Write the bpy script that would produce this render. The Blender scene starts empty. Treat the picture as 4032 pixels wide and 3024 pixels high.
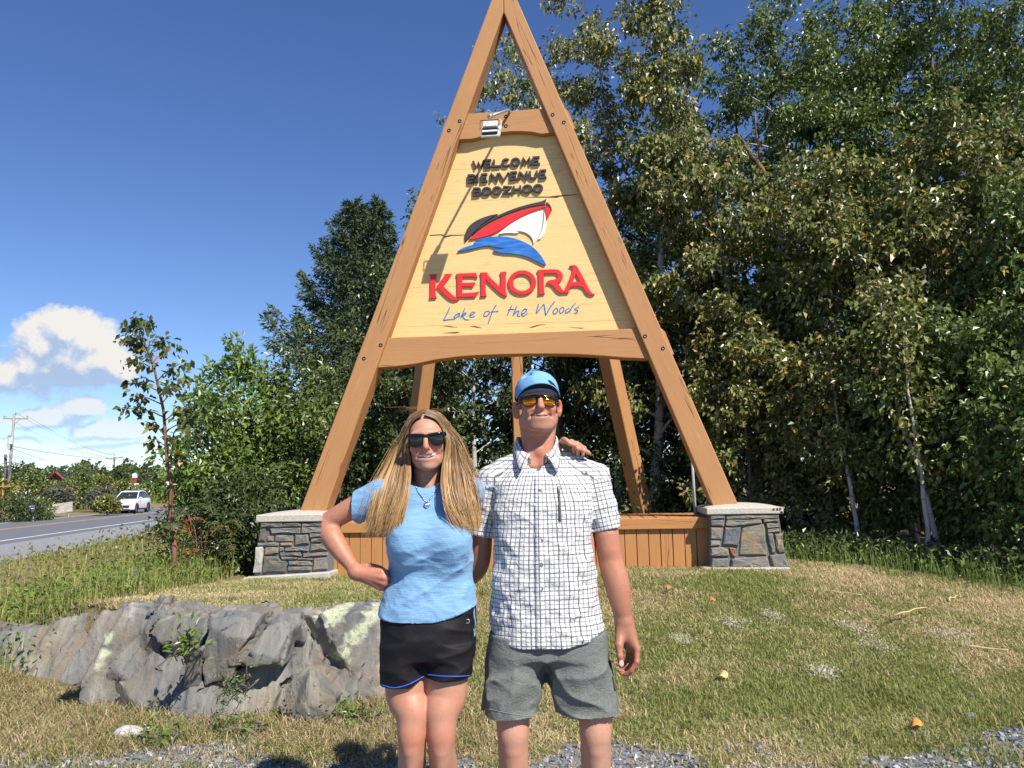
import bpy, math, random
import numpy as np
from mathutils import Vector, Matrix, Euler
random.seed(7)
RNG = np.random.default_rng(7)
sc = bpy.context.scene
C = sc.collection
PI = math.pi
# ------------------------------------------------------------------ camera
CAM_H = 1.38
PITCH = math.radians(7.39)
ROLL = math.radians(-1.07)
cam_data = bpy.data.cameras.new('camera')
cam_data.sensor_fit = 'HORIZONTAL'
cam_data.sensor_width = 36.0
cam_data.lens = 36.0 * 3030.0 / 4032.0
cam_data.clip_start = 0.05
cam_data.clip_end = 9000.0
cam = bpy.data.objects.new('camera', cam_data)
C.objects.link(cam)
CAM_R = Matrix.Rotation(PI / 2 + PITCH, 3, 'X') @ Matrix.Rotation(ROLL, 3, 'Z')
cam.matrix_world = Matrix.Translation((0, 0, CAM_H)) @ CAM_R.to_4x4()
sc.camera = cam
# ------------------------------------------------------------------ sun, sky, exposure
SUN_EL = math.radians(46.5)
SUN_AZ = math.radians(37.0)              # to the right of straight behind the camera
sun_vec = Vector((math.sin(SUN_AZ) * math.cos(SUN_EL), -math.cos(SUN_AZ) * math.cos(SUN_EL), math.sin(SUN_EL)))
sd = bpy.data.lights.new('sun', 'SUN')
sd.energy = 5.0
sd.angle = math.radians(0.5)
sd.color = (1.0, 0.93, 0.82)
sun = bpy.data.objects.new('sun', sd)
C.objects.link(sun)
sun.rotation_euler = sun_vec.to_track_quat('Z', 'Y').to_euler()
sun.location = (6, -8, 20)
sc.view_settings.view_transform = 'Standard'
sc.view_settings.look = 'None'
sc.view_settings.gamma = 1.0
sc.view_settings.use_curve_mapping = False
sc.view_settings.exposure = 0.55
sc.render.film_transparent = False
sc.cycles.use_denoising = True
sc.cycles.max_bounces = 6
sc.cycles.diffuse_bounces = 3
sc.cycles.glossy_bounces = 3
sc.cycles.transmission_bounces = 4
sc.cycles.transparent_max_bounces = 6
sc.cycles.caustics_reflective = False
sc.cycles.caustics_refractive = False
sc.cycles.sample_clamp_indirect = 6.0
_F = 3030.0
_CR = np.array(CAM_R)
def ray(px, py):
 d = _CR @ np.array([(px - 2016) / _F, -(py - 1512) / _F, -1.0])
 return d
def at(px, py, Y):
 """the place that lies Y metres ahead and shows at this point of the photograph"""
 d = ray(px, py)
 return np.array([0, 0, CAM_H]) + d * (Y / d[1])
def at_z(px, py, z):
 d = ray(px, py)
 return np.array([0, 0, CAM_H]) + d * ((z - CAM_H) / d[2])
# ------------------------------------------------------------------ node helpers
class NT:
 def __init__(self, tree):
  self.t = tree
  self.n = tree.nodes
  self.l = tree.links
 def node(self, typ, **kw):
  nd = self.n.new(typ)
  for k, v in kw.items():
   setattr(nd, k, v)
  return nd
 def link(self, a, b):
  self.l.new(a, b)
 def setin(self, nd, key, v):
  s = nd.inputs[key]
  if hasattr(v, 'is_linked') or isinstance(v, bpy.types.NodeSocket):
   self.l.new(v, s)
  else:
   s.default_value = v
 def math(self, op, a, b=0.0, c=None, clamp=False):
  nd = self.node('ShaderNodeMath', operation=op)
  nd.use_clamp = clamp
  self.setin(nd, 0, a); self.setin(nd, 1, b)
  if c is not None: self.setin(nd, 2, c)
  return nd.outputs[0]
 def vmath(self, op, a, b=(0, 0, 0)):
  nd = self.node('ShaderNodeVectorMath', operation=op)
  self.setin(nd, 0, a); self.setin(nd, 1, b)
  return nd.outputs['Value'] if op in ('LENGTH', 'DOT_PRODUCT', 'DISTANCE') else nd.outputs['Vector']
 def noise(self, vec, scale, detail=4.0, rough=0.55, dist=0.0):
  nd = self.node('ShaderNodeTexNoise')
  if vec is not None: self.link(vec, nd.inputs['Vector'])
  nd.inputs['Scale'].default_value = scale
  nd.inputs['Detail'].default_value = detail
  nd.inputs['Roughness'].default_value = rough
  nd.inputs['Distortion'].default_value = dist
  return nd.outputs['Fac']
 def ramp(self, fac, stops, interp='LINEAR'):
  nd = self.node('ShaderNodeValToRGB')
  nd.color_ramp.interpolation = interp
  e = nd.color_ramp.elements
  while len(e) < len(stops): e.new(0.5)
  for el, (p, c) in zip(e, stops):
   el.position = p
   el.color = (c[0], c[1], c[2], 1.0) if hasattr(c, '__len__') else (c, c, c, 1.0)
  self.link(fac, nd.inputs['Fac'])
  return nd.outputs['Color']
 def mix(self, fac, a, b, blend='MIX'):
  nd = self.node('ShaderNodeMix', data_type='RGBA', blend_type=blend)
  nd.clamp_factor = True
  self.setin(nd, 0, fac)
  for k, v in ((6, a), (7, b)):
   if isinstance(v, bpy.types.NodeSocket): self.link(v, nd.inputs[k])
   else: nd.inputs[k].default_value = (v[0], v[1], v[2], 1.0)
  return nd.outputs[2]
 def coord(self, kind='Object'):
  return self.node('ShaderNodeTexCoord').outputs[kind]
 def mapping(self, vec, scale=(1, 1, 1), rot=(0, 0, 0), loc=(0, 0, 0)):
  nd = self.node('ShaderNodeMapping')
  self.link(vec, nd.inputs['Vector'])
  nd.inputs['Scale'].default_value = scale
  nd.inputs['Rotation'].default_value = rot
  nd.inputs['Location'].default_value = loc
  return nd.outputs['Vector']
 def attr(self, name, out='Color'):
  return self.node('ShaderNodeAttribute', attribute_name=name).outputs[out]
 def bump(self, height, strength=0.3, dist=0.01, normal=None):
  nd = self.node('ShaderNodeBump')
  nd.inputs['Strength'].default_value = strength
  nd.inputs['Distance'].default_value = dist
  self.link(height, nd.inputs['Height'])
  if normal is not None: self.link(normal, nd.inputs['Normal'])
  return nd.outputs['Normal']
def new_mat(name):
 m = bpy.data.materials.new(name)
 m.use_nodes = True
 nt = NT(m.node_tree)
 bsdf = next(n for n in nt.n if n.type == 'BSDF_PRINCIPLED')
 return m, nt, bsdf
def setc(nt, bsdf, key, v):
 s = bsdf.inputs[key]
 if isinstance(v, bpy.types.NodeSocket): nt.link(v, s)
 elif hasattr(v, '__len__') and len(v) == 3: s.default_value = (*v, 1.0)
 else: s.default_value = v
def plain_mat(name, col, rough=0.6, var=0.12, scale=8.0, bump=0.0, bscale=60.0, metal=0.0, spec=0.4, coord='Object', stretch=(1, 1, 1), bdist=0.004):
 """a painted or raw surface with uneven tone and fine relief"""
 m, nt, b = new_mat(name)
 co = nt.mapping(nt.coord(coord), stretch)
 n1 = nt.noise(co, scale, 5, 0.6)
 lo = tuple(c * (1 - var) for c in col); hi = tuple(min(1, c * (1 + var)) for c in col)
 setc(nt, b, 'Base Color', nt.ramp(n1, [(0.3, lo), (0.7, hi)]))
 b.inputs['Roughness'].default_value = rough
 b.inputs['Metallic'].default_value = metal
 b.inputs['Specular IOR Level'].default_value = spec
 if bump > 0:
  setc(nt, b, 'Normal', nt.bump(nt.noise(co, bscale, 4, 0.6), bump, bdist))
 return m
# ------------------------------------------------------------------ world: physical sky and a bank of cumulus low on one side
world = bpy.data.worlds.new('World')
sc.world = world
world.use_nodes = True
wt = NT(world.node_tree)
bg = next(n for n in wt.n if n.type == 'BACKGROUND')
sky = wt.node('ShaderNodeTexSky', sky_type='NISHITA')
sky.sun_disc = False
sky.sun_elevation = SUN_EL
sky.sun_rotation = math.atan2(sun_vec.x, sun_vec.y)
sky.altitude = 200.0
sky.air_density = 1.0
sky.dust_density = 0.0
sky.ozone_density = 5.0
dirv = wt.vmath('NORMALIZE', wt.coord('Generated'))
def cloud_field(shift):
 d0 = wt.vmath('ADD', dirv, shift) if shift else dirv
 warp = wt.node('ShaderNodeTexNoise')
 wt.link(d0, warp.inputs['Vector']); warp.inputs['Scale'].default_value = 9.0; warp.inputs['Detail'].default_value = 2.0
 wv = wt.vmath('SCALE', wt.vmath('SUBTRACT', warp.outputs['Color'], (0.5, 0.5, 0.5)))
 wv.node.inputs['Scale'].default_value = 0.035
 d = wt.vmath('ADD', d0, wv)
 best = None
 for (px, py, rx, rz) in CLOUDS:
  c = ray(px, py); c = c / np.linalg.norm(c)
  v = wt.vmath('MULTIPLY', wt.vmath('SUBTRACT', d, tuple(c)), (1 / rx, 1 / rx, 1 / rz))
  f = wt.math('SUBTRACT', 1.0, wt.vmath('LENGTH', v))
  best = f if best is None else wt.math('SMOOTH_MAX', best, f, 0.25)
 n1 = wt.noise(d0, 24.0, 8, 0.62, 0.3)
 n2 = wt.noise(d0, 60.0, 6, 0.6)
 nz = wt.math('ADD', wt.math('MULTIPLY', wt.math('SUBTRACT', n1, 0.5), 1.25), wt.math('MULTIPLY', wt.math('SUBTRACT', n2, 0.5), 0.6))
 return wt.math('ADD', best, nz)
# centre in the photograph, half width and half height as angles
CLOUDS = [(275, 1300, 0.040, 0.034), (200, 1370, 0.045, 0.034), (340, 1350, 0.045, 0.040), (120, 1420, 0.030, 0.022), (410, 1420, 0.042, 0.034), (270, 1420, 0.075, 0.044), (30, 1450, 0.022, 0.022), (470, 1460, 0.028, 0.022),
          (170, 1640, 0.055, 0.013), (440, 1705, 0.050, 0.015), (60, 1730, 0.045, 0.010), (860, 1650, 0.06, 0.014), (960, 1700, 0.07, 0.012), (330, 1610, 0.030, 0.014), (300, 1780, 0.16, 0.008)]
dens = cloud_field(None)
dens_up = cloud_field((0.010, -0.004, 0.016))
mask = wt.math('SMOOTH_MIN', wt.math('MULTIPLY', dens, 3.6, clamp=True), 1.0, 0.1, clamp=True)
lit = wt.math('ADD', wt.math('MULTIPLY', wt.math('SUBTRACT', dens, dens_up), 2.6), 0.42, clamp=True)
# bases sink into the blue air near the horizon
elev = wt.node('ShaderNodeSeparateXYZ'); wt.link(dirv, elev.inputs[0])
low = wt.node('ShaderNodeMapRange'); wt.link(elev.outputs['Z'], low.inputs['Value'])
low.inputs['From Min'].default_value = 0.03; low.inputs['From Max'].default_value = 0.135
low.inputs['To Min'].default_value = 0.38; low.inputs['To Max'].default_value = 1.0
ccol = wt.ramp(lit, [(0.0, (3.1, 4.0, 5.6)), (0.45, (4.5, 5.0, 6.0)), (1.0, (6.5, 6.3, 6.0))])
skyc = wt.node('ShaderNodeHueSaturation'); wt.link(sky.outputs['Color'], skyc.inputs['Color'])
skyc.inputs['Hue'].default_value = 0.512; skyc.inputs['Saturation'].default_value = 1.12; skyc.inputs['Value'].default_value = 1.0
final = wt.mix(wt.math('MULTIPLY', mask, low.outputs[0]), skyc.outputs['Color'], ccol)
wt.link(final, bg.inputs['Color'])
bg.inputs['Strength'].default_value = 0.096
# ------------------------------------------------------------------ mesh helpers
def mesh_np(name, V, F, smooth=False):
 """F: one (n,k) array or a list of such arrays / lists of index tuples"""
 V = np.asarray(V, dtype=np.float32).reshape(-1, 3)
 me = bpy.data.meshes.new(name)
 if isinstance(F, np.ndarray): F = [F]
 loops, starts, totals = [], [], []
 pos = 0
 flat_ok = all(isinstance(f, np.ndarray) for f in F)
 if flat_ok:
  for f in F:
   if len(f) == 0: continue
   k = f.shape[1]
   loops.append(f.reshape(-1))
   starts.append(pos + np.arange(len(f)) * k)
   totals.append(np.full(len(f), k))
   pos += f.size
  L = np.concatenate(loops).astype(np.int32); S = np.concatenate(starts).astype(np.int32)
 else:
  idx = [tuple(f) for f in F]
  lens = np.array([len(f) for f in idx]); S = np.concatenate([[0], np.cumsum(lens)[:-1]]).astype(np.int32)
  L = np.array([i for f in idx for i in f], dtype=np.int32)
 me.vertices.add(len(V)); me.vertices.foreach_set('co', V.reshape(-1))
 me.loops.add(len(L)); me.loops.foreach_set('vertex_index', L)
 me.polygons.add(len(S)); me.polygons.foreach_set('loop_start', S)
 me.update(calc_edges=True)
 me.validate()
 me.polygons.foreach_set('use_smooth', np.full(len(me.polygons), bool(smooth)))
 return me
def set_col(me, name, col):
 a = me.color_attributes.new(name, 'FLOAT_COLOR', 'POINT')
 col = np.asarray(col, dtype=np.float32)
 if col.shape[1] == 3: col = np.concatenate([col, np.ones((len(col), 1), np.float32)], 1)
 a.data.foreach_set('color', col.reshape(-1))
def set_vec(me, name, v):
 a = me.attributes.new(name, 'FLOAT_VECTOR', 'POINT')
 a.data.foreach_set('vector', np.asarray(v, dtype=np.float32).reshape(-1))
def root_loc(p):
 while p is not None and p.parent is not None: p = p.parent
 return np.array(p.location) if p is not None else np.zeros(3)
def link(name, me, m=None, parent=None, kind=None, label=None):
 o = bpy.data.objects.new(name, me)
 C.objects.link(o)
 if m is not None:
  for mm in (m if isinstance(m, (list, tuple)) else [m]): me.materials.append(mm)
 if parent is not None: o.parent = parent
 if kind: o['kind'] = kind
 if label: o['label'] = label
 return o
def part(name, V, F, m, parent=None, smooth=False, kind=None, label=None):
 """one mesh from world coordinates, hung under its thing"""
 V = np.asarray(V, dtype=np.float64).reshape(-1, 3)
 if parent is not None: V = V - root_loc(parent)
 return link(name, mesh_np(name, V, F, smooth), m, parent, kind, label)
def thing(name, label, cat, loc=(0, 0, 0), group=None):
 o = bpy.data.objects.new(name, None)
 C.objects.link(o)
 o.location = loc
 o.empty_display_size = 0.1
 tag(o, label, cat, group)
 return o
def tag(o, label=None, cat=None, group=None, kind=None):
 if label: o['label'] = label
 if cat: o['category'] = cat
 if group: o['group'] = group
 if kind: o['kind'] = kind
 return o
def clone(o, parent=None):
 c = o.copy(); C.objects.link(c)
 if parent is not None: c.parent = parent
 for ch in list(o.children): clone(ch, c)
 return c
class MB:
 """collects faces for one mesh"""
 def __init__(self): self.V = []; self.F = []; self.n = 0
 def add(self, V, F):
  V = np.asarray(V, dtype=np.float64).reshape(-1, 3)
  self.V.append(V); self.F += [tuple(i + self.n for i in f) for f in F]; self.n += len(V)
 def box(self, lo, hi, M=None):
  x0, y0, z0 = lo; x1, y1, z1 = hi
  V = np.array([(x0, y0, z0), (x1, y0, z0), (x1, y1, z0), (x0, y1, z0), (x0, y0, z1), (x1, y0, z1), (x1, y1, z1), (x0, y1, z1)], float)
  if M is not None: V = xf(M, V)
  self.add(V, [(0, 3, 2, 1), (4, 5, 6, 7), (0, 1, 5, 4), (1, 2, 6, 5), (2, 3, 7, 6), (3, 0, 4, 7)])
 def hexa(self, q0, q1):
  """two matching quads joined into a solid"""
  V = np.array(list(q0) + list(q1), float)
  self.add(V, [(3, 2, 1, 0), (4, 5, 6, 7), (0, 1, 5, 4), (1, 2, 6, 5), (2, 3, 7, 6), (3, 0, 4, 7)])
 def prism(self, poly, fr, to3):
  """polygon (u,v) pushed from depth fr[0] to fr[1]; to3(u,v,d) gives a place"""
  n = len(poly)
  V = [to3(u, v, fr[0]) for u, v in poly] + [to3(u, v, fr[1]) for u, v in poly]
  F = [tuple(range(n)), tuple(range(2 * n - 1, n - 1, -1))]
  F += [(i, i + n, (i + 1) % n + n, (i + 1) % n) for i in range(n)]
  self.add(V, F)
 def tube(self, P, r, seg=8, cap=True):
  V, F = tube(P, r, seg, cap)
  self.add(V, F)
 def build(self, name, m, parent=None, smooth=False, kind=None, label=None, bevel=0.0, segs=1):
  V = np.concatenate(self.V) if self.V else np.zeros((0, 3))
  o = part(name, V, self.F, m, parent, smooth, kind, label)
  if bevel > 0: add_bevel(o, bevel, segs)
  return o
def xf(M, V):
 M = np.array(M); V = np.asarray(V, float)
 return V @ M[:3, :3].T + M[:3, 3]
def add_bevel(o, w, segs=1):
 md = o.modifiers.new('bevel', 'BEVEL'); md.width = w; md.segments = segs; md.limit_method = 'ANGLE'; md.angle_limit = math.radians(35)
 return o
def tube(P, r, seg=8, cap=True):
 P = np.asarray(P, float); n = len(P)
 r = np.full(n, r) if np.isscalar(r) else np.asarray(r, float)
 T = np.gradient(P, axis=0); T /= np.linalg.norm(T, axis=1)[:, None] + 1e-12
 up = np.array([0.0, 0, 1]) if abs(T[0, 2]) < 0.9 else np.array([1.0, 0, 0])
 V = []
 a = np.linspace(0, 2 * PI, seg, endpoint=False)
 u = np.cross(T[0], up); u /= np.linalg.norm(u)
 for i in range(n):
  u = u - T[i] * np.dot(u, T[i]); u /= np.linalg.norm(u) + 1e-12
  v = np.cross(T[i], u)
  V.append(P[i] + r[i] * (np.cos(a)[:, None] * u + np.sin(a)[:, None] * v))
 V = np.concatenate(V)
 F = []
 for i in range(n - 1):
  for j in range(seg):
   k = (j + 1) % seg
   F.append((i * seg + j, i * seg + k, (i + 1) * seg + k, (i + 1) * seg + j))
 if cap:
  F.append(tuple(range(seg - 1, -1, -1))); F.append(tuple((n - 1) * seg + j for j in range(seg)))
 return V, F
def smooth(a, b, x):
 t = np.clip((np.asarray(x, float) - a) / (b - a), 0, 1)
 return t * t * (3 - 2 * t)
# value noise in numpy
_NT = np.random.default_rng(11).random((64, 64, 64)).astype(np.float32)
def vnoise(P, scale=1.0):
 Q = np.asarray(P, dtype=np.float32) * scale
 I = np.floor(Q).astype(np.int64); f = Q - I
 f = f * f * (3 - 2 * f)
 I &= 63; J = (I + 1) & 63
 x0, y0, z0 = I[..., 0], I[..., 1], I[..., 2]; x1, y1, z1 = J[..., 0], J[..., 1], J[..., 2]
 fx, fy, fz = f[..., 0], f[..., 1], f[..., 2]
 c00 = _NT[x0, y0, z0] * (1 - fx) + _NT[x1, y0, z0] * fx
 c10 = _NT[x0, y1, z0] * (1 - fx) + _NT[x1, y1, z0] * fx
 c01 = _NT[x0, y0, z1] * (1 - fx) + _NT[x1, y0, z1] * fx
 c11 = _NT[x0, y1, z1] * (1 - fx) + _NT[x1, y1, z1] * fx
 return (c00 * (1 - fy) + c10 * fy) * (1 - fz) + (c01 * (1 - fy) + c11 * fy) * fz
def fbm(P, scale=1.0, octv=4, gain=0.5):
 s = 0; a = 1.0; t = 0
 for _ in range(octv):
  s = s + a * vnoise(P, scale); t += a; a *= gain; scale *= 2.03
 return s / t
# ------------------------------------------------------------------ signed-distance modelling (bodies, cloth, rocks)
def surface_nets(D, org, h):
 """D: distances on a grid -> vertices, quads"""
 nx, ny, nz = D.shape
 inside = D < 0
 # active cells
 cs = np.zeros((nx - 1, ny - 1, nz - 1), dtype=np.int8)
 for dx in (0, 1):
  for dy in (0, 1):
   for dz in (0, 1):
    cs += inside[dx:nx - 1 + dx, dy:ny - 1 + dy, dz:nz - 1 + dz]
 act = (cs > 0) & (cs < 8)
 I = np.argwhere(act)
 idx = np.full(act.shape, -1, dtype=np.int32)
 idx[act] = np.arange(len(I))
 corners = [(0, 0, 0), (1, 0, 0), (0, 1, 0), (1, 1, 0), (0, 0, 1), (1, 0, 1), (0, 1, 1), (1, 1, 1)]
 val = np.stack([D[I[:, 0] + c[0], I[:, 1] + c[1], I[:, 2] + c[2]] for c in corners], 1)
 acc = np.zeros((len(I), 3)); cnt = np.zeros(len(I))
 for a in range(8):
  for b in range(a + 1, 8):
   if sum(abs(corners[a][k] - corners[b][k]) for k in range(3)) != 1: continue
   va, vb = val[:, a], val[:, b]
   m = (va < 0) != (vb < 0)
   t = np.where(m, va / np.where(m, va - vb, 1), 0)
   pa, pb = np.array(corners[a], float), np.array(corners[b], float)
   acc += np.where(m[:, None], pa + t[:, None] * (pb - pa), 0); cnt += m
 V = (I + acc / cnt[:, None]) * h + org
 Q = []
 for ax in range(3):
  s0 = [slice(1, -1)] * 3; s0[ax] = slice(0, -1)
  s1 = [slice(1, -1)] * 3; s1[ax] = slice(1, None)
  a = inside[tuple(s0)]; b = inside[tuple(s1)]
  for sgn in (1, -1):
   E = np.argwhere((a & ~b) if sgn == 1 else (~a & b))
   if len(E) == 0: continue
   off = [1, 1, 1]; off[ax] = 0
   E = E + np.array(off)
   u, v = [(1, 2), (2, 0), (0, 1)][ax]
   def cell(du, dv):
    G = E.copy(); G[:, u] -= du; G[:, v] -= dv
    return idx[G[:, 0], G[:, 1], G[:, 2]]
   q = np.stack([cell(1, 1), cell(0, 1), cell(0, 0), cell(1, 0)], 1)
   if sgn == -1: q = q[:, ::-1]
   Q.append(q)
 Q = np.concatenate(Q) if Q else np.zeros((0, 4), int)
 Q = Q[(Q >= 0).all(1)]
 return V, Q
def smin(a, b, k):
 if k <= 0: return np.minimum(a, b)
 hh = np.maximum(k - np.abs(a - b), 0) / k
 return np.minimum(a, b) - hh * hh * k * 0.25
def smax(a, b, k): return -smin(-a, -b, k)
class Field:
 def __init__(self, lo, hi, h):
  self.h = h; self.org = np.array(lo, float)
  self.n = np.ceil((np.array(hi) - self.org) / h).astype(int) + 1
  self.D = np.full(self.n, 0.5, dtype=np.float32)
  self.ax = [self.org[i] + np.arange(self.n[i]) * h for i in range(3)]
 def sl(self, lo, hi):
  a = np.maximum(np.floor((np.array(lo) - self.org) / self.h).astype(int), 0)
  b = np.minimum(np.ceil((np.array(hi) - self.org) / self.h).astype(int) + 1, self.n)
  return a, b
 def pts(self, a, b):
  X, Y, Z = np.meshgrid(self.ax[0][a[0]:b[0]], self.ax[1][a[1]:b[1]], self.ax[2][a[2]:b[2]], indexing='ij')
  return np.stack([X, Y, Z], -1).astype(np.float32)
 def op(self, fn, lo, hi, k=0.0, mode='add', pad=None):
  pad = (k + 3 * self.h) if pad is None else pad
  a, b = self.sl(np.array(lo) - pad, np.array(hi) + pad)
  if (b <= a).any(): return
  P = self.pts(a, b)
  d = fn(P)
  s = tuple(slice(a[i], b[i]) for i in range(3))
  if mode == 'add': self.D[s] = smin(self.D[s], d, k)
  elif mode == 'cut': self.D[s] = smax(self.D[s], -d, k)
  elif mode == 'keep': self.D[s] = smax(self.D[s], d, k)
  elif mode == 'disp': self.D[s] = self.D[s] + d
 # --- primitives
 def cone(self, a, b, ra, rb, k=0.02, mode='add', flat=None):
  """round cone from a to b; flat=(axis, factor) squashes the cross section along an axis"""
  a = np.array(a, float); b = np.array(b, float)
  ba = b - a; L2 = float(ba @ ba) + 1e-12
  if flat is not None:
   ax = np.array(flat[0], float); ax /= np.linalg.norm(ax); fq = flat[1]
  def fn(P):
   pa = P - a
   t = np.clip((pa @ ba) / L2, 0, 1)
   q = pa - t[..., None] * ba
   if flat is not None:
    c = q @ ax
    q = q + (c * (1 / fq - 1))[..., None] * ax
   return np.sqrt((q * q).sum(-1)) - (ra + (rb - ra) * t)
  m = max(ra, rb)
  self.op(fn, np.minimum(a, b) - m, np.maximum(a, b) + m, k, mode)
 def ell(self, c, r, k=0.02, mode='add', rot=None):
  c = np.array(c, float); r = np.array(r, float)
  R = np.array(Euler(rot).to_matrix()) if rot is not None else None
  def fn(P):
   q = P - c
   if R is not None: q = q @ R
   k0 = np.sqrt(((q / r) ** 2).sum(-1)); k1 = np.sqrt(((q / (r * r)) ** 2).sum(-1)) + 1e-9
   return k0 * (k0 - 1.0) / k1
  m = r.max() if rot is not None else r
  self.op(fn, c - m, c + m, k, mode)
 def chain(self, P, R, k=0.015, flat=None, sub=6):
  """a limb: one smooth tapering tube through the points"""
  P = np.array(P, float); R = np.array(R, float); m = len(P)
  if m > 2:
   t = np.linspace(0, m - 1 - 1e-6, (m - 1) * sub + 1); i = t.astype(int); f = (t - i)[:, None]
   def cr(Q):
    p0 = Q[np.maximum(i - 1, 0)]; p1 = Q[i]; p2 = Q[np.minimum(i + 1, m - 1)]; p3 = Q[np.minimum(i + 2, m - 1)]
    return 0.5 * ((2 * p1) + (p2 - p0) * f + (2 * p0 - 5 * p1 + 4 * p2 - p3) * f ** 2 + (3 * p1 - p0 - 3 * p2 + p3) * f ** 3)
   R = cr(R[:, None])[:, 0]; P = cr(P)
  D0 = self.D; self.D = np.full_like(D0, 0.5)
  for i in range(len(P) - 1): self.cone(P[i], P[i + 1], R[i], R[i + 1], 0.0, flat=flat)
  self.D = smin(D0, self.D, k)
 def mesh(self): return surface_nets(self.D, self.org, self.h)
 def sample(self, P):
  Q = (np.asarray(P) - self.org) / self.h
  Q = np.clip(Q, 0, np.array(self.n) - 1.001)
  I = Q.astype(int); f = Q - I
  r = 0
  for dx in (0, 1):
   for dy in (0, 1):
    for dz in (0, 1):
     w = (f[:, 0] if dx else 1 - f[:, 0]) * (f[:, 1] if dy else 1 - f[:, 1]) * (f[:, 2] if dz else 1 - f[:, 2])
     r = r + w * self.D[I[:, 0] + dx, I[:, 1] + dy, I[:, 2] + dz]
  return r
def relax(V, Q, it=1, lam=0.5):
 """a little Laplacian smoothing over quads"""
 n = len(V)
 e = np.concatenate([Q[:, [0, 1]], Q[:, [1, 2]], Q[:, [2, 3]], Q[:, [3, 0]]])
 e = np.concatenate([e, e[:, ::-1]])
 deg = np.bincount(e[:, 0], minlength=n)[:, None]
 for _ in range(it):
  s = np.stack([np.bincount(e[:, 0], weights=V[e[:, 1], i], minlength=n) for i in range(3)], 1)
  V = V + lam * (s / np.maximum(deg, 1) - V)
 return V
def vnormals(V, Q):
 fn = np.cross(V[Q[:, 2]] - V[Q[:, 0]], V[Q[:, 3]] - V[Q[:, 1]])
 N = np.zeros_like(V)
 for i in range(4):
  for k in range(3): N[:, k] += np.bincount(Q[:, i], weights=fn[:, k], minlength=len(V))
 return N / (np.linalg.norm(N, axis=1)[:, None] + 1e-12)
def wrinkle(f, amp, scale, dirv, stretch, seed=0.0, warp=0.3, mask=None):
 """folds: ridges that run along dirv"""
 d = np.array(dirv, float); d /= np.linalg.norm(d)
 def fn(P):
  a = P @ d
  Q = P + seed
  Q = Q - (a * (1 - 1 / stretch))[..., None] * d
  w = vnoise(P + seed * 3, 9.0)
  n = vnoise(Q + (w * warp * 0.05)[..., None], scale)
  r = 1 - np.abs(2 * n - 1)
  v = -amp * (r ** 2 - 0.4)
  return v if mask is None else v * mask(P)
 near = np.abs(f.D) < 0.03
 idx = np.argwhere(near)
 P = f.org + idx * f.h
 f.D[near] += fn(P.astype(np.float32)).astype(np.float32)
# ================================================================== GROUND
ROAD_Z = -0.30
RD = np.array([-0.156, 0.988]); RD /= np.linalg.norm(RD)      # direction of the road
RN = np.array([-RD[1], RD[0]])                                # to its far (left) side
RO = np.array([-18.3, 28.0])                                  # a point on the near white line
def road_off(x, y): return (x - RO[0]) * RN[0] + (y - RO[1]) * RN[1]
def ground_h(x, y):
 x = np.asarray(x, float); y = np.asarray(y, float)
 mound = 0.40 * smooth(3.6, 8.4, y)
 mx = smooth(-4.6, -3.2, x) * (1 - smooth(-0.95, -0.25, x))
 yb = np.interp(x, [-5, -3.73, -3.1, -2.5, -2.0, -1.54, -1.15, -1.0, -0.8], [6.6, 6.1, 5.7, 5.2, 4.9, 4.85, 5.0, 5.35, 5.4])
 plat = 0.50 * smooth(yb + 0.16, yb + 0.30, y) - 0.15 * smooth(6.0, 9.0, y)
 h = mound * (1 - mx) + np.maximum(plat, 0) * mx
 # the mound falls away on the left, beyond the rocks
 edge = np.interp(y, [4, 5.5, 6.5, 9, 12, 16], [-5.0, -4.2, -3.6, -3.6, -3.6, -4.0])
 t = smooth(0, 3.5, edge - x)
 h = h * (1 - t) + (-0.45) * t * smooth(4.5, 7.5, y) + 0.25 * t * (1 - smooth(4.5, 6.5, y)) * smooth(3.8, 4.6, y)
 # and on the right, towards the trees
 r = smooth(3.3, 6.5, x) * smooth(3.6, 6, y)
 h = h - 0.16 * r
 # road bed
 ro = road_off(x, y)
 w = smooth(-9.0, -3.0, ro)
 far_rise = 0.0
 h = h * (1 - w) + (ROAD_Z - 0.06) * w
 h = h + smooth(9.5, 13, ro) * 0.55
 P = np.stack([x, y, 0 * x], -1)
 near = 1 - smooth(18, 40, np.hypot(x, y))
 h = h + (fbm(P, 1.3, 3) - 0.5) * 0.05 * near * (1 - 0.8 * w) + (fbm(P, 6.0, 2) - 0.5) * 0.018 * near
 return h
def axis(lo, hi, step, far):
 a = list(np.arange(lo, hi, step))
 s = step; v = hi
 out = []
 while v < far:
  out.append(v); s *= 1.16; v += s
 out.append(far)
 s = step; v = lo; pre = []
 while v > -far:
  s *= 1.16; v -= s; pre.append(v)
 return np.array(pre[::-1] + a + out)
gx = axis(-7.0, 8.0, 0.07, 2500.0); gy = axis(2.6, 12.0, 0.07, 2500.0)
GX, GY = np.meshgrid(gx, gy, indexing='ij')
GZ = ground_h(GX, GY)
nxg, nyg = GX.shape
ii = np.arange(nxg * nyg).reshape(nxg, nyg)
gF = np.stack([ii[:-1, :-1], ii[1:, :-1], ii[1:, 1:], ii[:-1, 1:]], -1).reshape(-1, 4)
gV = np.stack([GX, GY, GZ], -1).reshape(-1, 3)
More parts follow.
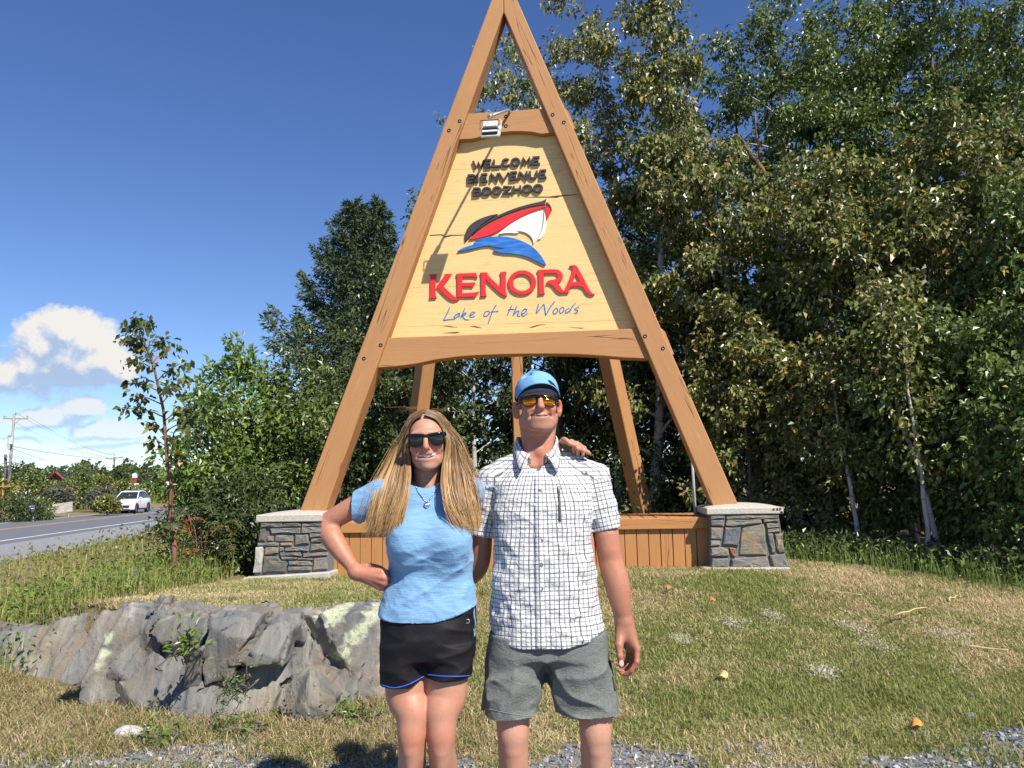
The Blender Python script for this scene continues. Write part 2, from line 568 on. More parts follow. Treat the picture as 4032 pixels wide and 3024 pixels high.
def gravel_amount(x, y):
 """1 where bare crushed stone shows, 0 where turf covers it"""
 P = np.stack([x, y, 0 * x], -1)
 n = fbm(P, 1.9, 4) - 0.5
 lim = np.interp(x, [-4, -2.2, -1.2, 0.2, 1.0, 2.0, 3.0, 5], [4.12, 4.18, 4.34, 4.10, 3.98, 4.12, 4.42, 4.9])
 return smooth(-0.10, 0.16, (lim - y) * 1.1 + n * 1.7 - np.where(x > 0.3, 0.06, -0.03))
def dry_amount(x, y):
 P = np.stack([x, y, 0 * x + 3.3], -1)
 n = fbm(P, 0.9, 4)
 base = np.interp(x, [-5, -2, -0.6, 0.3, 1.5, 4], [0.70, 0.78, 0.62, 0.36, 0.44, 0.58])
 base = base + 0.25 * smooth(5.2, 4.6, y) * (x < -0.4) + 0.22 * smooth(7.6, 8.6, y) * (x > 1.0)
 return np.clip(base + (n - 0.5) * 2.3 + (fbm(P, 4.5, 3) - 0.5) * 0.9, 0, 1)
m_ground, nt, b = new_mat('ground_soil')
co = nt.coord('Object')
n1 = nt.noise(co, 2.2, 6, 0.65); n2 = nt.noise(co, 38.0, 5, 0.7)
gm = nt.attr('gravel', 'Fac')
dry = nt.attr('dry', 'Fac')
turf = nt.mix(dry, (0.115, 0.135, 0.040), (0.30, 0.235, 0.125))
turf = nt.mix(nt.math('MULTIPLY', n2, 0.6), turf, (0.075, 0.066, 0.035))
stone = nt.ramp(n2, [(0.3, (0.10, 0.105, 0.115)), (0.7, (0.30, 0.31, 0.33))])
setc(nt, b, 'Base Color', nt.mix(gm, turf, stone))
b.inputs['Roughness'].default_value = 0.95
b.inputs['Specular IOR Level'].default_value = 0.15
setc(nt, b, 'Normal', nt.bump(n2, 0.8, 0.02))
ground = part('ground', gV, gF, m_ground, smooth=True, kind='structure')
for nm, arr in (('gravel', gravel_amount(gV[:, 0], gV[:, 1]) * (gV[:, 1] < 7)), ('dry', dry_amount(gV[:, 0], gV[:, 1]))):
 a = ground.data.attributes.new(nm, 'FLOAT', 'POINT'); a.data.foreach_set('value', arr.astype(np.float32))
# ------------------------------------------------------------------ the road
def road_strip(name, o0, o1, z, s0, s1, m, thick=0.0, step=6.0, kind='structure', parent=None):
 s = np.arange(s0, s1 + step, step)
 A = RO[None] + s[:, None] * RD + o0 * RN; B = RO[None] + s[:, None] * RD + o1 * RN
 V = np.concatenate([np.c_[A, np.full(len(s), z)], np.c_[B, np.full(len(s), z)]])
 n = len(s)
 F = np.array([(i, i + 1, n + i + 1, n + i) for i in range(n - 1)])
 if thick:
  V = np.concatenate([V, V - [0, 0, thick]]); 
  F = np.concatenate([F, [(2 * n + i, 2 * n + i + 1, i + 1, i) for i in range(n - 1)], [(n + i, n + i + 1, 3 * n + i + 1, 3 * n + i) for i in range(n - 1)]])
 return part(name, V, F, m, parent, kind=kind)
m_asphalt, nt, b = new_mat('asphalt')
co = nt.coord('Object')
g1 = nt.noise(co, 55.0, 3, 0.7); g2 = nt.noise(nt.mapping(co, (1.4, 0.09, 1), (0, 0, math.radians(-9))), 2.0, 5, 0.6)
col = nt.mix(g1, (0.085, 0.088, 0.098), (0.15, 0.152, 0.165))
col = nt.mix(nt.math('MULTIPLY', g2, 0.6), col, (0.19, 0.195, 0.21))
setc(nt, b, 'Base Color', col); b.inputs['Roughness'].default_value = 0.75
setc(nt, b, 'Normal', nt.bump(g1, 0.5, 0.01))
m_shoulder = plain_mat('shoulder_gravel', (0.24, 0.24, 0.25), 0.95, 0.35, 14.0, 0.6, 60.0)
m_white = plain_mat('road_paint_white', (0.72, 0.72, 0.70), 0.6, 0.12, 5.0)
m_yellow = plain_mat('road_paint_yellow', (0.62, 0.36, 0.07), 0.6, 0.15, 5.0)
road_strip('road', -0.9, 9.4, ROAD_Z, -45, 900, m_asphalt, 0.1)
road_strip('road_shoulder', -4.2, -0.9, ROAD_Z - 0.006, -45, 900, m_shoulder, 0.3)
road_strip('road_shoulder', 9.4, 11.6, ROAD_Z - 0.006, -45, 900, m_shoulder, 0.3)
road_strip('road_marking', -0.08, 0.08, ROAD_Z + 0.004, -45, 900, m_white)
road_strip('road_marking', 4.15, 4.29, ROAD_Z + 0.004, -45, 900, m_yellow)
road_strip('road_marking', 4.42, 4.56, ROAD_Z + 0.004, -45, 900, m_yellow)
road_strip('road_marking', 7.95, 8.11, ROAD_Z + 0.004, -45, 900, m_white)
# ------------------------------------------------------------------ leaf and blade materials (colour travels on each leaf)
def leaf_mat(name, attr='col', rough=0.42, transl=0.25, spec=0.5):
 m, nt, b = new_mat(name)
 c = nt.attr(attr)
 setc(nt, b, 'Base Color', c)
 b.inputs['Roughness'].default_value = rough
 b.inputs['Specular IOR Level'].default_value = spec
 if transl > 0:
  out = next(n for n in nt.n if n.type == 'OUTPUT_MATERIAL')
  tr = nt.node('ShaderNodeBsdfTranslucent')
  hs = nt.node('ShaderNodeHueSaturation'); nt.link(c, hs.inputs['Color'])
  hs.inputs['Saturation'].default_value = 1.15; hs.inputs['Value'].default_value = 1.3
  nt.link(hs.outputs['Color'], tr.inputs['Color'])
  mx = nt.node('ShaderNodeMixShader'); mx.inputs[0].default_value = transl
  nt.link(b.outputs[0], mx.inputs[1]); nt.link(tr.outputs[0], mx.inputs[2])
  nt.link(mx.outputs[0], out.inputs['Surface'])
 return m
m_grass = leaf_mat('grass_blades', rough=0.6, transl=0.2, spec=0.25)
m_straw = leaf_mat('dry_straw', rough=0.7, transl=0.12, spec=0.2)
def blades(P, length, width, lean, colA, ycurve=True, seed=1, up=None):
 """thin blades (two triangles each) standing at P and leaning their own way"""
 r = np.random.default_rng(seed)
 n = len(P)
 az = r.uniform(0, 2 * PI, n)
 d = np.stack([np.cos(az), np.sin(az), 0 * az], 1)
 s = np.stack([-np.sin(az), np.cos(az), 0 * az], 1)
 L = length[:, None]; ln = lean[:, None]
 s = s * (width[:, None] * 0.5)
 mid = P + d * L * 0.5 * np.sin(ln * 0.7) + np.array([0, 0, 1]) * L * 0.5 * np.cos(ln * 0.7)
 tip = mid + d * L * 0.55 * np.sin(ln * 1.35) + np.array([0, 0, 1]) * L * 0.5 * np.cos(ln * 1.35)
 V = np.stack([P - s, P + s, mid + s * 0.8, tip, mid - s * 0.8], 1).reshape(-1, 3)
 i = np.arange(n)[:, None] * 5
 F = [np.concatenate([i, i + 1, i + 2, i + 4], 1), np.concatenate([i + 4, i + 2, i + 3], 1)]
 col = np.repeat(colA, 5, axis=0)
 return V, F, col
def stuff(name, V, F, col, m, kind='stuff', parent=None):
 me = mesh_np(name, V - (root_loc(parent) if parent is not None else 0), F)
 set_col(me, 'col', col)
 return link(name, me, m, parent, kind)
# mown lawn on the mound
def scatter(n, x0, x1, y0, y1, dens, seed):
 r = np.random.default_rng(seed)
 x = r.uniform(x0, x1, n); y = r.uniform(y0, y1, n)
 keep = r.random(n) < dens(x, y)
 x, y = x[keep], y[keep]
 return np.stack([x, y, ground_h(x, y)], 1), r
def lawn_dens(x, y):
 vis = (np.abs(x) < 0.70 * y + 0.25)
 left = np.interp(y, [3, 4.6, 5.5, 6.5, 9, 10], [-9, -9, -3.9, -3.5, -3.0, -2.9])
 right = np.interp(y, [3, 7, 9.6, 10.5], [6.0, 4.9, 3.2, 2.4])
 ok = vis & (x > left) & (x < right) & (y < 10.4)
 # the rock itself carries no turf
 yb = np.interp(x, [-3.73, -3.1, -2.5, -2.0, -1.54, -1.15, -1.0, -0.75], [5.9, 5.5, 5.0, 4.68, 4.6, 4.75, 5.1, 5.2])
 rock = (x > -4.2) & (x < -0.75) & (y > yb) & (y < yb + 0.50)
 fall = np.clip((6.4 / np.maximum(y, 3.5)) ** 1.2, 0, 1)
 return np.where(ok & ~rock, (1 - 0.86 * gravel_amount(x, y)) * fall, 0)
P, r = scatter(640000, -5.5, 6.0, 3.3, 10.2, lawn_dens, 21)
n = len(P)
dr = dry_amount(P[:, 0], P[:, 1])
isdry = r.random(n) < dr * 0.92
g1 = np.array([0.185, 0.225, 0.060]); g2 = np.array([0.33, 0.335, 0.115]); s1 = np.array([0.66, 0.55, 0.33]); s2 = np.array([0.46, 0.36, 0.20])
t = r.random((n, 1))
col = np.where(isdry[:, None], s1 * t + s2 * (1 - t), g1 * t + g2 * (1 - t)) * r.uniform(0.75, 1.2, (n, 1))
ln = np.where(isdry, r.uniform(0.9, 1.5, n), r.uniform(0.6, 1.45, n))
L = np.where(isdry, r.uniform(0.03, 0.075, n), r.uniform(0.025, 0.062, n)) * (1 + 0.3 * (P[:, 1] > 7))
V, F, cc = blades(P, L, r.uniform(0.0024, 0.0050, n) * (0.75 + 0.08 * P[:, 1]), ln, col, seed=5)
stuff('lawn_grass', V, F, cc, m_grass)
# loose dry clippings lying round the foot of the rocks
def straw_dens(x, y):
 a = np.exp(-((y - 4.35 - 0.25 * (x < -1.8)) / 0.42) ** 2) * smooth(0.25, -0.5, x)
 yb = np.interp(x, [-3.73, -3.1, -2.5, -2.0, -1.54, -1.15, -1.0, -0.75], [5.9, 5.5, 5.0, 4.68, 4.6, 4.75, 5.1, 5.2])
 a = np.maximum(a, smooth(0.9, 0.1, yb - y) * (y < yb + 0.05) * (x < -0.6))
 top = np.exp(-((y - (yb + 0.55)) / 0.12) ** 2) * (x < -0.7) * (x > -3.4) * 0.6
 return np.clip(np.maximum(a, top) * (np.abs(x) < 0.7 * y + 0.2) * (0.35 + 0.9 * fbm(np.stack([x, y, x * 0], -1), 2.0, 3)), 0, 1) * (1 - 0.75 * gravel_amount(x, y))
P, r = scatter(130000, -4.6, 0.4, 3.5, 6.2, straw_dens, 33)
n = len(P)
P[:, 2] += r.uniform(0.0, 0.03, n)
t = r.random((n, 1))
col = (np.array([0.56, 0.45, 0.26]) * t + np.array([0.22, 0.155, 0.08]) * (1 - t)) * r.uniform(0.6, 1.2, (n, 1))
gq_ = r.random(n) < 0.16; col[gq_] = np.array([0.17, 0.21, 0.05]) * r.uniform(0.7, 1.3, (gq_.sum(), 1))
V, F, cc = blades(P, 0.025 + 0.12 * r.random(n) ** 2, r.uniform(0.002, 0.0042, n), r.uniform(1.0, 1.62, n), col, seed=8)
stuff('dry_clippings', V, F, cc, m_straw)
# crushed stone in the foreground
def stones(P, size, col, seed):
 r = np.random.default_rng(seed); n = len(P)
 base = np.array([(1, 0, 0), (-1, 0, 0), (0, 1, 0), (0, -1, 0), (0, 0, 1), (0, 0, -1)], float)
 tri = np.array([(0, 2, 4), (2, 1, 4), (1, 3, 4), (3, 0, 4), (2, 0, 5), (1, 2, 5), (3, 1, 5), (0, 3, 5)])
 q = r.normal(size=(n, 4)); q /= np.linalg.norm(q, axis=1)[:, None]
 w, x, y, z = q.T
 R = np.stack([1 - 2 * (y * y + z * z), 2 * (x * y - z * w), 2 * (x * z + y * w), 2 * (x * y + z * w), 1 - 2 * (x * x + z * z), 2 * (y * z - x * w),
                  2 * (x * z - y * w), 2 * (y * z + x * w), 1 - 2 * (x * x + y * y)], 1).reshape(n, 3, 3)
 B = base[None] * r.uniform(0.55, 1.1, (n, 6, 1)) + r.normal(0, 0.16, (n, 6, 3))
 V = np.einsum('nij,nkj->nki', R, B) * size[:, None, None]
 V[..., 2] *= 0.75
 V = (V + P[:, None]).reshape(-1, 3)
 F = (np.arange(n)[:, None, None] * 6 + tri[None]).reshape(-1, 3)
 return V, F, np.repeat(col, 6, axis=0)
def grav_dens(x, y):
 return gravel_amount(x, y) * (np.abs(x) < 0.7 * y + 0.2) * 0.95 + 0.012
P, r = scatter(52000, -4.2, 4.6, 3.3, 5.6, grav_dens, 41)
n = len(P)
sz = np.clip(r.lognormal(math.log(0.0095), 0.42, n), 0.004, 0.03)
P[:, 2] += sz * 0.35
t = r.random((n, 1))
col = np.array([0.115, 0.122, 0.14]) * (1 - t) + np.array([0.36, 0.37, 0.39]) * t ** 1.3
pale = r.random(n) < 0.05
col[pale] = np.array([0.62, 0.60, 0.57]); brown = r.random(n) < 0.07; col[brown] = np.array([0.28, 0.20, 0.13])
m_stone = leaf_mat('crushed_stone', rough=0.85, transl=0.0, spec=0.3)
V, F, cc = stones(P, sz, col, 4)
stuff('gravel', V, F, cc, m_stone)
# grass over the gravel: scattered long tufts and a few broad-leaved weeds
def tuft_dens(x, y):
 n = fbm(np.stack([x, y, x * 0 + 9], -1), 3.1, 3)
 return smooth(0.50, 0.62, n) * (np.abs(x) < 0.7 * y + 0.2)
P, r = scatter(42000, -4.0, 4.6, 3.4, 5.0, tuft_dens, 52)
n = len(P); t = r.random((n, 1))
col = (np.array([0.11, 0.17, 0.035]) * t + np.array([0.20, 0.22, 0.06]) * (1 - t)) * r.uniform(0.8, 1.2, (n, 1))
dd = r.random(n) < 0.3; col[dd] = np.array([0.36, 0.28, 0.13]) * r.uniform(0.8, 1.2, (dd.sum(), 1))
V, F, cc = blades(P, r.uniform(0.03, 0.10, n), r.uniform(0.0035, 0.006, n), r.uniform(0.4, 1.4, n), col, seed=9)
stuff('tufts_of_grass', V, F, cc, m_grass)
# ------------------------------------------------------------------ the rock outcrop, block by block
m_rock, nt, b = new_mat('grey_schist')
co = nt.coord('Object')
strat = nt.mapping(co, (7.0, 3.0, 1.1), (0, math.radians(24), math.radians(8)))
s1_ = nt.noise(strat, 1.0, 8, 0.68, 0.6)
s2_ = nt.noise(co, 3.1, 6, 0.6); s3_ = nt.noise(co, 70.0, 4, 0.7)
col = nt.ramp(s1_, [(0.30, (0.060, 0.066, 0.070)), (0.42, (0.145, 0.152, 0.152)), (0.54, (0.23, 0.225, 0.205)), (0.64, (0.35, 0.325, 0.29)), (0.74, (0.52, 0.475, 0.43))])
rust = nt.ramp(s2_, [(0.45, 0.0), (0.62, 1.0)])
col = nt.mix(nt.math('MULTIPLY', rust, 0.60), col, (0.23, 0.165, 0.095))
col = nt.mix(nt.math('MULTIPLY', s3_, 0.45), col, (0.12, 0.125, 0.125))
lich = nt.attr('lichen', 'Fac')
lsp = nt.noise(co, 46.0, 6, 0.75)
lcm = nt.math('MULTIPLY', lich, nt.ramp(lsp, [(0.36, 0.0), (0.47, 1.0)]), clamp=True)
lcol = nt.mix(nt.noise(co, 120.0, 3), (0.30, 0.33, 0.22), (0.62, 0.66, 0.47))
setc(nt, b, 'Base Color', nt.mix(lcm, col, lcol))
b.inputs['Roughness'].default_value = 0.82; b.inputs['Specular IOR Level'].default_value = 0.35
hgt = nt.math('ADD', nt.math('MULTIPLY', s1_, 0.9), nt.math('MULTIPLY', s3_, 0.25))
setc(nt, b, 'Normal', nt.bump(hgt, 0.75, 0.03))
def seg2(P, a, b):
 ba = b - a; t = np.clip(((P - a) @ ba) / (ba @ ba), 0, 1)
 return np.linalg.norm(P - a - t[..., None] * ba, axis=-1)
def poly_sd(P, poly):
 poly = np.asarray(poly, float); d = np.full(P.shape[:-1], 9.0); ins = np.zeros(P.shape[:-1], bool)
 n = len(poly)
 for i in range(n):
  a, b_ = poly[i], poly[(i + 1) % n]
  d = np.minimum(d, seg2(P, a, b_))
  c = ((a[1] > P[..., 1]) != (b_[1] > P[..., 1]))
  with np.errstate(divide='ignore', invalid='ignore'):
   xx = (b_[0] - a[0]) * (P[..., 1] - a[1]) / (b_[1] - a[1] if b_[1] != a[1] else 1e-9) + a[0]
  ins ^= c & (P[..., 0] < xx)
 return np.where(ins, -d, d)
def cells(P, scale, seed):
 """flat-faced breakage: distance to the nearest of jittered points, giving facets that meet in edges"""
 Q = np.asarray(P, np.float32) * scale; I = np.floor(Q).astype(np.int64); best = np.full(Q.shape[:-1], 9.0, np.float32); val = np.zeros(Q.shape[:-1], np.float32)
 for dx in (-1, 0, 1):
  for dy in (-1, 0, 1):
   for dz in (-1, 0, 1):
    J = I + np.array([dx, dy, dz]); h = (J + seed) & 63
    j0 = _NT[h[..., 0], h[..., 1], h[..., 2]]; j1 = _NT[h[..., 1], h[..., 2], h[..., 0]]; j2 = _NT[h[..., 2], h[..., 0], h[..., 1]]
    c = J + np.stack([j0, j1, j2], -1); d = ((Q - c) ** 2).sum(-1)
    m = d < best; best = np.where(m, d, best); val = np.where(m, (j0 - 0.5) + (Q[..., 0] - c[..., 0]) * (j1 - 0.5) * 1.6 + (Q[..., 2] - c[..., 2]) * (j2 - 0.5) * 1.6, val)
 return val
def make_rock(parent, poly_px, Y, back=0.45, lean=0.25, tw=0.0, h=0.013, lichen=None, rough=0.03, seed=0, round_=0.006, facets=4):
 """outline seen in the photograph at distance Y, leaning back as it rises; twist tw turns its face sideways"""
 rr = np.random.default_rng(seed)
 pts = np.array([at(px, py, Y) for px, py in poly_px])
 poly = pts[:, [0, 2]]; lo = poly.min(0); hi = poly.max(0); cx = (lo + hi) / 2
 f = Field((lo[0] - 0.08, Y - 0.15 - abs(tw) * (hi[0] - lo[0]), lo[1] - 0.08), (hi[0] + 0.08, Y + back + 0.12 + abs(tw) * (hi[0] - lo[0]) + lean * (hi[1] - lo[1]), hi[1] + 0.08), h)
 P = f.pts(np.zeros(3, int), f.n)
 wj = (fbm(P + seed, 9.0, 3) - 0.5) * 0.05
 d2 = poly_sd(P[..., [0, 2]] + wj[..., None], poly)
 yf = Y + tw * (P[..., 0] - cx[0]) + lean * (P[..., 2] - lo[1])
 d = smax(smax(d2, yf - P[..., 1], round_), P[..., 1] - yf - back, round_)
 for _ in range(facets):
  nv = np.array([rr.normal(0, 0.45), -1.0, rr.normal(0.1, 0.40)]); nv /= np.linalg.norm(nv)
  c = np.array([rr.uniform(lo[0], hi[0]), 0, rr.uniform(lo[1], hi[1])]); c[1] = Y + tw * (c[0] - cx[0]) + lean * (c[2] - lo[1]) + rr.uniform(-0.01, 0.04)
  d = smax(d, (P - c) @ nv - 0.015, 0.003)
 ang = math.radians(26)
 Q = np.stack([(P[..., 0] * math.cos(ang) - P[..., 2] * math.sin(ang)), P[..., 1] * 0.8, (P[..., 0] * math.sin(ang) + P[..., 2] * math.cos(ang)) * 0.28], -1)
 near = np.abs(d) < 0.09
 q = Q[near]; disp = np.zeros(d.shape, np.float32)
 disp[near] = rough * (1.7 * cells(q, 5.0, seed) + 0.7 * cells(q + 3.1, 13.0, seed + 7) + 0.45 * (fbm(q * np.array([3.2, 1.5, 1.0]), 11.0, 3) - 0.5))
 f.D = (d + disp).astype(np.float32)
 V, Qd = f.mesh(); V = relax(V, Qd, 1, 0.2)
 o = part('rock', V, Qd, m_rock, parent, smooth=True)
 o.data.set_sharp_from_angle(angle=math.radians(34))
 lv = np.zeros(len(V), np.float32)
 for (px, py, rad) in (lichen or []):
  c = at(px, py, Y); lv = np.maximum(lv, 1 - smooth(0.45, 1.05, np.hypot(V[:, 0] - c[0], V[:, 2] - c[2]) / (rad / 3030 * Y) + (fbm(V, 26.0, 3) - 0.5) * 1.7))
 a = o.data.attributes.new('lichen', 'FLOAT', 'POINT'); a.data.foreach_set('value', lv)
 return o
outcrop = thing('rock_outcrop', 'low outcrop of grey layered rock with cracks and pale lichen at the lawn edge', 'rock', (-1.9, 4.9, 0.0))
RK = [([(-420, 2560), (-300, 2520), (0, 2505), (160, 2476), (300, 2462), (310, 2560), (270, 2690), (200, 2860), (-420, 2860)], 5.70, 0.4, 0.30, -0.18, 0.016, 0.025, []),
      ([(300, 2440), (420, 2430), (520, 2440), (566, 2450), (545, 2520), (600, 2590), (690, 2690), (712, 2720), (700, 2960), (240, 2960), (250, 2720), (190, 2700), (205, 2620), (245, 2580)], 4.96, 0.5, 0.34, -0.12, 0.013, 0.028, [(352, 2545, 26), (338, 2600, 24), (322, 2650, 22)]),
      ([(545, 2450), (600, 2446), (790, 2452), (785, 2520), (745, 2600), (700, 2690), (640, 2620), (585, 2570), (520, 2530)], 4.97, 0.4, 0.45, 0.12, 0.013, 0.026, []),
      ([(792, 2452), (880, 2444), (982, 2448), (964, 2520), (907, 2590), (892, 2690), (765, 2730), (756, 2660), (778, 2560)], 4.80, 0.4, 0.20, 0.05, 0.012, 0.022, []),
      ([(705, 2620), (775, 2565), (758, 2650), (748, 2730), (690, 2730)], 4.80, 0.35, 0.1, 0.1, 0.011, 0.014, []),
      ([(1010, 2478), (1045, 2474), (1102, 2510), (1082, 2600), (1074, 2645), (1000, 2640), (905, 2624), (930, 2580), (968, 2570)], 4.74, 0.4, 0.22, 0.22, 0.012, 0.020, []),
      ([(975, 2452), (1080, 2438), (1160, 2436), (1170, 2540), (1110, 2530), (1090, 2494), (1040, 2470), (985, 2480)], 5.0, 0.4, 0.2, 0.15, 0.013, 0.022, []),
      ([(1155, 2450), (1190, 2430), (1230, 2434), (1300, 2420), (1480, 2424), (1600, 2440), (1600, 2840), (1400, 2840), (1330, 2800), (1262, 2760), (1262, 2650), (1215, 2560), (1160, 2520)], 5.0, 0.5, 0.14, 0.10, 0.013, 0.020,
       [(1200, 2520, 26), (1320, 2585, 46), (1375, 2520, 42), (1410, 2480, 40), (1300, 2440, 44), (1225, 2462, 26), (1245, 2632, 18), (1470, 2655, 13), (1450, 2440, 44)]),
      ([(1080, 2500), (1170, 2470), (1225, 2560), (1275, 2650), (1275, 2790), (1180, 2720), (1100, 2680), (1080, 2600)], 5.02, 0.35, 0.12, -0.1, 0.012, 0.024, []),
      ([(1118, 2692), (1180, 2698), (1292, 2770), (1302, 2800), (1240, 2900), (1160, 2910), (1050, 2910), (1072, 2760)], 4.60, 0.45, 0.28, 0.12, 0.012, 0.022, []),
      ([(640, 2690), (740, 2732), (880, 2700), (960, 2664), (1110, 2650), (1125, 2700), (1072, 2740), (1062, 2900), (960, 2960), (640, 2960)], 4.78, 0.5, 0.30, 0.0, 0.013, 0.028, []),
      ([(300, 2470), (800, 2460), (1200, 2450), (1560, 2450), (1560, 2850), (1200, 2930), (300, 2930)], 5.00, 0.40, 0.12, 0.03, 0.016, 0.045, [])]
for i, (pl, Y, bk, ln, tw, h, rg, li) in enumerate(RK): make_rock(outcrop, pl, Y, bk, ln, tw, h, li, rg, seed=i + 1)
# ================================================================== THE WELCOME SIGN
from mathutils.geometry import tessellate_polygon
TH = math.radians(5.61)
SO = np.array([-0.009, 9.0, 0.0])
SX = np.array([math.cos(TH), -math.sin(TH), 0]); SF = np.array([-math.sin(TH), -math.cos(TH), 0]); SZ = np.array([0, 0, 1.0])
def sg(u, z, off): return SO + u * SX + z * SZ + off * SF
def uz(px, py, off=0.0):
 d = ray(px, py); o = np.array([0, 0, CAM_H]); p0 = SO + off * SF
 t = ((p0 - o) @ SF) / (d @ SF)
 q = o + t * d - SO
 return float(q @ SX), float(q[2])
def wood_mat(name, base, dark, light, crack=1.0, rough=0.7, scale=1.0, weather=0.0):
 m, nt, b = new_mat(name)
 at_ = nt.attr('grain', 'Vector')
 oi = nt.node('ShaderNodeObjectInfo').outputs['Random']
 sh = nt.node('ShaderNodeCombineXYZ'); nt.link(nt.math('MULTIPLY', oi, 37.0), sh.inputs[0]); nt.link(nt.math('MULTIPLY', oi, 11.0), sh.inputs[1])
 v = nt.vmath('ADD', at_, sh.outputs[0])
 fine = nt.noise(nt.mapping(v, (2.0 * scale, 60 * scale, 60 * scale)), 1.0, 6, 0.65, 0.4)
 broad = nt.noise(nt.mapping(v, (0.9 * scale, 9 * scale, 9 * scale)), 1.0, 5, 0.6, 0.8)
 blot = nt.noise(nt.mapping(v, (1.2, 2.5, 2.5)), 1.0, 4, 0.6)
 col = nt.mix(nt.ramp(fine, [(0.3, 0.0), (0.75, 1.0)]), dark, base)
 col = nt.mix(nt.math('MULTIPLY', blot, 0.7), col, light)
 # long drying cracks, and knots
 cr = nt.math('ABSOLUTE', nt.math('SUBTRACT', nt.noise(nt.mapping(v, (0.22 * scale, 4.2 * scale, 4.2 * scale)), 1.0, 3, 0.5, 0.2), 0.5))
 crk = nt.math('MULTIPLY', nt.ramp(cr, [(0.0, 1.0), (0.008, 0.0)]), nt.ramp(blot, [(0.46, 0.0), (0.54, crack)]))
 kn = nt.node('ShaderNodeTexVoronoi'); nt.link(nt.mapping(v, (1.5 * scale, 4.2 * scale, 4.2 * scale)), kn.inputs['Vector']); kn.inputs['Scale'].default_value = 1.0
 knot = nt.ramp(kn.outputs['Distance'], [(0.045, 1.0), (0.10, 0.0)])
 dk = nt.math('MAXIMUM', crk, nt.math('MULTIPLY', knot, 0.45))
 col = nt.mix(nt.math('MULTIPLY', dk, 0.85), col, tuple(c * 0.22 for c in dark))
 if weather > 0:
  pale = nt.ramp(nt.noise(nt.mapping(v, (1.6, 26, 26)), 1.0, 5, 0.7), [(0.62, 0.0), (0.72, weather)])
  col = nt.mix(pale, col, (0.62, 0.50, 0.38))
 setc(nt, b, 'Base Color', col)
 b.inputs['Roughness'].default_value = rough; b.inputs['Specular IOR Level'].default_value = 0.35
 h = nt.math('SUBTRACT', nt.math('MULTIPLY', fine, 0.45), nt.math('MULTIPLY', dk, 1.0))
 setc(nt, b, 'Normal', nt.bump(h, 0.55, 0.006))
 return m
m_beam = wood_mat('brown_stained_timber', (0.44, 0.220, 0.088), (0.345, 0.164, 0.062), (0.50, 0.265, 0.118), 1.0, 0.72, 1.0, 0.35)
m_plank = wood_mat('brown_stained_planks', (0.46, 0.215, 0.075), (0.36, 0.155, 0.05), (0.52, 0.255, 0.10), 0.8, 0.72, 1.6)
m_cream, nt, b = new_mat('cream_painted_boards')
v = nt.attr('grain', 'Vector')
fine = nt.noise(nt.mapping(v, (1.5, 40, 40)), 1.0, 6, 0.65, 0.4)
blot = nt.noise(nt.mapping(v, (2.6, 8, 8)), 1.0, 6, 0.7, 1.0)
ft = nt.noise(nt.mapping(v, (7, 16, 16)), 1.0, 5, 0.7, 0.6)
col = nt.mix(nt.ramp(fine, [(0.3, 0.0), (0.7, 1.0)]), (0.70, 0.475, 0.195), (0.80, 0.56, 0.25))
dirt = nt.math('MULTIPLY', nt.ramp(blot, [(0.52, 0.0), (0.72, 1.0)]), nt.ramp(ft, [(0.45, 0.0), (0.65, 0.75)]))
col = nt.mix(dirt, col, (0.46, 0.315, 0.135))
fc = nt.math('ABSOLUTE', nt.math('SUBTRACT', nt.noise(nt.mapping(v, (0.5, 7.0, 7.0)), 1.0, 4, 0.6, 0.5), 0.5))
fcm = nt.math('MULTIPLY', nt.ramp(fc, [(0.0, 0.35), (0.006, 0.0)]), nt.ramp(blot, [(0.42, 0.0), (0.5, 1.0)]))
col = nt.mix(fcm, col, (0.22, 0.14, 0.06))
setc(nt, b, 'Base Color', col); b.inputs['Roughness'].default_value = 0.55; b.inputs['Specular IOR Level'].default_value = 0.35
setc(nt, b, 'Normal', nt.bump(nt.math('SUBTRACT', fine, fcm), 0.25, 0.003))
def grain(o, axis, org=None, side=None):
 """store coordinates that run with the wood"""
 n = len(o.data.vertices); V = np.empty(n * 3, np.float32); o.data.vertices.foreach_get('co', V); V = V.reshape(-1, 3).astype(float)
 a = np.array(axis, float); a /= np.linalg.norm(a)
 s = np.array(side if side is not None else SF, float); s = s - a * (a @ s); s /= np.linalg.norm(s)
 c = np.cross(a, s)
 set_vec(o.data, 'grain', np.stack([V @ a, V @ c, V @ s], 1))
 return o
def tess(loops):
 vs = [[Vector((p[0], p[1], 0)) for p in lp] for lp in loops]
 return tessellate_polygon(vs)
def solid_poly(mb, loops, o0, o1, to3):
 """polygon with holes pushed from depth o0 (back) to o1 (front)"""
 T = tess(loops)
 flat = [p for lp in loops for p in lp]
 n = len(flat)
 V = [to3(p[0], p[1], o1) for p in flat] + [to3(p[0], p[1], o0) for p in flat]
 F = []
 for t in T:
  a, b_, c = [flat[i] for i in t]
  ar = (b_[0] - a[0]) * (c[1] - a[1]) - (b_[1] - a[1]) * (c[0] - a[0])
  t = tuple(t) if ar > 0 else tuple(t)[::-1]
  F.append(t); F.append(tuple(i + n for i in t[::-1]))
 s = 0
 for li, lp in enumerate(loops):
  k = len(lp)
  area = sum(lp[i][0] * lp[(i + 1) % k][1] - lp[(i + 1) % k][0] * lp[i][1] for i in range(k))
  ccw = (area > 0) == (li == 0)
  for i in range(k):
   j = (i + 1) % k
   q = (s + i, s + i + n, s + j + n, s + j)
   F.append(q if ccw else q[::-1])
  s += k
 mb.add(V, F)
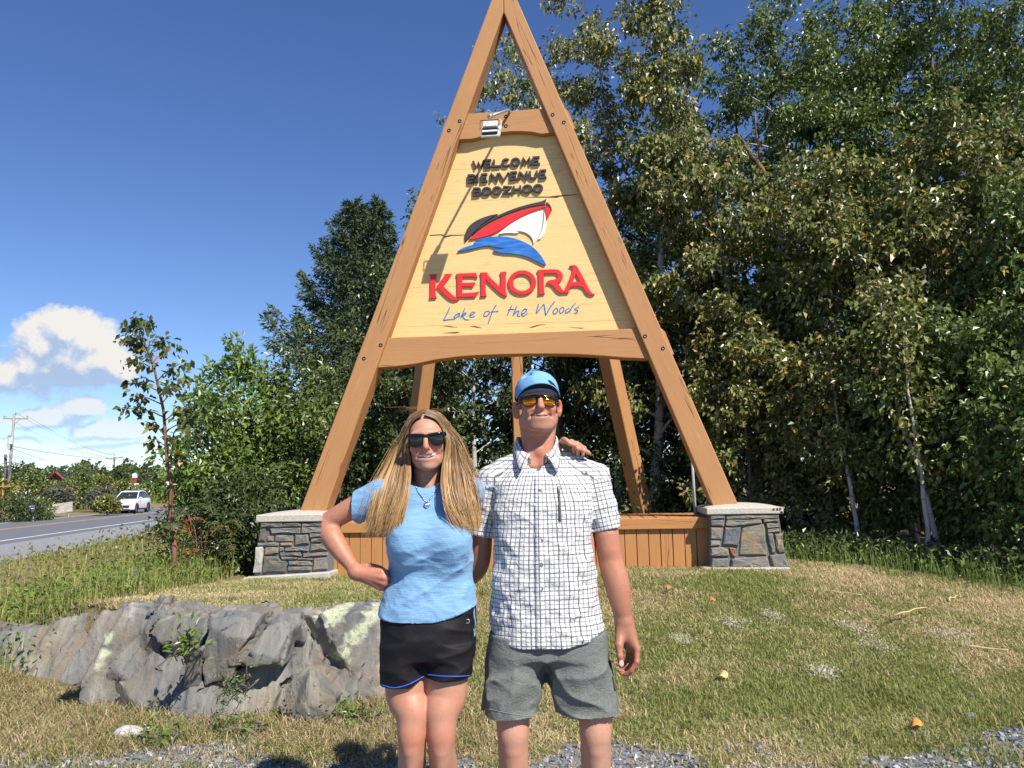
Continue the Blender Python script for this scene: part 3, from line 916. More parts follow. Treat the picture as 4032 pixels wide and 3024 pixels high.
def sign_poly(name, px_loops, off, o0, m, parent, bevel=0.0, kind=None, label=None):
 mb = MB()
 solid_poly(mb, [[uz(x, y, off) for x, y in lp] for lp in px_loops], o0, off, sg)
 o = mb.build(name, m, parent, label=label)
 if bevel: add_bevel(o, bevel, 2)
 return o
def smooth_loop(pts, it=2):
 """round the drawn corners of a flowing outline a little (Chaikin), sharp tips kept"""
 P = [np.array(p, float) for p in pts]
 for _ in range(it):
  Q = []
  n = len(P)
  for i in range(n):
   a, b_, c = P[i - 1], P[i], P[(i + 1) % n]
   u = (a - b_) / (np.linalg.norm(a - b_) + 1e-9); v = (c - b_) / (np.linalg.norm(c - b_) + 1e-9)
   if u @ v > -0.35: Q.append(b_)                     # a real corner
   else: Q += [b_ * 0.75 + a * 0.25, b_ * 0.75 + c * 0.25]
  P = Q
 return [tuple(p) for p in P]
sign = thing('welcome_sign', 'tall brown timber A-frame sign with cream board, boat emblem and raised lettering', 'sign', tuple(SO))
def extend(poly, zlow): return poly
legL = [(1179.5, 2014), (1281, 2012), (1982, 47), (1981, -124)]
legR = [(2907, 1988), (2806, 1990), (1983.5, 47), (1982.5, -124)]
for lp, nm in ((legL, 'left'), (legR, 'right')):
 q = [uz(x, y, 0.0) for x, y in lp]
 # carry the foot of the leg down into the cap
 for i, j in ((0, 3), (1, 2)):
  a, b_ = np.array(q[i]), np.array(q[j]); t = (1.09 - a[1]) / (b_[1] - a[1]); q[i] = tuple(a + (b_ - a) * t)
 mb = MB(); solid_poly(mb, [q], -0.27, 0.0, sg)
 o = mb.build('leg', m_beam, sign); add_bevel(o, 0.012, 2)
 a = np.array(q[3]) - np.array(q[0]); grain(o, a[0] * SX + a[1] * SZ)
 # bolt heads sunk in dark holes
bot = [(1430, 1346), (1543, 1329), (2488, 1294), (2602, 1291), (2618, 1305), (2655, 1396), (2547, 1412), (2450, 1408), (2368, 1401), (2270, 1395), (2160, 1393), (2042, 1394), (1960, 1396), (1880, 1399), (1800, 1405), (1717, 1416), (1640, 1432), (1570, 1442), (1494, 1447), (1394, 1438)]
top = [(1756, 472), (1844, 448), (2133, 428), (2222, 424), (2238, 438), (2265, 505), (2228, 515), (2171, 522), (2135, 526), (2113, 522), (2091, 518), (2050, 515.5), (2010, 516), (1971, 520), (1930, 527), (1893, 537), (1872, 543), (1855, 546), (1809, 548), (1733, 540)]
for bp, nm in ((bot, 'beam'), (top, 'beam')):
 o = sign_poly(nm, [bp], -0.05, -0.25, m_beam, sign, 0.008); grain(o, SX)
# the board is laid up of wide planks with hairline joints
joints = [((1700, 1345), (2560, 1300)), ((1700, 1283), (2560, 1258)), ((1640, 1133), (2390, 1103)), ((1700, 926), (2330, 884)), ((1770, 800), (2270, 767)), ((1800, 668), (2230, 646)), ((1780, 470), (2240, 448))]
eL = ((1460, 1360), (1812, 470)); eR = ((2585, 1330), (2168, 440))
def meet(l1, l2):
 (x1, y1), (x2, y2) = l1; (x3, y3), (x4, y4) = l2
 d = (x1 - x2) * (y3 - y4) - (y1 - y2) * (x3 - x4)
 return (((x1 * y2 - y1 * x2) * (x3 - x4) - (x1 - x2) * (x3 * y4 - y3 * x4)) / d, ((x1 * y2 - y1 * x2) * (y3 - y4) - (y1 - y2) * (x3 * y4 - y3 * x4)) / d)
PO = -0.150
for j0, j1 in zip(joints[:-1], joints[1:]):
 q = [uz(*meet(j0, eL), PO), uz(*meet(j0, eR), PO), uz(*meet(j1, eR), PO), uz(*meet(j1, eL), PO)]
 q[0] = (q[0][0], q[0][1] + 0.0012); q[1] = (q[1][0], q[1][1] + 0.0012); q[2] = (q[2][0], q[2][1] - 0.0012); q[3] = (q[3][0], q[3][1] - 0.0012)
 mb = MB(); solid_poly(mb, [q], PO - 0.045, PO + RNG.uniform(-0.001, 0.001), sg)
 o = mb.build('plank', m_cream, sign); grain(o, SX)
# a ragged split along one joint and curled veneer below the script
m_dark = plain_mat('dark_split_wood', (0.06, 0.038, 0.02), 0.9)
for pts in ([(2070, 776), (2120, 774), (2160, 774), (2200, 769), (2270, 765), (2270, 767), (2205, 773), (2192, 778), (2165, 777), (2120, 777)],
   [(1692, 925), (1740, 922), (1752, 930), (1770, 925), (1830, 924), (1830, 926), (1775, 929), (1755, 935), (1738, 926), (1692, 928)],
   [(1745, 1283), (1770, 1284), (1800, 1289), (1770, 1287)], [(1850, 1284), (1872, 1284), (1897, 1291), (1880, 1290)], [(2084, 1290), (2115, 1279), (2150, 1277), (2118, 1282), (2100, 1289)],
   [(1740, 1311), (1800, 1307), (1812, 1309), (1790, 1312)], [(2240, 1288), (2300, 1291), (2290, 1293)]):
 sign_poly('split', [pts], PO + 0.003, PO - 0.002, m_dark, sign)
# ---- raised lettering and emblem
m_red = plain_mat('red_painted_letter', (0.72, 0.028, 0.035), 0.42, 0.06, 6.0, 0.1, 80.0)
m_char = plain_mat('charcoal_painted_letter', (0.052, 0.044, 0.044), 0.45, 0.10, 6.0, 0.1, 80.0)
m_wht = plain_mat('white_painted_panel', (0.72, 0.82, 0.84), 0.45, 0.08, 5.0)
m_blue, nt, b = new_mat('blue_stained_panel')
v = nt.mapping(nt.coord('Object'), (4, 4, 34))
setc(nt, b, 'Base Color', nt.ramp(nt.noise(v, 1.0, 6, 0.65, 0.6), [(0.3, (0.015, 0.085, 0.33)), (0.52, (0.025, 0.16, 0.52)), (0.72, (0.06, 0.29, 0.70))])); b.inputs['Roughness'].default_value = 0.45
m_script, nt, b = new_mat('blue_script_paint')
setc(nt, b, 'Base Color', nt.ramp(nt.noise(nt.coord('Object'), 22.0, 3), [(0.3, (0.02, 0.09, 0.26)), (0.7, (0.05, 0.24, 0.58))])); b.inputs['Roughness'].default_value = 0.5
def cropA(l): return [(1660 + x / 3.528, 1020 + y / 3.528) for x, y in l]
def cropB(l): return [(2000 + x / 3.528, 1020 + y / 3.528) for x, y in l]
def ringe(cx, cy, rx, ry, n=40, tilt=-0.05):
 return [(cx + rx * math.cos(t) * math.cos(tilt) - ry * math.sin(t) * math.sin(tilt), cy + rx * math.cos(t) * math.sin(tilt) + ry * math.sin(t) * math.cos(tilt)) for t in np.linspace(0, 2 * PI, n, endpoint=False)]
LF = PO + 0.027
K1 = cropA([(107, 213), (207, 208), (193, 262), (190, 375), (192, 490), (207, 540), (108, 545), (120, 495), (121, 260)])
K2 = cropA(smooth_loop([(318, 207), (417, 203), (402, 235), (297, 370), (350, 422), (430, 500), (480, 537), (521, 561), (470, 577), (420, 572), (370, 545), (290, 470), (205, 380), (300, 255), (318, 225)], 1))
E1 = cropA([(478, 202), (755, 187), (776, 263), (735, 250), (690, 245), (563, 250), (563, 330), (750, 322), (712, 391), (670, 383), (563, 382), (563, 472), (700, 466), (760, 457), (801, 448), (750, 525), (482, 532), (492, 490), (492, 255)])
N1 = cropA([(808, 188), (912, 182), (918, 215), (1000, 300), (1095, 388), (1103, 225), (1090, 178), (1181, 173), (1168, 230), (1170, 430), (1187, 513), (1150, 513), (1090, 478), (985, 385), (887, 280), (888, 450), (903, 515), (815, 522), (825, 470), (825, 230)])
R1 = cropB(smooth_loop([(408, 152), (560, 143), (660, 140), (725, 160), (765, 215), (760, 270), (735, 310), (690, 333), (735, 395), (768, 437), (776, 452), (772, 470), (735, 472), (695, 455), (650, 405), (598, 342), (525, 340), (550, 308), (580, 290), (640, 287), (675, 272), (697, 240), (690, 210), (660, 192), (497, 200), (500, 440), (513, 482), (420, 488), (432, 440), (428, 190)], 1))
A1 = cropB(smooth_loop([(852, 95), (880, 85), (920, 80), (955, 95), (985, 140), (1080, 320), (1130, 420), (1165, 470), (1208, 488), (1180, 500), (1130, 498), (1085, 465), (1035, 372), (868, 375), (848, 430), (847, 465), (778, 470), (778, 442), (845, 300), (908, 140), (890, 105)], 1))
A2 = cropB([(945, 205), (1000, 312), (895, 322)])
for loops in ([[K1], [K2]], [[E1]], [[N1]], [[cropB(ringe(197, 325, 195, 170)), cropB(ringe(198, 326, 128, 116))]], [[R1]], [[A1, A2]]):
 mb = MB()
 for lp in loops: solid_poly(mb, [[uz(x, y, LF) for x, y in l] for l in lp], PO, LF, sg)
 o = mb.build('letter', m_red, sign); add_bevel(o, 0.004, 1)
def ribbon(mb, P, w, o0, o1, off, closed=False):
 """a stroke of a letter: centre line in picture points, width in metres, solid"""
 Q = np.array([uz(x, y, off) for x, y in P])
 n = len(Q)
 if closed: T = np.roll(Q, -1, 0) - np.roll(Q, 1, 0)
 else: T = np.gradient(Q, axis=0)
 T /= np.linalg.norm(T, axis=1)[:, None] + 1e-9
 N = np.stack([-T[:, 1], T[:, 0]], 1)
 seg = np.roll(Q, -1, 0) - Q; seg /= np.linalg.norm(seg, axis=1)[:, None] + 1e-9
 k = np.ones(n)
 for i in range(n):
  if not closed and i in (0, n - 1): continue
  c = np.clip(seg[i - 1] @ seg[i], -1, 1); k[i] = min(1.6, 1 / max(0.55, math.sqrt((1 + c) / 2)))
 ww = (np.full(n, w) if np.isscalar(w) else np.asarray(w)) * 0.5 * k
 A = Q + N * ww[:, None]; B = Q - N * ww[:, None]
 V = [sg(*p, o1) for p in A] + [sg(*p, o1) for p in B] + [sg(*p, o0) for p in A] + [sg(*p, o0) for p in B]
 F = []
 for i in range(n if closed else n - 1):
  j = (i + 1) % n
  F += [(i, n + i, n + j, j), (2 * n + j, 3 * n + j, 3 * n + i, 2 * n + i), (i, j, 2 * n + j, 2 * n + i), (n + j, n + i, 3 * n + i, 3 * n + j)]
 if not closed: F += [(0, 2 * n, 3 * n, n), (n - 1, 2 * n - 1, 4 * n - 1, 3 * n - 1)]
 mb.add(V, F)
def arc(cx, cy, rx, ry, a0, a1, n=10): return [(cx + rx * math.cos(t), cy + ry * math.sin(t)) for t in np.linspace(math.radians(a0), math.radians(a1), n)]
GL = {'W': [([(0, 0), (.27, 1), (.5, .25), (.74, 1), (1, 0)], 0)], 'E': [([(.12, 0), (.12, 1)], 0), ([(.0, .04), (1, .02)], 0), ([(.1, .5), (.85, .5)], 0), ([(.0, .96), (1.05, .93)], 0)],
      'L': [([(.12, 0), (.12, 1)], 0), ([(.0, .96), (1.0, .93)], 0)], 'C': [(arc(.55, .5, .48, .46, -48, -318, 16), 0)], 'O': [(arc(.5, .5, .46, .46, 0, 345, 20), 1)],
      'M': [([(.05, 1), (.2, 0), (.5, .7), (.8, 0), (.95, 1)], 0)], 'B': [([(.1, 0), (.1, 1)], 0), ([(0, .04), (.6, .04)] + arc(.62, .27, .26, .22, -80, 80, 6) + [(.1, .5)], 0), ([(.1, .5), (.65, .5)] + arc(.68, .74, .28, .23, -80, 80, 6) + [(0, .97)], 0)],
      'I': [([(.5, 0), (.5, 1)], 0)], 'N': [([(.08, 1), (.1, .02), (.9, .98), (.92, 0)], 0)], 'V': [([(0, 0), (.5, 1), (1, 0)], 0)], 'U': [([(.1, 0), (.1, .6)] + arc(.5, .6, .4, .37, 180, 0, 9) + [(.9, 0)], 0)],
      'Z': [([(.05, .04), (.92, .04), (.06, .96), (1, .96)], 0)], 'H': [([(.12, 0), (.1, 1)], 0), ([(.88, 0), (.9, 1)], 0), ([(.1, .5), (.9, .5)], 0)]}
def word(txt, boxes, tl, tr, bl, br, m):
 """boxes: horizontal extents in the close-up; tl.. heights of the line's ends there"""
 x0, x1 = boxes[0][0], boxes[-1][1]
 for ch, (a, b_) in zip(txt, boxes):
  mb = MB(); k = 0
  for pl, closed in GL[ch]:
   P = []
   for gx_, gy_ in pl:
    x = a + (b_ - a) * gx_; t = (x - x0) / (x1 - x0)
    yt = tl + (tr - tl) * t; yb_ = bl + (br - bl) * t
    P.append((1800 + x / 2.54, 560 + (yt + (yb_ - yt) * gy_) / 2.54))
   f = PO + 0.030 + 0.0007 * k; k += 1
   ribbon(mb, P, 0.0225, PO, f, PO + 0.030, bool(closed))
  mb.build('letter', m, sign)
word('WELCOME', [(158, 268), (276, 340), (358, 436), (446, 524), (540, 626), (646, 738), (754, 824)], 184, 143, 256, 218, m_char)
word('BIENVENUE', [(104, 186), (190, 216), (238, 300), (328, 410), (418, 514), (528, 598), (614, 702), (718, 804), (824, 890)], 326, 275, 402, 352, m_char)
word('BOOZHOO', [(158, 238), (250, 338), (354, 442), (456, 542), (556, 640), (654, 748), (762, 854)], 458, 418, 530, 492, m_char)
def cropS(l): return [(1700 + x / 2.048, 1170 + y / 2.048) for x, y in l]
def curve_pts(P, n=5):
 P = [np.array(p, float) for p in P]
 if len(P) < 3: return [tuple(p) for p in P]
 out = []
 for i in range(len(P) - 1):
  p0 = P[max(i - 1, 0)]; p1 = P[i]; p2 = P[i + 1]; p3 = P[min(i + 2, len(P) - 1)]
  for t in np.linspace(0, 1, n, endpoint=False):
   out.append(tuple(0.5 * ((2 * p1) + (p2 - p0) * t + (2 * p0 - 5 * p1 + 4 * p2 - p3) * t * t + (3 * p1 - p0 - 3 * p2 + p3) * t ** 3)))
 out.append(tuple(P[-1]))
 return out
SCR = [[[(145, 82), (125, 130), (92, 190)], [(92, 190), (130, 182), (188, 177)]],
       [[(228, 128), (200, 138), (180, 164), (200, 165), (226, 134)], [(226, 134), (220, 164)]],
       [[(266, 90), (246, 140), (233, 170)], [(236, 150), (270, 126), (274, 138), (250, 150), (268, 178), (300, 182)]],
       [[(304, 150), (334, 138), (346, 124), (326, 122), (306, 150), (320, 163), (346, 154)]],
       [[(458, 110), (430, 122), (420, 150), (442, 154), (465, 128), (458, 110)]],
       [[(522, 62), (492, 110), (454, 214)], [(474, 119), (538, 114)]],
       [[(646, 64), (628, 104), (606, 152)], [(614, 103), (664, 96)]],
       [[(686, 70), (668, 116), (655, 152)], [(658, 146), (686, 116), (702, 118), (690, 150), (714, 154)]],
       [[(722, 140), (750, 125), (766, 102), (746, 98), (724, 132), (738, 155), (772, 128)]],
       [[(862, 54), (850, 95), (843, 134)], [(843, 134), (905, 54)], [(905, 54), (912, 100), (919, 148)], [(919, 148), (950, 90), (992, 34)]],
       [[(1004, 88), (980, 112), (984, 136), (1010, 122), (1014, 98), (1004, 88)]],
       [[(1056, 78), (1032, 102), (1036, 130), (1060, 116), (1066, 92), (1056, 78)]],
       [[(1110, 86), (1082, 108), (1082, 130), (1106, 114), (1122, 92)], [(1160, 44), (1128, 88), (1110, 124)]],
       [[(1188, 78), (1152, 98), (1176, 108), (1164, 130), (1146, 130)]]]
for L_ in SCR:
 mb = MB()
 for k, st in enumerate(L_):
  P = cropS(curve_pts(st)); n = len(P)
  w = 0.0095 + 0.005 * np.sin(np.linspace(0.2, 2.6, n))
  ribbon(mb, P, w, PO - 0.002, PO + 0.0035 + 0.0006 * k, PO + 0.003)
 mb.build('script_letter', m_script, sign)
def cropL(l): return [(1780 + x / 2.886, 760 + y / 2.886) for x, y in l]
def emb(name, pts, m, f, it=2):
 f = f - 0.008
 o = sign_poly(name, [cropL(smooth_loop(pts, it))], PO + f, PO, m, sign); add_bevel(o, 0.003, 1)
emb('emblem_hull_top', [(150, 550), (142, 480), (170, 400), (240, 330), (330, 285), (430, 250), (521, 236), (430, 290), (345, 350), (300, 392), (215, 480)], m_char, 0.034)
emb('emblem_gunwale', [(222, 484), (310, 402), (420, 332), (540, 272), (700, 208), (900, 150), (1055, 136), (1062, 100), (1068, 64), (1040, 84), (1010, 95), (850, 130), (700, 175), (540, 242), (455, 286), (352, 350), (300, 396)], m_char, 0.032)
emb('emblem_stripe', [(188, 530), (260, 464), (400, 362), (560, 287), (740, 214), (900, 170), (1055, 139), (1095, 150), (1131, 205), (1104, 255), (1075, 312), (1072, 230), (1050, 160), (930, 195), (760, 280), (620, 370), (530, 430), (420, 482), (300, 516)], m_red, 0.030)
emb('emblem_bow_tip', [(1062, 128), (1076, 98), (1110, 125), (1130, 165), (1133, 198), (1098, 150)], m_char, 0.035, 1)
emb('emblem_hull_side', [(1035, 195), (1027, 330), (1005, 440), (970, 510), (925, 576), (917, 520), (870, 465), (800, 434), (725, 432), (758, 448), (735, 459), (620, 450), (528, 468), (560, 430), (680, 340), (830, 260), (950, 217)], m_wht, 0.028)
emb('emblem_bow_side', [(1042, 200), (1065, 280), (1072, 350), (1050, 450), (1010, 518), (972, 531), (1012, 450), (1034, 370), (1044, 290)], m_wht, 0.028)
emb('emblem_wave', [(58, 662), (130, 617), (240, 588), (264, 572), (245, 562), (332, 542), (268, 540), (300, 521), (420, 500), (520, 490), (640, 496), (760, 530), (880, 582), (960, 650), (1020, 722), (1068, 808), (1052, 820), (960, 772), (860, 722), (720, 687), (600, 687), (490, 668), (466, 650), (598, 633), (450, 606), (432, 594), (330, 606), (180, 647)], m_blue, 0.034)
# ---- bolts
m_hole = plain_mat('dark_bolt_hole', (0.015, 0.012, 0.010), 0.9)
m_steel = plain_mat('galvanised_steel', (0.42, 0.43, 0.44), 0.45, 0.12, 20.0, metal=0.7)
def bolt(px, py, off):
 u, z = uz(px, py, off)
 mb = MB()
 a = np.linspace(0, 2 * PI, 14, endpoint=False)
 ro, ri = 0.023, 0.017
 V = [sg(u + ro * math.cos(t), z + ro * math.sin(t), off + 0.004) for t in a] + [sg(u + ri * math.cos(t), z + ri * math.sin(t), off + 0.004) for t in a] + [sg(u + ri * math.cos(t), z + ri * math.sin(t), off + 0.0015) for t in a] + [sg(u + ro * math.cos(t), z + ro * math.sin(t), off - 0.002) for t in a]
 F = []
 for i in range(14):
  j = (i + 1) % 14
  F += [(i, j, 14 + j, 14 + i), (14 + i, 14 + j, 28 + j, 28 + i), (42 + i, 42 + j, j, i)]
 F.append(tuple(range(28, 42)))
 mb.add(V, F); o = mb.build('bolt', m_hole, sign)
 mb = MB()
 h = [(0.0095 * math.cos(t), 0.0095 * math.sin(t)) for t in np.linspace(0, 2 * PI, 6, endpoint=False)]
 solid_poly(mb, [[(u + x, z - 0.003 + y) for x, y in h]], off + 0.001, off + 0.0032, sg); mb.build('nut', m_steel, o)
for p in ((1810, 477), (1768, 513.5), (2176, 452), (2220, 482), (1499, 1359), (1433, 1411.5), (2539.5, 1324), (2610, 1372)): bolt(*p, 0.0)
for p in ((1992, 459), (1992, 496)): bolt(*p, -0.05)
# ---- the legs behind and the middle post
def square_post(name, a, b_, w, rot, m):
 a = np.array(a); b_ = np.array(b_); t = (b_ - a) / np.linalg.norm(b_ - a)
 e1 = np.array([math.cos(rot), math.sin(rot), 0]); e1 -= t * (e1 @ t); e1 /= np.linalg.norm(e1); e2 = np.cross(t, e1)
 q = [(-1, -1), (1, -1), (1, 1), (-1, 1)]
 mb = MB(); mb.hexa([a + (x * e1 + y * e2) * w / 2 for x, y in q], [b_ + (x * e1 + y * e2) * w / 2 for x, y in q])
 o = mb.build(name, m, sign); add_bevel(o, 0.01, 1); grain(o, t, side=e1)
def through(p1, p2, Y1, Y2, ext):
 A = at(*p1, Y1); B = at(*p2, Y2); d = B - A
 return A - d * ((A[2] - ext) / d[2]), B
a_, b__ = through((2531, 2018), (2397, 1410), 12.6, 12.0, 0.3); square_post('rear_leg', a_, b__ + (b__ - a_) * 0.75, 0.235, math.radians(42), m_beam)
a_, b__ = through((1598, 2018), (1674, 1440), 12.9, 12.3, 0.3); square_post('rear_leg', a_, b__ + (b__ - a_) * 0.72, 0.235, math.radians(40), m_beam)
a_, b__ = through((2054, 2018), (2034, 1410), 11.2, 11.0, 0.3); square_post('middle_post', a_, b__ + (b__ - a_) * 0.70, 0.165, math.radians(2), m_beam)
# ---- stone piers
m_conc, nt, b = new_mat('pale_concrete')
co = nt.coord('Object')
n1 = nt.noise(co, 60.0, 5, 0.7); n2 = nt.noise(co, 7.0, 5, 0.6)
col = nt.mix(nt.ramp(n1, [(0.35, 0.0), (0.6, 1.0)]), (0.36, 0.33, 0.285), (0.58, 0.55, 0.49))
setc(nt, b, 'Base Color', nt.mix(nt.math('MULTIPLY', n2, 0.5), col, (0.42, 0.385, 0.33))); b.inputs['Roughness'].default_value = 0.9
setc(nt, b, 'Normal', nt.bump(n1, 0.6, 0.006))
m_mortar = plain_mat('grey_mortar', (0.15, 0.155, 0.17), 0.95, 0.2, 30.0, 0.6, 70.0)
m_fstone, nt, b = new_mat('pier_stone')
oi = nt.node('ShaderNodeObjectInfo')
tint = nt.ramp(oi.outputs['Random'], [(0.0, (0.155, 0.165, 0.175)), (0.25, (0.24, 0.24, 0.225)), (0.5, (0.30, 0.27, 0.21)), (0.75, (0.19, 0.19, 0.185)), (1.0, (0.34, 0.31, 0.26))])
co = nt.coord('Object')
st = nt.noise(nt.mapping(co, (4, 4, 17), (0, math.radians(12), 0)), 1.0, 7, 0.7, 0.8); sp = nt.noise(co, 45.0, 5, 0.7); bl = nt.noise(co, 6.0, 4, 0.6)
col = nt.mix(nt.ramp(st, [(0.32, 0.0), (0.68, 1.0)]), (0.105, 0.11, 0.115), tint)
col = nt.mix(nt.math('MULTIPLY', nt.ramp(bl, [(0.5, 0.0), (0.68, 1.0)]), 0.6), col, (0.36, 0.235, 0.12))
col = nt.mix(nt.math('MULTIPLY', nt.ramp(sp, [(0.55, 0.0), (0.75, 1.0)]), 0.55), col, (0.50, 0.47, 0.41))
hc = nt.mix(1.0, col, nt.node('ShaderNodeObjectInfo').outputs['Color'], 'MULTIPLY')
setc(nt, b, 'Base Color', hc); b.inputs['Roughness'].default_value = 0.85; b.inputs['Specular IOR Level'].default_value = 0.3
setc(nt, b, 'Normal', nt.bump(nt.math('ADD', nt.math('MULTIPLY', st, 0.8), nt.math('MULTIPLY', sp, 0.4)), 0.8, 0.012))
def stone(poly_uz, off, parent, tintc=(1, 1, 1), seed=0, th=0.032):
 r = np.random.default_rng(seed)
 P = []
 n0 = len(poly_uz)
 for i in range(n0):                       # break up the straight edges
  a = np.array(poly_uz[i]); b_ = np.array(poly_uz[(i + 1) % n0])
  k = max(1, int(np.linalg.norm(b_ - a) / 0.075))
  for j in range(k):
   q = a + (b_ - a) * (j / k)
   P.append(q + r.normal(0, 0.0028, 2))
 P = np.array(P); c = P.mean(0); n = len(P)
 f1 = th * r.uniform(0.75, 1.25)
 tilt = r.normal(0, 0.03, 2)
 def dz(p): return (p - c) @ tilt
 size = min(np.ptp(P[:, 0]), np.ptp(P[:, 1]))
 ins = min(0.012, size * 0.12)
 Din = c - P; Din /= np.linalg.norm(Din, axis=1)[:, None] + 1e-9
 R1 = P + Din * ins * 0.25; R2 = P + Din * ins * (1.0 + r.uniform(0, 0.8, (n, 1))); R3 = c + (P - c) * 0.5
 V = [sg(*p, off - 0.02) for p in P] + [sg(*p, off + f1 * 0.62 + dz(p)) for p in R1] + [sg(*p, off + f1 + dz(p) + r.normal(0, 0.0022)) for p in R2] + [sg(*p, off + f1 + dz(p) + r.normal(0.001, 0.004)) for p in R3] + [sg(*c, off + f1 + r.normal(0.002, 0.003))]
 F = []
 for k in range(3):
  for i in range(n):
   j = (i + 1) % n; F.append((k * n + i, k * n + j, (k + 1) * n + j, (k + 1) * n + i))
 for i in range(n): F.append((3 * n + i, 3 * n + (i + 1) % n, 4 * n))
 # order so that faces look outwards
 area = sum(P[i][0] * P[(i + 1) % n][1] - P[(i + 1) % n][0] * P[i][1] for i in range(n))
 if area < 0: F = [f[::-1] for f in F]
 o = part('stone', V, F, m_fstone, parent)
 o.color = (*tintc, 1)
 return o
def make_pier(label, body_px, cap_px, stones_px, side, foot_px, tints):
 OFF = 0.20
 bq = [uz(x, y, OFF) for x, y in body_px]          # bl, br, tr, tl
 cq = [uz(x, y, OFF + 0.05) for x, y in cap_px]
 mid = sg((bq[0][0] + bq[1][0]) / 2, min(bq[0][1], bq[1][1]), 0)
 t = thing('stone_pier', label, 'pier', tuple(mid), 'stone piers under the sign')
 bw = 0.86
 mb = MB()
 dn = 0.12
 fr = [sg(bq[0][0], bq[0][1] - dn, OFF), sg(bq[1][0], bq[1][1] - dn, OFF), sg(*bq[2], OFF), sg(*bq[3], OFF)]
 bk = [sg(bq[0][0], bq[0][1] - dn, OFF - bw), sg(bq[1][0], bq[1][1] - dn, OFF - bw), sg(*bq[2], OFF - bw), sg(*bq[3], OFF - bw)]
 mb.hexa(bk, fr); mb.build('core', m_mortar, t)
 # cap: flat sides, a top that sheds water towards its edges and a rounded back
 zl = cq[0][1]; zt0 = (cq[2][1] + cq[3][1]) / 2
 ul, ur = cq[0][0], cq[1][0]
 N = 15
 us = np.linspace(ul, ur, N); vs = np.linspace(0, 1, 9)
 V = []; F = []
 for i, u in enumerate(us):
  s = (u - ul) / (ur - ul) * 2 - 1
  depth = 0.80 + 0.22 * math.sqrt(max(0, 1 - s * s))
  for v in vs:
   off = OFF + 0.05 - depth * v
   dome = 0.045 * (1 - s * s) ** 0.7 * (1 - (2 * v - 1) ** 2) ** 0.7
   V.append(sg(u, zt0 + dome, off))
 nb = len(V)
 for i, u in enumerate(us):
  s = (u - ul) / (ur - ul) * 2 - 1
  depth = 0.80 + 0.22 * math.sqrt(max(0, 1 - s * s))
  for v in vs: V.append(sg(u, zl, OFF + 0.05 - depth * v))
 M = len(vs)
 for i in range(N - 1):
  for j in range(M - 1):
   F.append((i * M + j, (i + 1) * M + j, (i + 1) * M + j + 1, i * M + j + 1))
   F.append((nb + i * M + j + 1, nb + (i + 1) * M + j + 1, nb + (i + 1) * M + j, nb + i * M + j))
  F.append((nb + i * M, nb + (i + 1) * M, (i + 1) * M, i * M)); F.append((i * M + M - 1, (i + 1) * M + M - 1, nb + (i + 1) * M + M - 1, nb + i * M + M - 1))
 for j in range(M - 1):
  F.append((j, j + 1, nb + j + 1, nb + j)); k = (N - 1) * M
  F.append((nb + k + j, nb + k + j + 1, k + j + 1, k + j))
 o = part('cap', V, F, m_conc, t); add_bevel(o, 0.010, 2)
 for i, pl in enumerate(stones_px):
  stone([uz(x, y, OFF) for x, y in pl], OFF, t, tints.get(i, (1, 1, 1)), seed=100 + i + (50 if side > 0 else 0))
 fq = [uz(x, y, OFF + 0.12) for x, y in foot_px]
 mb = MB(); u0, u1 = fq[0][0], fq[1][0]; z0 = (fq[0][1] + fq[1][1]) / 2
 V0 = [sg(u0, fq[0][1], OFF + 0.12), sg(u1, fq[1][1], OFF + 0.12), sg(u1, fq[1][1], OFF - 0.95), sg(u0, fq[0][1], OFF - 0.95)]
 mb.hexa([p - np.array([0, 0, 0.16]) for p in V0], V0); o = mb.build('footing', m_conc, t); add_bevel(o, 0.01, 1)
 return t
def cR(l): return [(2700 + x / 4.148, 1900 + y / 4.148) for x, y in l]
def cLf(l): return [(950 + x / 3.626, 1950 + y / 3.626) for x, y in l]
SR = [[(395, 535), (640, 533), (640, 590), (395, 600)], [(650, 533), (1508, 528), (1513, 580), (1230, 590), (650, 592)], [(395, 606), (640, 600), (622, 703), (395, 708)], [(655, 605), (1225, 598), (1235, 655), (1000, 685), (650, 708), (642, 680)],
      [(1255, 594), (1515, 582), (1522, 630), (1257, 645)], [(395, 722), (607, 722), (583, 925), (395, 928)], [(637, 727), (900, 725), (885, 830), (850, 1035), (592, 1015)], [(917, 737), (1262, 672), (1288, 780), (1332, 1180), (862, 1185), (892, 880)],
      [(1292, 662), (1530, 650), (1537, 715), (1312, 735)], [(1325, 757), (1541, 737), (1547, 800), (1327, 815)], [(1337, 832), (1420, 830), (1458, 1040), (1453, 1150), (1402, 1155), (1352, 1000)], [(1440, 842), (1568, 832), (1617, 1150), (1522, 1150), (1472, 1090)],
      [(395, 940), (565, 937), (560, 1030), (395, 1040)], [(395, 1067), (600, 1060), (700, 1110), (706, 1190), (640, 1208), (395, 1187)], [(700, 1060), (815, 1070), (826, 1190), (800, 1225), (742, 1190)], [(405, 1237), (680, 1230), (720, 1290), (715, 1388), (410, 1393)],
      [(737, 1252), (800, 1230), (1320, 1205), (1363, 1290), (1370, 1383), (740, 1386)], [(1352, 1182), (1625, 1162), (1672, 1380), (1432, 1383), (1392, 1300)]]
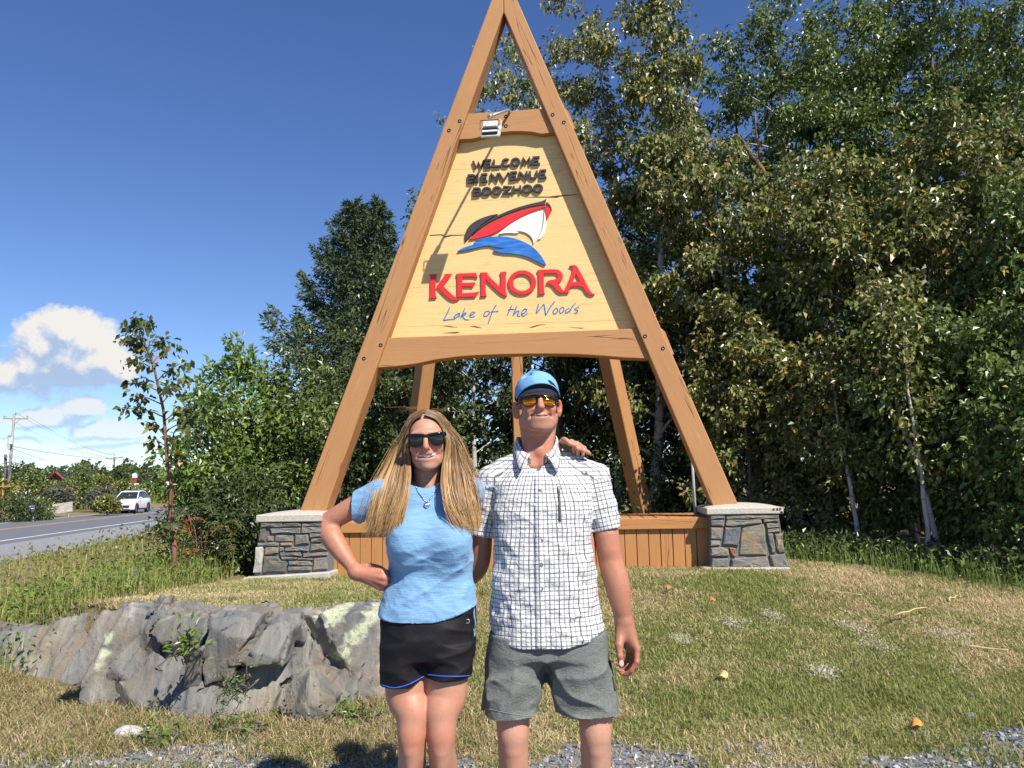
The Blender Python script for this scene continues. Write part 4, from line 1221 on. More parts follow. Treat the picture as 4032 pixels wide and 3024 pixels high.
SL = [[(292, 400), (600, 396), (600, 452), (420, 455), (297, 455)], [(612, 396), (860, 393), (858, 440), (612, 450)], [(872, 397), (1230, 388), (1230, 436), (870, 443)], [(275, 462), (363, 462), (350, 660), (262, 664)], [(422, 472), (850, 462), (848, 540), (442, 543)], [(872, 457), (1235, 445), (1235, 530), (867, 533)],
      [(387, 582), (473, 577), (465, 653), (377, 653)], [(492, 567), (753, 567), (745, 660), (482, 663)], [(767, 562), (960, 557), (983, 690), (767, 718)], [(985, 545), (1236, 540), (1236, 592), (985, 594)], [(1002, 612), (1238, 604), (1238, 663), (1002, 664)],
      [(245, 674), (548, 674), (545, 714), (243, 717)], [(560, 682), (735, 674), (730, 720), (560, 724)], [(992, 692), (1238, 678), (1240, 790), (987, 793)], [(225, 737), (323, 732), (290, 1108), (182, 1110)], [(347, 737), (538, 737), (538, 820), (430, 848), (337, 850)],
      [(560, 737), (613, 737), (608, 800), (560, 800)], [(637, 752), (965, 727), (970, 793), (642, 794)], [(560, 812), (860, 812), (868, 863), (562, 853)], [(887, 832), (1240, 805), (1240, 850), (1080, 868), (892, 878)], [(577, 874), (810, 882), (808, 914), (592, 917)], [(827, 890), (1036, 897), (1030, 919), (827, 914)],
      [(332, 870), (528, 870), (580, 927), (658, 942), (648, 1093), (297, 1103)], [(692, 940), (1000, 932), (1018, 994), (692, 994)], [(677, 1012), (1000, 1012), (1008, 1066), (672, 1072)], [(1052, 892), (1240, 880), (1240, 1050), (1034, 1068)]]
pier_r = make_pier('stone pier with marker initials on its pale cap, beside the tall grass', cR([(395, 1395), (1680, 1385), (1512, 528), (392, 530)]), cR([(345, 527), (1603, 514), (1600, 402), (345, 420)]), [cR(l) for l in SR], 1, cR([(300, 1400), (1712, 1392)]), {14: (1.5, 0.8, 0.5), 7: (1.15, 1.05, 0.9), 6: (0.9, 0.95, 1.05)})
pier_l = make_pier('stone pier beside the leafy bushes, one tall white stone at its corner', cLf([(175, 1115), (1250, 1050), (1240, 385), (290, 398)]), cLf([(205, 388), (1330, 366), (1330, 258), (208, 292)]), [cLf(l) for l in SL], -1, cLf([(20, 1180), (1255, 1100)]), {14: (2.2, 2.2, 2.1), 22: (0.75, 0.8, 0.78), 3: (0.7, 0.75, 0.8)})
# initials inked on the cap
m_ink = plain_mat('black_marker', (0.02, 0.02, 0.022), 0.6)
for st in ([[(1450, 420), (1428, 428), (1424, 448), (1446, 452), (1450, 438), (1438, 436)]], [[(1486, 418), (1486, 456)], [(1486, 420), (1506, 424), (1490, 436), (1508, 444), (1486, 456)]], [[(1534, 415), (1536, 460)], [(1534, 416), (1560, 413)], [(1535, 436), (1556, 434)]],
           [[(1552, 470), (1553, 500)]], [[(1578, 470), (1566, 476), (1582, 490), (1570, 498), (1566, 490), (1582, 478), (1578, 470)]]):
 mb = MB()
 for k, l in enumerate(st): ribbon(mb, cR(l), 0.0075, 0.245, 0.2535 + 0.0006 * k, 0.25)
 mb.build('inked_initial', m_ink, pier_r)
# ---- timber planter bench between the piers
bench = thing('timber_bench', 'brown boarded bench wall with slatted top between the two stone piers', 'bench', tuple(sg(0, 0.36, 0)))
uL = uz(1287, 2200, 0.0)[0]; uR = uz(2792, 2150, 0.0)[0]
zt = 0.966; zb = 0.845
NP = 33; wp = (uR - uL) / NP
pmesh = None
for i in range(NP):
 u0 = uL + i * wp
 if pmesh is None:
  mb = MB(); mb.box((-wp / 2 + 0.004, -0.012, -0.40), (wp / 2 - 0.004, 0.012, 0.43))
  o = mb.build('plank', m_plank, None, bevel=0.003); o.parent = bench
  grain(o, (0, 0, 1), side=(0, 1, 0)); pmesh = o.data
 else:
  o = link('plank', pmesh, None, bench); add_bevel(o, 0.003)
 p = sg(u0 + wp / 2, 0.43, RNG.uniform(-0.003, 0.003)) - np.array(bench.location)
 o.location = tuple(p); o.rotation_euler = (0, RNG.normal(0, 0.003), -TH)
mb = MB(); mb.hexa([sg(uL, 0.15, -0.07), sg(uR, 0.15, -0.07), sg(uR, 0.15, -0.03), sg(uL, 0.15, -0.03)], [sg(uL, 0.93, -0.07), sg(uR, 0.93, -0.07), sg(uR, 0.93, -0.03), sg(uL, 0.93, -0.03)])
o = mb.build('backing', m_dark, bench)
mb = MB(); mb.hexa([sg(uL, zb, 0.016), sg(uR, zb, 0.016), sg(uR, zt, 0.016), sg(uL, zt, 0.016)], [sg(uL, zb, 0.055), sg(uR, zb, 0.055), sg(uR, zt, 0.055), sg(uL, zt, 0.055)])
o = mb.build('fascia', m_plank, bench); add_bevel(o, 0.006, 2); grain(o, SX)
dmesh = None
ND = 31; wd = (uR - uL) / ND
for i in range(ND):
 if dmesh is None:
  mb = MB(); mb.box((-wd / 2 + 0.004, -0.62, -0.018), (wd / 2 - 0.004, 0.62, 0.018)); o = mb.build('slat', m_plank, None, bevel=0.004); o.parent = bench
  grain(o, (0, 1, 0), side=(0, 0, 1)); dmesh = o.data
 else:
  o = link('slat', dmesh, None, bench); add_bevel(o, 0.004)
 o.location = tuple(sg(uL + (i + 0.5) * wd, zt - 0.017 + RNG.uniform(0, 0.004), -0.608) - np.array(bench.location)); o.rotation_euler = (0, 0, -TH)
# pale conduit rising behind the right leg
P0 = at(2738, 2018, 9.35); P1 = at(2727, 1845, 9.35)
mb = MB(); mb.tube([P0 - [0, 0, 0.1], P1, P1 + (P1 - P0) * 0.6], 0.017, 10); mb.build('conduit', plain_mat('grey_plastic_pipe', (0.50, 0.52, 0.56), 0.4), sign, smooth=True)
# ---- floodlight on its arm
lamp_o = 0.78
def fl(x, y, off): return sg(*uz(1850 + x / 5.95, 400 + y / 5.95, off), off)
fl_c = fl(490, 640, lamp_o)
lamp = thing('floodlight', 'small white floodlight hung on a grey pipe arm in front of the top beam', 'floodlight', tuple(fl_c))
m_lw = plain_mat('white_cast_aluminium', (0.74, 0.75, 0.76), 0.35, 0.06, 20.0)
m_ld = plain_mat('dark_grey_fins', (0.05, 0.052, 0.056), 0.5)
m_rust = plain_mat('brown_steel_bracket', (0.16, 0.085, 0.05), 0.6)
# axes: across, along the body's slope, out of its back (towards the viewer and up)
ax = SX; back = SF * 0.80 + SZ * 0.60; upv = np.cross(back, ax); upv /= np.linalg.norm(upv)
if upv[2] < 0: upv = -upv
def lb(mb, a0, a1, b0, b1, c0, c1):
 q = []
 for c in (c0, c1):
  q.append([fl_c + ax * a + upv * b_ + back * c for a, b_ in ((a0, b0), (a1, b0), (a1, b1), (a0, b1))])
 mb.hexa(q[0], q[1])
mb = MB(); lb(mb, -0.108, 0.108, -0.115, 0.105, -0.045, -0.020); o = mb.build('lamp_face', m_lw, lamp); add_bevel(o, 0.006, 2)
mb = MB(); lb(mb, -0.088, 0.082, -0.095, 0.09, -0.0195, 0.012); o = mb.build('heat_sink', m_ld, lamp)
for i in range(11):
 x = -0.085 + i * 0.0165
 mb = MB(); lb(mb, x, x + 0.005, -0.060, -0.030, 0.0125, 0.040); mb.build('fin', m_ld, lamp)
mb = MB(); lb(mb, -0.082, 0.078, -0.026, 0.088, 0.0125, 0.055); o = mb.build('driver_box', m_lw, lamp); add_bevel(o, 0.008, 2)
mb = MB(); lb(mb, -0.088, 0.082, -0.094, -0.064, 0.0125, 0.022); mb.build('lower_lip', m_lw, lamp)
el = fl(465, 430, lamp_o)
mb = MB(); mb.tube([fl_c + ax * -0.118 + upv * -0.01, fl_c + ax * -0.118 + SZ * 0.095, el + ax * -0.118 * 0.9], 0.006, 6); mb.build('bracket_arm', m_rust, lamp)
mb = MB(); mb.tube([fl_c + ax * 0.118 + upv * -0.01, fl_c + ax * 0.118 + SZ * 0.095, el + ax * 0.118 * 0.9], 0.006, 6); mb.build('bracket_arm', m_lw, lamp)
mb = MB(); mb.tube([el + ax * -0.106, el + ax * 0.106], 0.006, 6); mb.build('bracket_bar', m_rust, lamp)
e0 = fl(475, 345, lamp_o)
mb = MB(); mb.tube([el, e0 + SZ * 0.012], [0.014, 0.022], 10); mb.build('swivel', m_steel, lamp, smooth=True)
e1 = fl(905, 195, 0.05); e2 = e1 - SF * 0.45 + (e1 - e0) * 0.25
mb = MB(); mb.tube([e0 - (e1 - e0) * 0.03, e0, e0 + (e1 - e0) * 0.10], 0.026, 12); mb.tube([e0, e1, e2], 0.0155, 10); mb.build('arm', m_steel, lamp, smooth=True)
mb = MB(); mb.tube(curve_pts([tuple(el), tuple(fl_c + upv * 0.05 + back * 0.075 - ax * 0.03), tuple(fl_c + upv * -0.02 + back * 0.085 - ax * 0.03), tuple(fl_c - upv * 0.035 + back * 0.07 + ax * 0.03)]), 0.0035, 6); mb.build('cable', plain_mat('grey_cable', (0.25, 0.24, 0.23), 0.5), lamp, smooth=True)
# ================================================================== TREES, BUSHES, TALL GRASS
m_leaf = leaf_mat('leaves', rough=0.36, transl=0.22, spec=0.55)
m_needle = leaf_mat('needles', rough=0.6, transl=0.08, spec=0.3)
def bark_mat(name, pale, dark, amt, ring=9.0):
 m, nt, b = new_mat(name)
 co = nt.coord('Object')
 n1 = nt.noise(nt.mapping(co, (5, 5, ring)), 1.0, 5, 0.65, 0.6); n2 = nt.noise(nt.mapping(co, (22, 22, 6)), 1.0, 4, 0.6)
 setc(nt, b, 'Base Color', nt.mix(nt.ramp(n1, [(amt, 0.0), (amt + 0.1, 1.0)]), pale, dark))
 b.inputs['Roughness'].default_value = 0.85
 setc(nt, b, 'Normal', nt.bump(n2, 0.6, 0.01))
 return m
m_birch = bark_mat('pale_birch_bark', (0.44, 0.42, 0.38), (0.11, 0.09, 0.075), 0.55)
m_bark = bark_mat('grey_brown_bark', (0.15, 0.125, 0.10), (0.06, 0.047, 0.036), 0.5, 4.0)
m_redbark = bark_mat('red_brown_young_bark', (0.22, 0.105, 0.065), (0.09, 0.045, 0.03), 0.5, 4.0)
def leaf_mesh(P, T, N, L, W, col, fold=0.28):
 """one folded leaf (two faces) at each P pointing along T with its face towards N"""
 T = T / (np.linalg.norm(T, axis=1)[:, None] + 1e-9)
 S = np.cross(T, N); S /= np.linalg.norm(S, axis=1)[:, None] + 1e-9
 N = np.cross(S, T)
 L = L[:, None]; W = W[:, None]
 mid = P + T * L * 0.42
 V = np.stack([P, mid + S * W * 0.5 + N * W * fold, P + T * L - N * L * 0.06, mid - S * W * 0.5 + N * W * fold], 1).reshape(-1, 3)
 i = np.arange(len(P))[:, None] * 4
 F = np.concatenate([np.concatenate([i, i + 1, i + 2], 1), np.concatenate([i, i + 2, i + 3], 1)])
 return V, F, np.repeat(col, 4, axis=0)
PAL = {
 'birch': [((0.135, 0.158, 0.038), 5), ((0.225, 0.235, 0.075), 4), ((0.085, 0.112, 0.028), 3), ((0.38, 0.32, 0.12), 1.3), ((0.50, 0.31, 0.07), 0.35)],
 'green': [((0.108, 0.158, 0.034), 5), ((0.165, 0.218, 0.055), 4), ((0.070, 0.108, 0.026), 3), ((0.30, 0.28, 0.10), 0.5)],
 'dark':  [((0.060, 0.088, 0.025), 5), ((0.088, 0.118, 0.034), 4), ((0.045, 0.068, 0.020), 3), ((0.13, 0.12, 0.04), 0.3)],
 'bright': [((0.125, 0.200, 0.036), 5), ((0.185, 0.265, 0.055), 4), ((0.088, 0.142, 0.030), 3)],
 'yellow': [((0.15, 0.175, 0.03), 5), ((0.21, 0.21, 0.04), 4), ((0.10, 0.13, 0.03), 3)],
 'grey':  [((0.12, 0.125, 0.085), 5), ((0.16, 0.16, 0.12), 4), ((0.085, 0.10, 0.06), 3)],
}
def pick(pal, n, r):
 p = PAL[pal]; w = np.array([q[1] for q in p], float); w /= w.sum()
 c = np.array([q[0] for q in p])[r.choice(len(p), n, p=w)]
 return c * r.uniform(0.78, 1.25, (n, 1))
def foliage(limbs, n, r, size, spread, pal, droop=0.6, t0=0.25, aspect=0.62, clump=7, face=0.62):
 """leaves held in little sprays along the limbs"""
 lens = np.array([np.linalg.norm(np.diff(l, axis=0), axis=1).sum() for l in limbs])
 nc = max(1, n // clump)
 k = r.choice(len(limbs), nc, p=lens / lens.sum())
 t = t0 + (1 - t0) * r.random(nc) ** 0.75
 A = np.zeros((nc, 3)); D = np.zeros((nc, 3))
 for i, l in enumerate(limbs):
  m = k == i
  if not m.any(): continue
  s = t[m] * (len(l) - 1); j = np.minimum(s.astype(int), len(l) - 2); f = (s - j)[:, None]
  A[m] = l[j] * (1 - f) + l[j + 1] * f; D[m] = l[j + 1] - l[j]
 D /= np.linalg.norm(D, axis=1)[:, None] + 1e-9
 off = r.normal(size=(nc, 3)); off /= np.linalg.norm(off, axis=1)[:, None]
 dirs = off + D * 0.7; dirs /= np.linalg.norm(dirs, axis=1)[:, None]
 ctr = A + dirs * spread * r.random((nc, 1)) ** 0.6
 # sprays: leaves strung out along each twig
 idx = np.repeat(np.arange(nc), clump); m = len(idx)
 u = r.random((m, 1))
 P = A[idx] * (1 - u) * 0.35 + ctr[idx] * (1 - 0.35 * (1 - u)) + r.normal(0, size * 0.55, (m, 3))
 T = dirs[idx] * 0.6 + r.normal(0, 0.55, (m, 3)) + np.array([0, 0, -droop]) * r.uniform(0.4, 1.6, (m, 1))
 N = r.normal(0, 0.7, (m, 3)) + np.array([0.25, -0.65, 0.75]) * face * 2
 L = size * r.uniform(0.7, 1.3, m); W = L * aspect * r.uniform(0.8, 1.1, m)
 tone = r.uniform(0.85, 1.15, (nc, 1))[idx]
 return leaf_mesh(P, T, N, L, W, pick(pal, m, r) * tone)
def wob(a, b_, n, amp, r, sag=0.0):
 t = np.linspace(0, 1, n)[:, None]
 P = a * (1 - t) + b_ * t
 w = np.cumsum(r.normal(0, amp / math.sqrt(n), (n, 3)), 0); w -= w[0] + (w[-1] - w[0]) * t
 P = P + w
 P[:, 2] += sag * np.sin(t[:, 0] * PI)
 return P
def make_tree(name, label, base, top, radius, n, size, pal, seed, group, bark=None, r0=0.07, shape='round', t_low=0.12, droop=0.6, spread=0.38, nb=34, trunks=1, rise=0.5, kindlabel='tree', aspect=0.62, clump=7):
 r = np.random.default_rng(seed)
 base = np.array(base, float); top = np.array(top, float)
 t = thing(name, label, kindlabel, tuple(base), group)
 limbs = []; mb = MB()
 H = np.linalg.norm(top - base)
 for q in range(trunks):
  tp = top + (r.normal(0, radius * 0.45, 3) * [1, 1, 0.25] if q else 0)
  bs = base + (r.normal(0, 0.12, 3) * [1, 1, 0] if q else 0)
  bs[2] = base[2] - 0.06
  tr = wob(bs, tp, 12, H * 0.018, r)
  rad = r0 * (0.9 if q else 1.0) * (1 - np.linspace(0, 1, 12)) ** 0.8 + 0.006
  mb.tube(tr, rad, 7)
  limbs.append(tr[5:])
  nbq = nb // trunks
  for i in range(nbq):
   f = t_low + (1 - t_low) * ((i + r.random()) / nbq)
   s = f * 11; j = min(int(s), 10); a = tr[j] * (1 - (s - j)) + tr[j + 1] * (s - j)
   x = (f - t_low) / (1 - t_low)
   if shape == 'round': w = math.sqrt(max(0.02, 1 - (2 * x - 0.95) ** 2 * 0.95))
   elif shape == 'spire': w = (1 - x) ** 0.75 * 0.95 + 0.12
   else: w = 0.55 + 0.45 * math.sin(x * PI)
   az = i * 2.399 + r.uniform(-0.5, 0.5)
   ln = radius * w * r.uniform(0.65, 1.12)
   b_ = a + np.array([math.cos(az) * ln, math.sin(az) * ln, ln * rise * r.uniform(0.5, 1.3)])
   br = wob(a, b_, 6, ln * 0.06, r, 0.05 * ln)
   limbs.append(br)
   mb.tube(br, np.linspace(max(0.006, rad[j] * 0.42), 0.004, 6), 4, False)
   for _ in range(2):
    g = r.uniform(0.35, 0.85); s2 = g * 5; j2 = int(s2); c = br[j2] * (1 - (s2 - j2)) + br[min(j2 + 1, 5)] * (s2 - j2)
    az2 = az + r.choice([-1, 1]) * r.uniform(0.5, 1.1); l2 = ln * r.uniform(0.3, 0.55)
    e = c + np.array([math.cos(az2) * l2, math.sin(az2) * l2, l2 * rise * r.uniform(0, 1)])
    tw = wob(c, e, 4, l2 * 0.05, r); limbs.append(tw)
    mb.tube(tw, np.linspace(0.006, 0.003, 4), 3, False)
 mb.build('trunk', bark or m_bark, t, smooth=True)
 V, F, cc = foliage(limbs, int(n * 1.75), r, size * 1.10, spread, pal, droop, aspect=aspect, clump=clump)
 stuff('crown', V, F, cc, m_leaf, parent=t)
 return t
def gnd(x, y): return np.array([x, y, float(ground_h(x, y))])
def tree_px(px, py, Y, dx=0.0, **k):
 """a tree whose tip stands at that height, rooted on the ground below it"""
 tp = at(px, py, Y); bs = gnd(tp[0] + dx, Y)
 k.setdefault('group', 'trees of the wood behind the sign')
 name = k.pop('name', 'birch_tree'); label = k.pop('label')
 return make_tree(name, label, bs, tp, **k)
# the wood behind and to the right of the sign
tree_px(2095, 235, 15.2, 0.5, label='yellowing birch whose crown shows left of the sign peak', radius=1.75, n=6200, size=0.085, pal='birch', seed=201, bark=m_birch, r0=0.09, shape='col', droop=1.0, t_low=0.25)
tree_px(2335, 60, 14.6, 0.2, label='slender yellowing birch directly right of the sign peak', radius=1.75, n=8600, size=0.09, pal='birch', seed=202, bark=m_birch, r0=0.09, shape='col', droop=1.0, t_low=0.2)
tree_px(2590, -60, 13.6, -0.6, label='tall yellowing birch with hanging leaves, its tip at the top edge', radius=1.75, n=10500, size=0.095, pal='birch', seed=203, bark=m_birch, r0=0.10, shape='spire', droop=1.1, t_low=0.1)
tree_px(3040, 60, 14.4, 0.3, label='round green tree above the forked white trunk', radius=2.2, n=11500, size=0.085, pal='green', seed=204, bark=m_birch, r0=0.10, droop=0.7, t_low=0.2)
tree_px(3390, 25, 14.8, 0.2, label='green tree third from the right end of the wood skyline', radius=2.25, n=12500, size=0.085, pal='green', seed=205, bark=m_bark, r0=0.10, droop=0.7, t_low=0.2)
tree_px(3640, -70, 13.4, 0.3, label='tallest green tree of the wood, reaching past the top edge', radius=2.25, n=13000, size=0.085, pal='green', seed=206, bark=m_bark, r0=0.11, droop=0.7, t_low=0.15)
tree_px(3930, 110, 12.6, 0.2, label='green tree next to the right end of the wood skyline', radius=1.95, n=11500, size=0.08, pal='green', seed=207, bark=m_bark, r0=0.09, droop=0.7, t_low=0.15)
tree_px(4180, 330, 11.2, 0.2, label='green tree cut by the right picture edge', radius=1.6, n=8500, size=0.08, pal='birch', seed=208, bark=m_bark, r0=0.09, droop=0.7, t_low=0.1)
for i, (px, py, Y, q) in enumerate([(2880, 250, 16.8, 'first'), (3240, 190, 17.2, 'second'), (3520, 140, 16.4, 'third'), (3790, 150, 16.0, 'fourth'), (4040, 300, 14.6, 'last')]):
 tree_px(px, py, Y, 0.1, label=q + ' of the rear green trees closing the skyline, counted from the sign', radius=2.1, n=8000, size=0.09, pal='green', seed=240 + i, r0=0.09, droop=0.7, t_low=0.12)
tree_px(2800, 620, 12.8, 0.5, label='middle-height birch close behind the right leg of the sign', radius=1.35, n=7000, size=0.095, pal='birch', seed=209, bark=m_birch, r0=0.06, shape='col', droop=1.0, t_low=0.1)
tree_px(3160, 760, 12.0, 1.4, label='leaning aspen with a thin pale trunk right of the stone pier', radius=1.25, n=6000, size=0.095, pal='birch', seed=210, bark=m_birch, r0=0.05, shape='col', droop=0.9, t_low=0.2)
tree_px(3500, 640, 11.2, 0.9, label='aspen with two pale stems and golden leaves in mid wood', radius=1.3, n=7000, size=0.095, pal='birch', seed=211, bark=m_birch, r0=0.05, shape='col', droop=0.9, t_low=0.15, trunks=2)
tree_px(3840, 560, 10.6, 0.2, label='bushy aspen in front of the tall trees near the right edge', radius=1.3, n=7500, size=0.09, pal='birch', seed=212, bark=m_bark, r0=0.05, shape='col', droop=0.8, t_low=0.1)
tree_px(4130, 820, 9.4, 0.2, label='leafy sapling against the right picture edge', radius=1.05, n=6000, size=0.085, pal='green', seed=213, bark=m_bark, r0=0.045, shape='col', droop=0.8, t_low=0.08)
for i, (px, py, Y, lab, pal, rad, n) in enumerate([
  (2900, 1330, 11.6, 'low birch sapling just behind the right stone pier', 'birch', 0.85, 4200), (3220, 1420, 11.0, 'birch sapling beyond the tall grass right of the pier', 'birch', 0.85, 4000),
  (3560, 1330, 10.2, 'dense green sapling at the wood edge between two pale stems', 'green', 0.9, 4400), (3830, 1300, 9.3, 'bushy sapling low at the wood edge near the right', 'green', 0.85, 4400),
  (4090, 1500, 8.3, 'lowest sapling at the right picture edge', 'green', 0.75, 4000)]):
 tree_px(px, py, Y, 0.1, name='sapling', label=lab, radius=rad, n=n, size=0.082, pal=pal, seed=230 + i, bark=m_bark, r0=0.025, shape='col', droop=0.7, t_low=0.05, nb=24, group='saplings along the wood edge', kindlabel='sapling')
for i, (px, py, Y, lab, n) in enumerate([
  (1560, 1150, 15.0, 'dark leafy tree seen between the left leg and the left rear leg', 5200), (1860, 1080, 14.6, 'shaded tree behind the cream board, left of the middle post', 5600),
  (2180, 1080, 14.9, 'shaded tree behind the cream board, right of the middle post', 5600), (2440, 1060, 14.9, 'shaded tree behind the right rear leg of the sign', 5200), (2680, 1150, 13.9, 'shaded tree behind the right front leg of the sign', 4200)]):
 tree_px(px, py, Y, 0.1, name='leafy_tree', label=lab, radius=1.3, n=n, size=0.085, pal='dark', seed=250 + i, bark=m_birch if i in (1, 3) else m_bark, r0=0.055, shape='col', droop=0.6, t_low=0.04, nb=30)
# dense backing of the wood: dark firs added to block bright sky in gaps
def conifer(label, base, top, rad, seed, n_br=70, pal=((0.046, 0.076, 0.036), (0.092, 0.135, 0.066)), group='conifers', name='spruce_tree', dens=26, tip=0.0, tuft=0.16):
 r = np.random.default_rng(seed)
 base = np.array(base, float); top = np.array(top, float); H = top[2] - base[2]
 t = thing(name, label, 'tree', tuple(base), group)
 mb = MB(); tr = wob(base - [0, 0, 0.1], top, 10, H * 0.006, r)
 mb.tube(tr, np.linspace(0.018 * H, 0.012, 10), 7)
 Ps = []; Ts = []; cols = []
 for i in range(n_br):
  f = 0.05 + 0.95 * ((i + r.random()) / n_br)
  s = f * 9; j = min(int(s), 8); a = tr[j] * (1 - (s - j)) + tr[j + 1] * (s - j)
  ln = rad * ((1 - f) ** 0.85 + 0.035) * r.uniform(0.7, 1.15)
  az = i * 2.399 + r.uniform(-0.4, 0.4)
  el = -0.28 + 0.75 * f + r.normal(0, 0.08)
  d = np.array([math.cos(az) * math.cos(el), math.sin(az) * math.cos(el), math.sin(el)])
  u = np.linspace(0, 1, 6)[:, None]
  br = a + d * ln * u; br[:, 2] += ln * 0.22 * (u[:, 0] ** 2.2) - ln * 0.10 * np.sin(u[:, 0] * PI)
  mb.tube(br, np.linspace(0.010 + 0.006 * ln, 0.004, 6), 4, False)
  m = int(dens * (0.4 + ln * 1.5))
  tt = r.random(m) ** 0.7; ss = tt * 5; jj = np.minimum(ss.astype(int), 4); fr = (ss - jj)[:, None]
  p = br[jj] * (1 - fr) + br[jj + 1] * fr
  side = np.cross(d, [0, 0, 1.0]); side /= np.linalg.norm(side) + 1e-9
  wgt = (1 - tt[:, None] * 0.75) * 0.30 * ln
  p = p + side * r.uniform(-1, 1, (m, 1)) * wgt + np.array([0, 0, -1]) * np.abs(r.normal(0, 0.05 + 0.05 * ln, (m, 1)))
  tdir = d * 0.8 + side * r.uniform(-1, 1, (m, 1)) * 0.8 + np.array([0, 0, 1]) * r.normal(-0.25, 0.35, (m, 1))
  # a tuft of needle sprays at each place
  for _ in range(4):
   Ps.append(p + r.normal(0, 0.03, p.shape)); Ts.append(tdir + r.normal(0, 0.55, p.shape))
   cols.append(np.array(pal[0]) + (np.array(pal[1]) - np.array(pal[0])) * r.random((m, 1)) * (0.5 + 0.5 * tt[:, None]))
 mb.build('trunk', m_bark, t, smooth=True)
 P = np.concatenate(Ps); T = np.concatenate(Ts); cc = np.concatenate(cols); m = len(P)
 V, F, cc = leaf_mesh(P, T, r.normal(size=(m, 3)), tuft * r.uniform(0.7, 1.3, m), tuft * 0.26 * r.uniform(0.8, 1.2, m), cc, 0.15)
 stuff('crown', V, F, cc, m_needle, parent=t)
 return t
def conifer_px(px, py, Y, label, rad, seed, **k):
 tp = at(px, py, Y); return conifer(label, gnd(tp[0], Y), tp, rad, seed, **k)
conifer_px(1392, 800, 19.0, 'tall spruce left of the sign, the left one of its two tips', 3.7, 301, n_br=150, dens=26, group='pair of spruces left of the sign')
conifer_px(1485, 790, 19.8, 'tall spruce left of the sign, the right one of its two tips', 3.1, 302, n_br=140, dens=26, group='pair of spruces left of the sign')
FIRL = ['added dark backing fir deep in the wood, behind the ' + q for q in ('left rear leg of the sign', 'middle post of the sign', 'right half of the cream board', 'right front leg of the sign', 'middle-height birch', 'forked white snag', 'leaning aspen', 'two-stemmed aspen', 'bushy aspen', 'sapling at the right edge')]
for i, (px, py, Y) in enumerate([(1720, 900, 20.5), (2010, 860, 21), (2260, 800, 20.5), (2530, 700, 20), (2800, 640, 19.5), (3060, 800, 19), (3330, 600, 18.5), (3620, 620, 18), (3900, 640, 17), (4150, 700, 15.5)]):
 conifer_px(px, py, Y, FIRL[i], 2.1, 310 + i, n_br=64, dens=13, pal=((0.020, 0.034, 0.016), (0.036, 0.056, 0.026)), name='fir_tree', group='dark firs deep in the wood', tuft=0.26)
tree_px(1655, 770, 17.5, 0.2, label='birch whose crown peeks out left of the sign leg', radius=1.0, n=3600, size=0.085, pal='green', seed=221, bark=m_birch, r0=0.07, shape='spire', droop=0.9, t_low=0.2)
# forked dead white trunk
def stem_tree(name, label, cat, paths, radii, m, n=0, pal='birch', size=0.08, seed=0, group=None, spread=0.3, droop=0.6, leafparent=None, aspect=0.62, t0=0.25, clump=7):
 r = np.random.default_rng(seed)
 t = thing(name, label, cat, tuple(paths[0][0]), group)
 mb = MB()
 for p, rr_ in zip(paths, radii): mb.tube(p, np.linspace(rr_[0], rr_[1], len(p)), 7)
 mb.build('trunk', m, t, smooth=True)
 if n:
  V, F, cc = foliage(paths, n, r, size, spread, pal, droop, t0=t0, aspect=aspect, clump=clump)
  stuff('crown', V, F, cc, m_leaf, parent=t)
 return t
m_bone = bark_mat('bare_white_bark', (0.70, 0.69, 0.66), (0.40, 0.37, 0.33), 0.62)
r_ = np.random.default_rng(5)
def pth(pts, n=10, amp=0.02, seed=0):
 r = np.random.default_rng(seed); P = np.array([at(*p) for p in pts])
 t = np.linspace(0, 1, len(P)); tt = np.linspace(0, 1, n)
 Q = np.stack([np.interp(tt, t, P[:, i]) for i in range(3)], 1)
 return Q + r.normal(0, amp, Q.shape) * np.sin(tt * PI)[:, None]
g_ = gnd(at(3100, 1500, 12.9)[0], 12.9)
stem_tree('birch_snag', 'bare white forked birch trunk showing through the leaves', 'tree', [np.concatenate([[g_], pth([(3095, 900, 12.9), (3100, 760, 12.9), (3108, 700, 12.9), (3135, 650, 12.85)], 8)]), pth([(3104, 725, 12.9), (3098, 670, 12.9)], 4)], [(0.10, 0.055), (0.055, 0.03)], m_bone)
stem_tree('birch_snag', 'crooked reddish birch limb against the gap of sky', 'tree', [np.concatenate([[gnd(at(3020, 1500, 13.2)[0], 13.2)], pth([(3010, 700, 13.2), (2985, 640, 13.2), (2950, 590, 13.2), (2900, 530, 13.2)], 9)]), pth([(2990, 640, 13.2), (2985, 560, 13.2), (2975, 440, 13.2)], 6)], [(0.075, 0.02), (0.03, 0.012)], m_redbark)
# thin pale stems leaning out of the wood edge
for i, (pts, lab) in enumerate([([(3715, 2245, 9.3), (3612, 1810, 9.4), (3525, 1566, 9.5), (3478, 1290, 9.6), (3460, 1100, 9.7)], 'long pale leaning stem at the wood edge, its foot in grass'),
        ([(3662, 2270, 9.0), (3655, 2100, 9.0), (3620, 1800, 9.1), (3575, 1500, 9.2), (3560, 1250, 9.3)], 'thin pale stem crossing the long leaning one'),
        ([(3390, 2150, 10.0), (3355, 1950, 10.0), (3310, 1700, 10.1), (3270, 1450, 10.2)], 'short pale stem deeper in the shade right of the pier')]):
 P = pth(pts, 12, 0.015, i); P[0] = gnd(P[0, 0], P[0, 1])
 stem_tree('aspen_stem', lab, 'tree', [P], [(0.034, 0.010)], m_birch, 900, 'birch', 0.085, 400 + i, 'pale stems at the wood edge', 0.5, 0.8, t0=0.35)
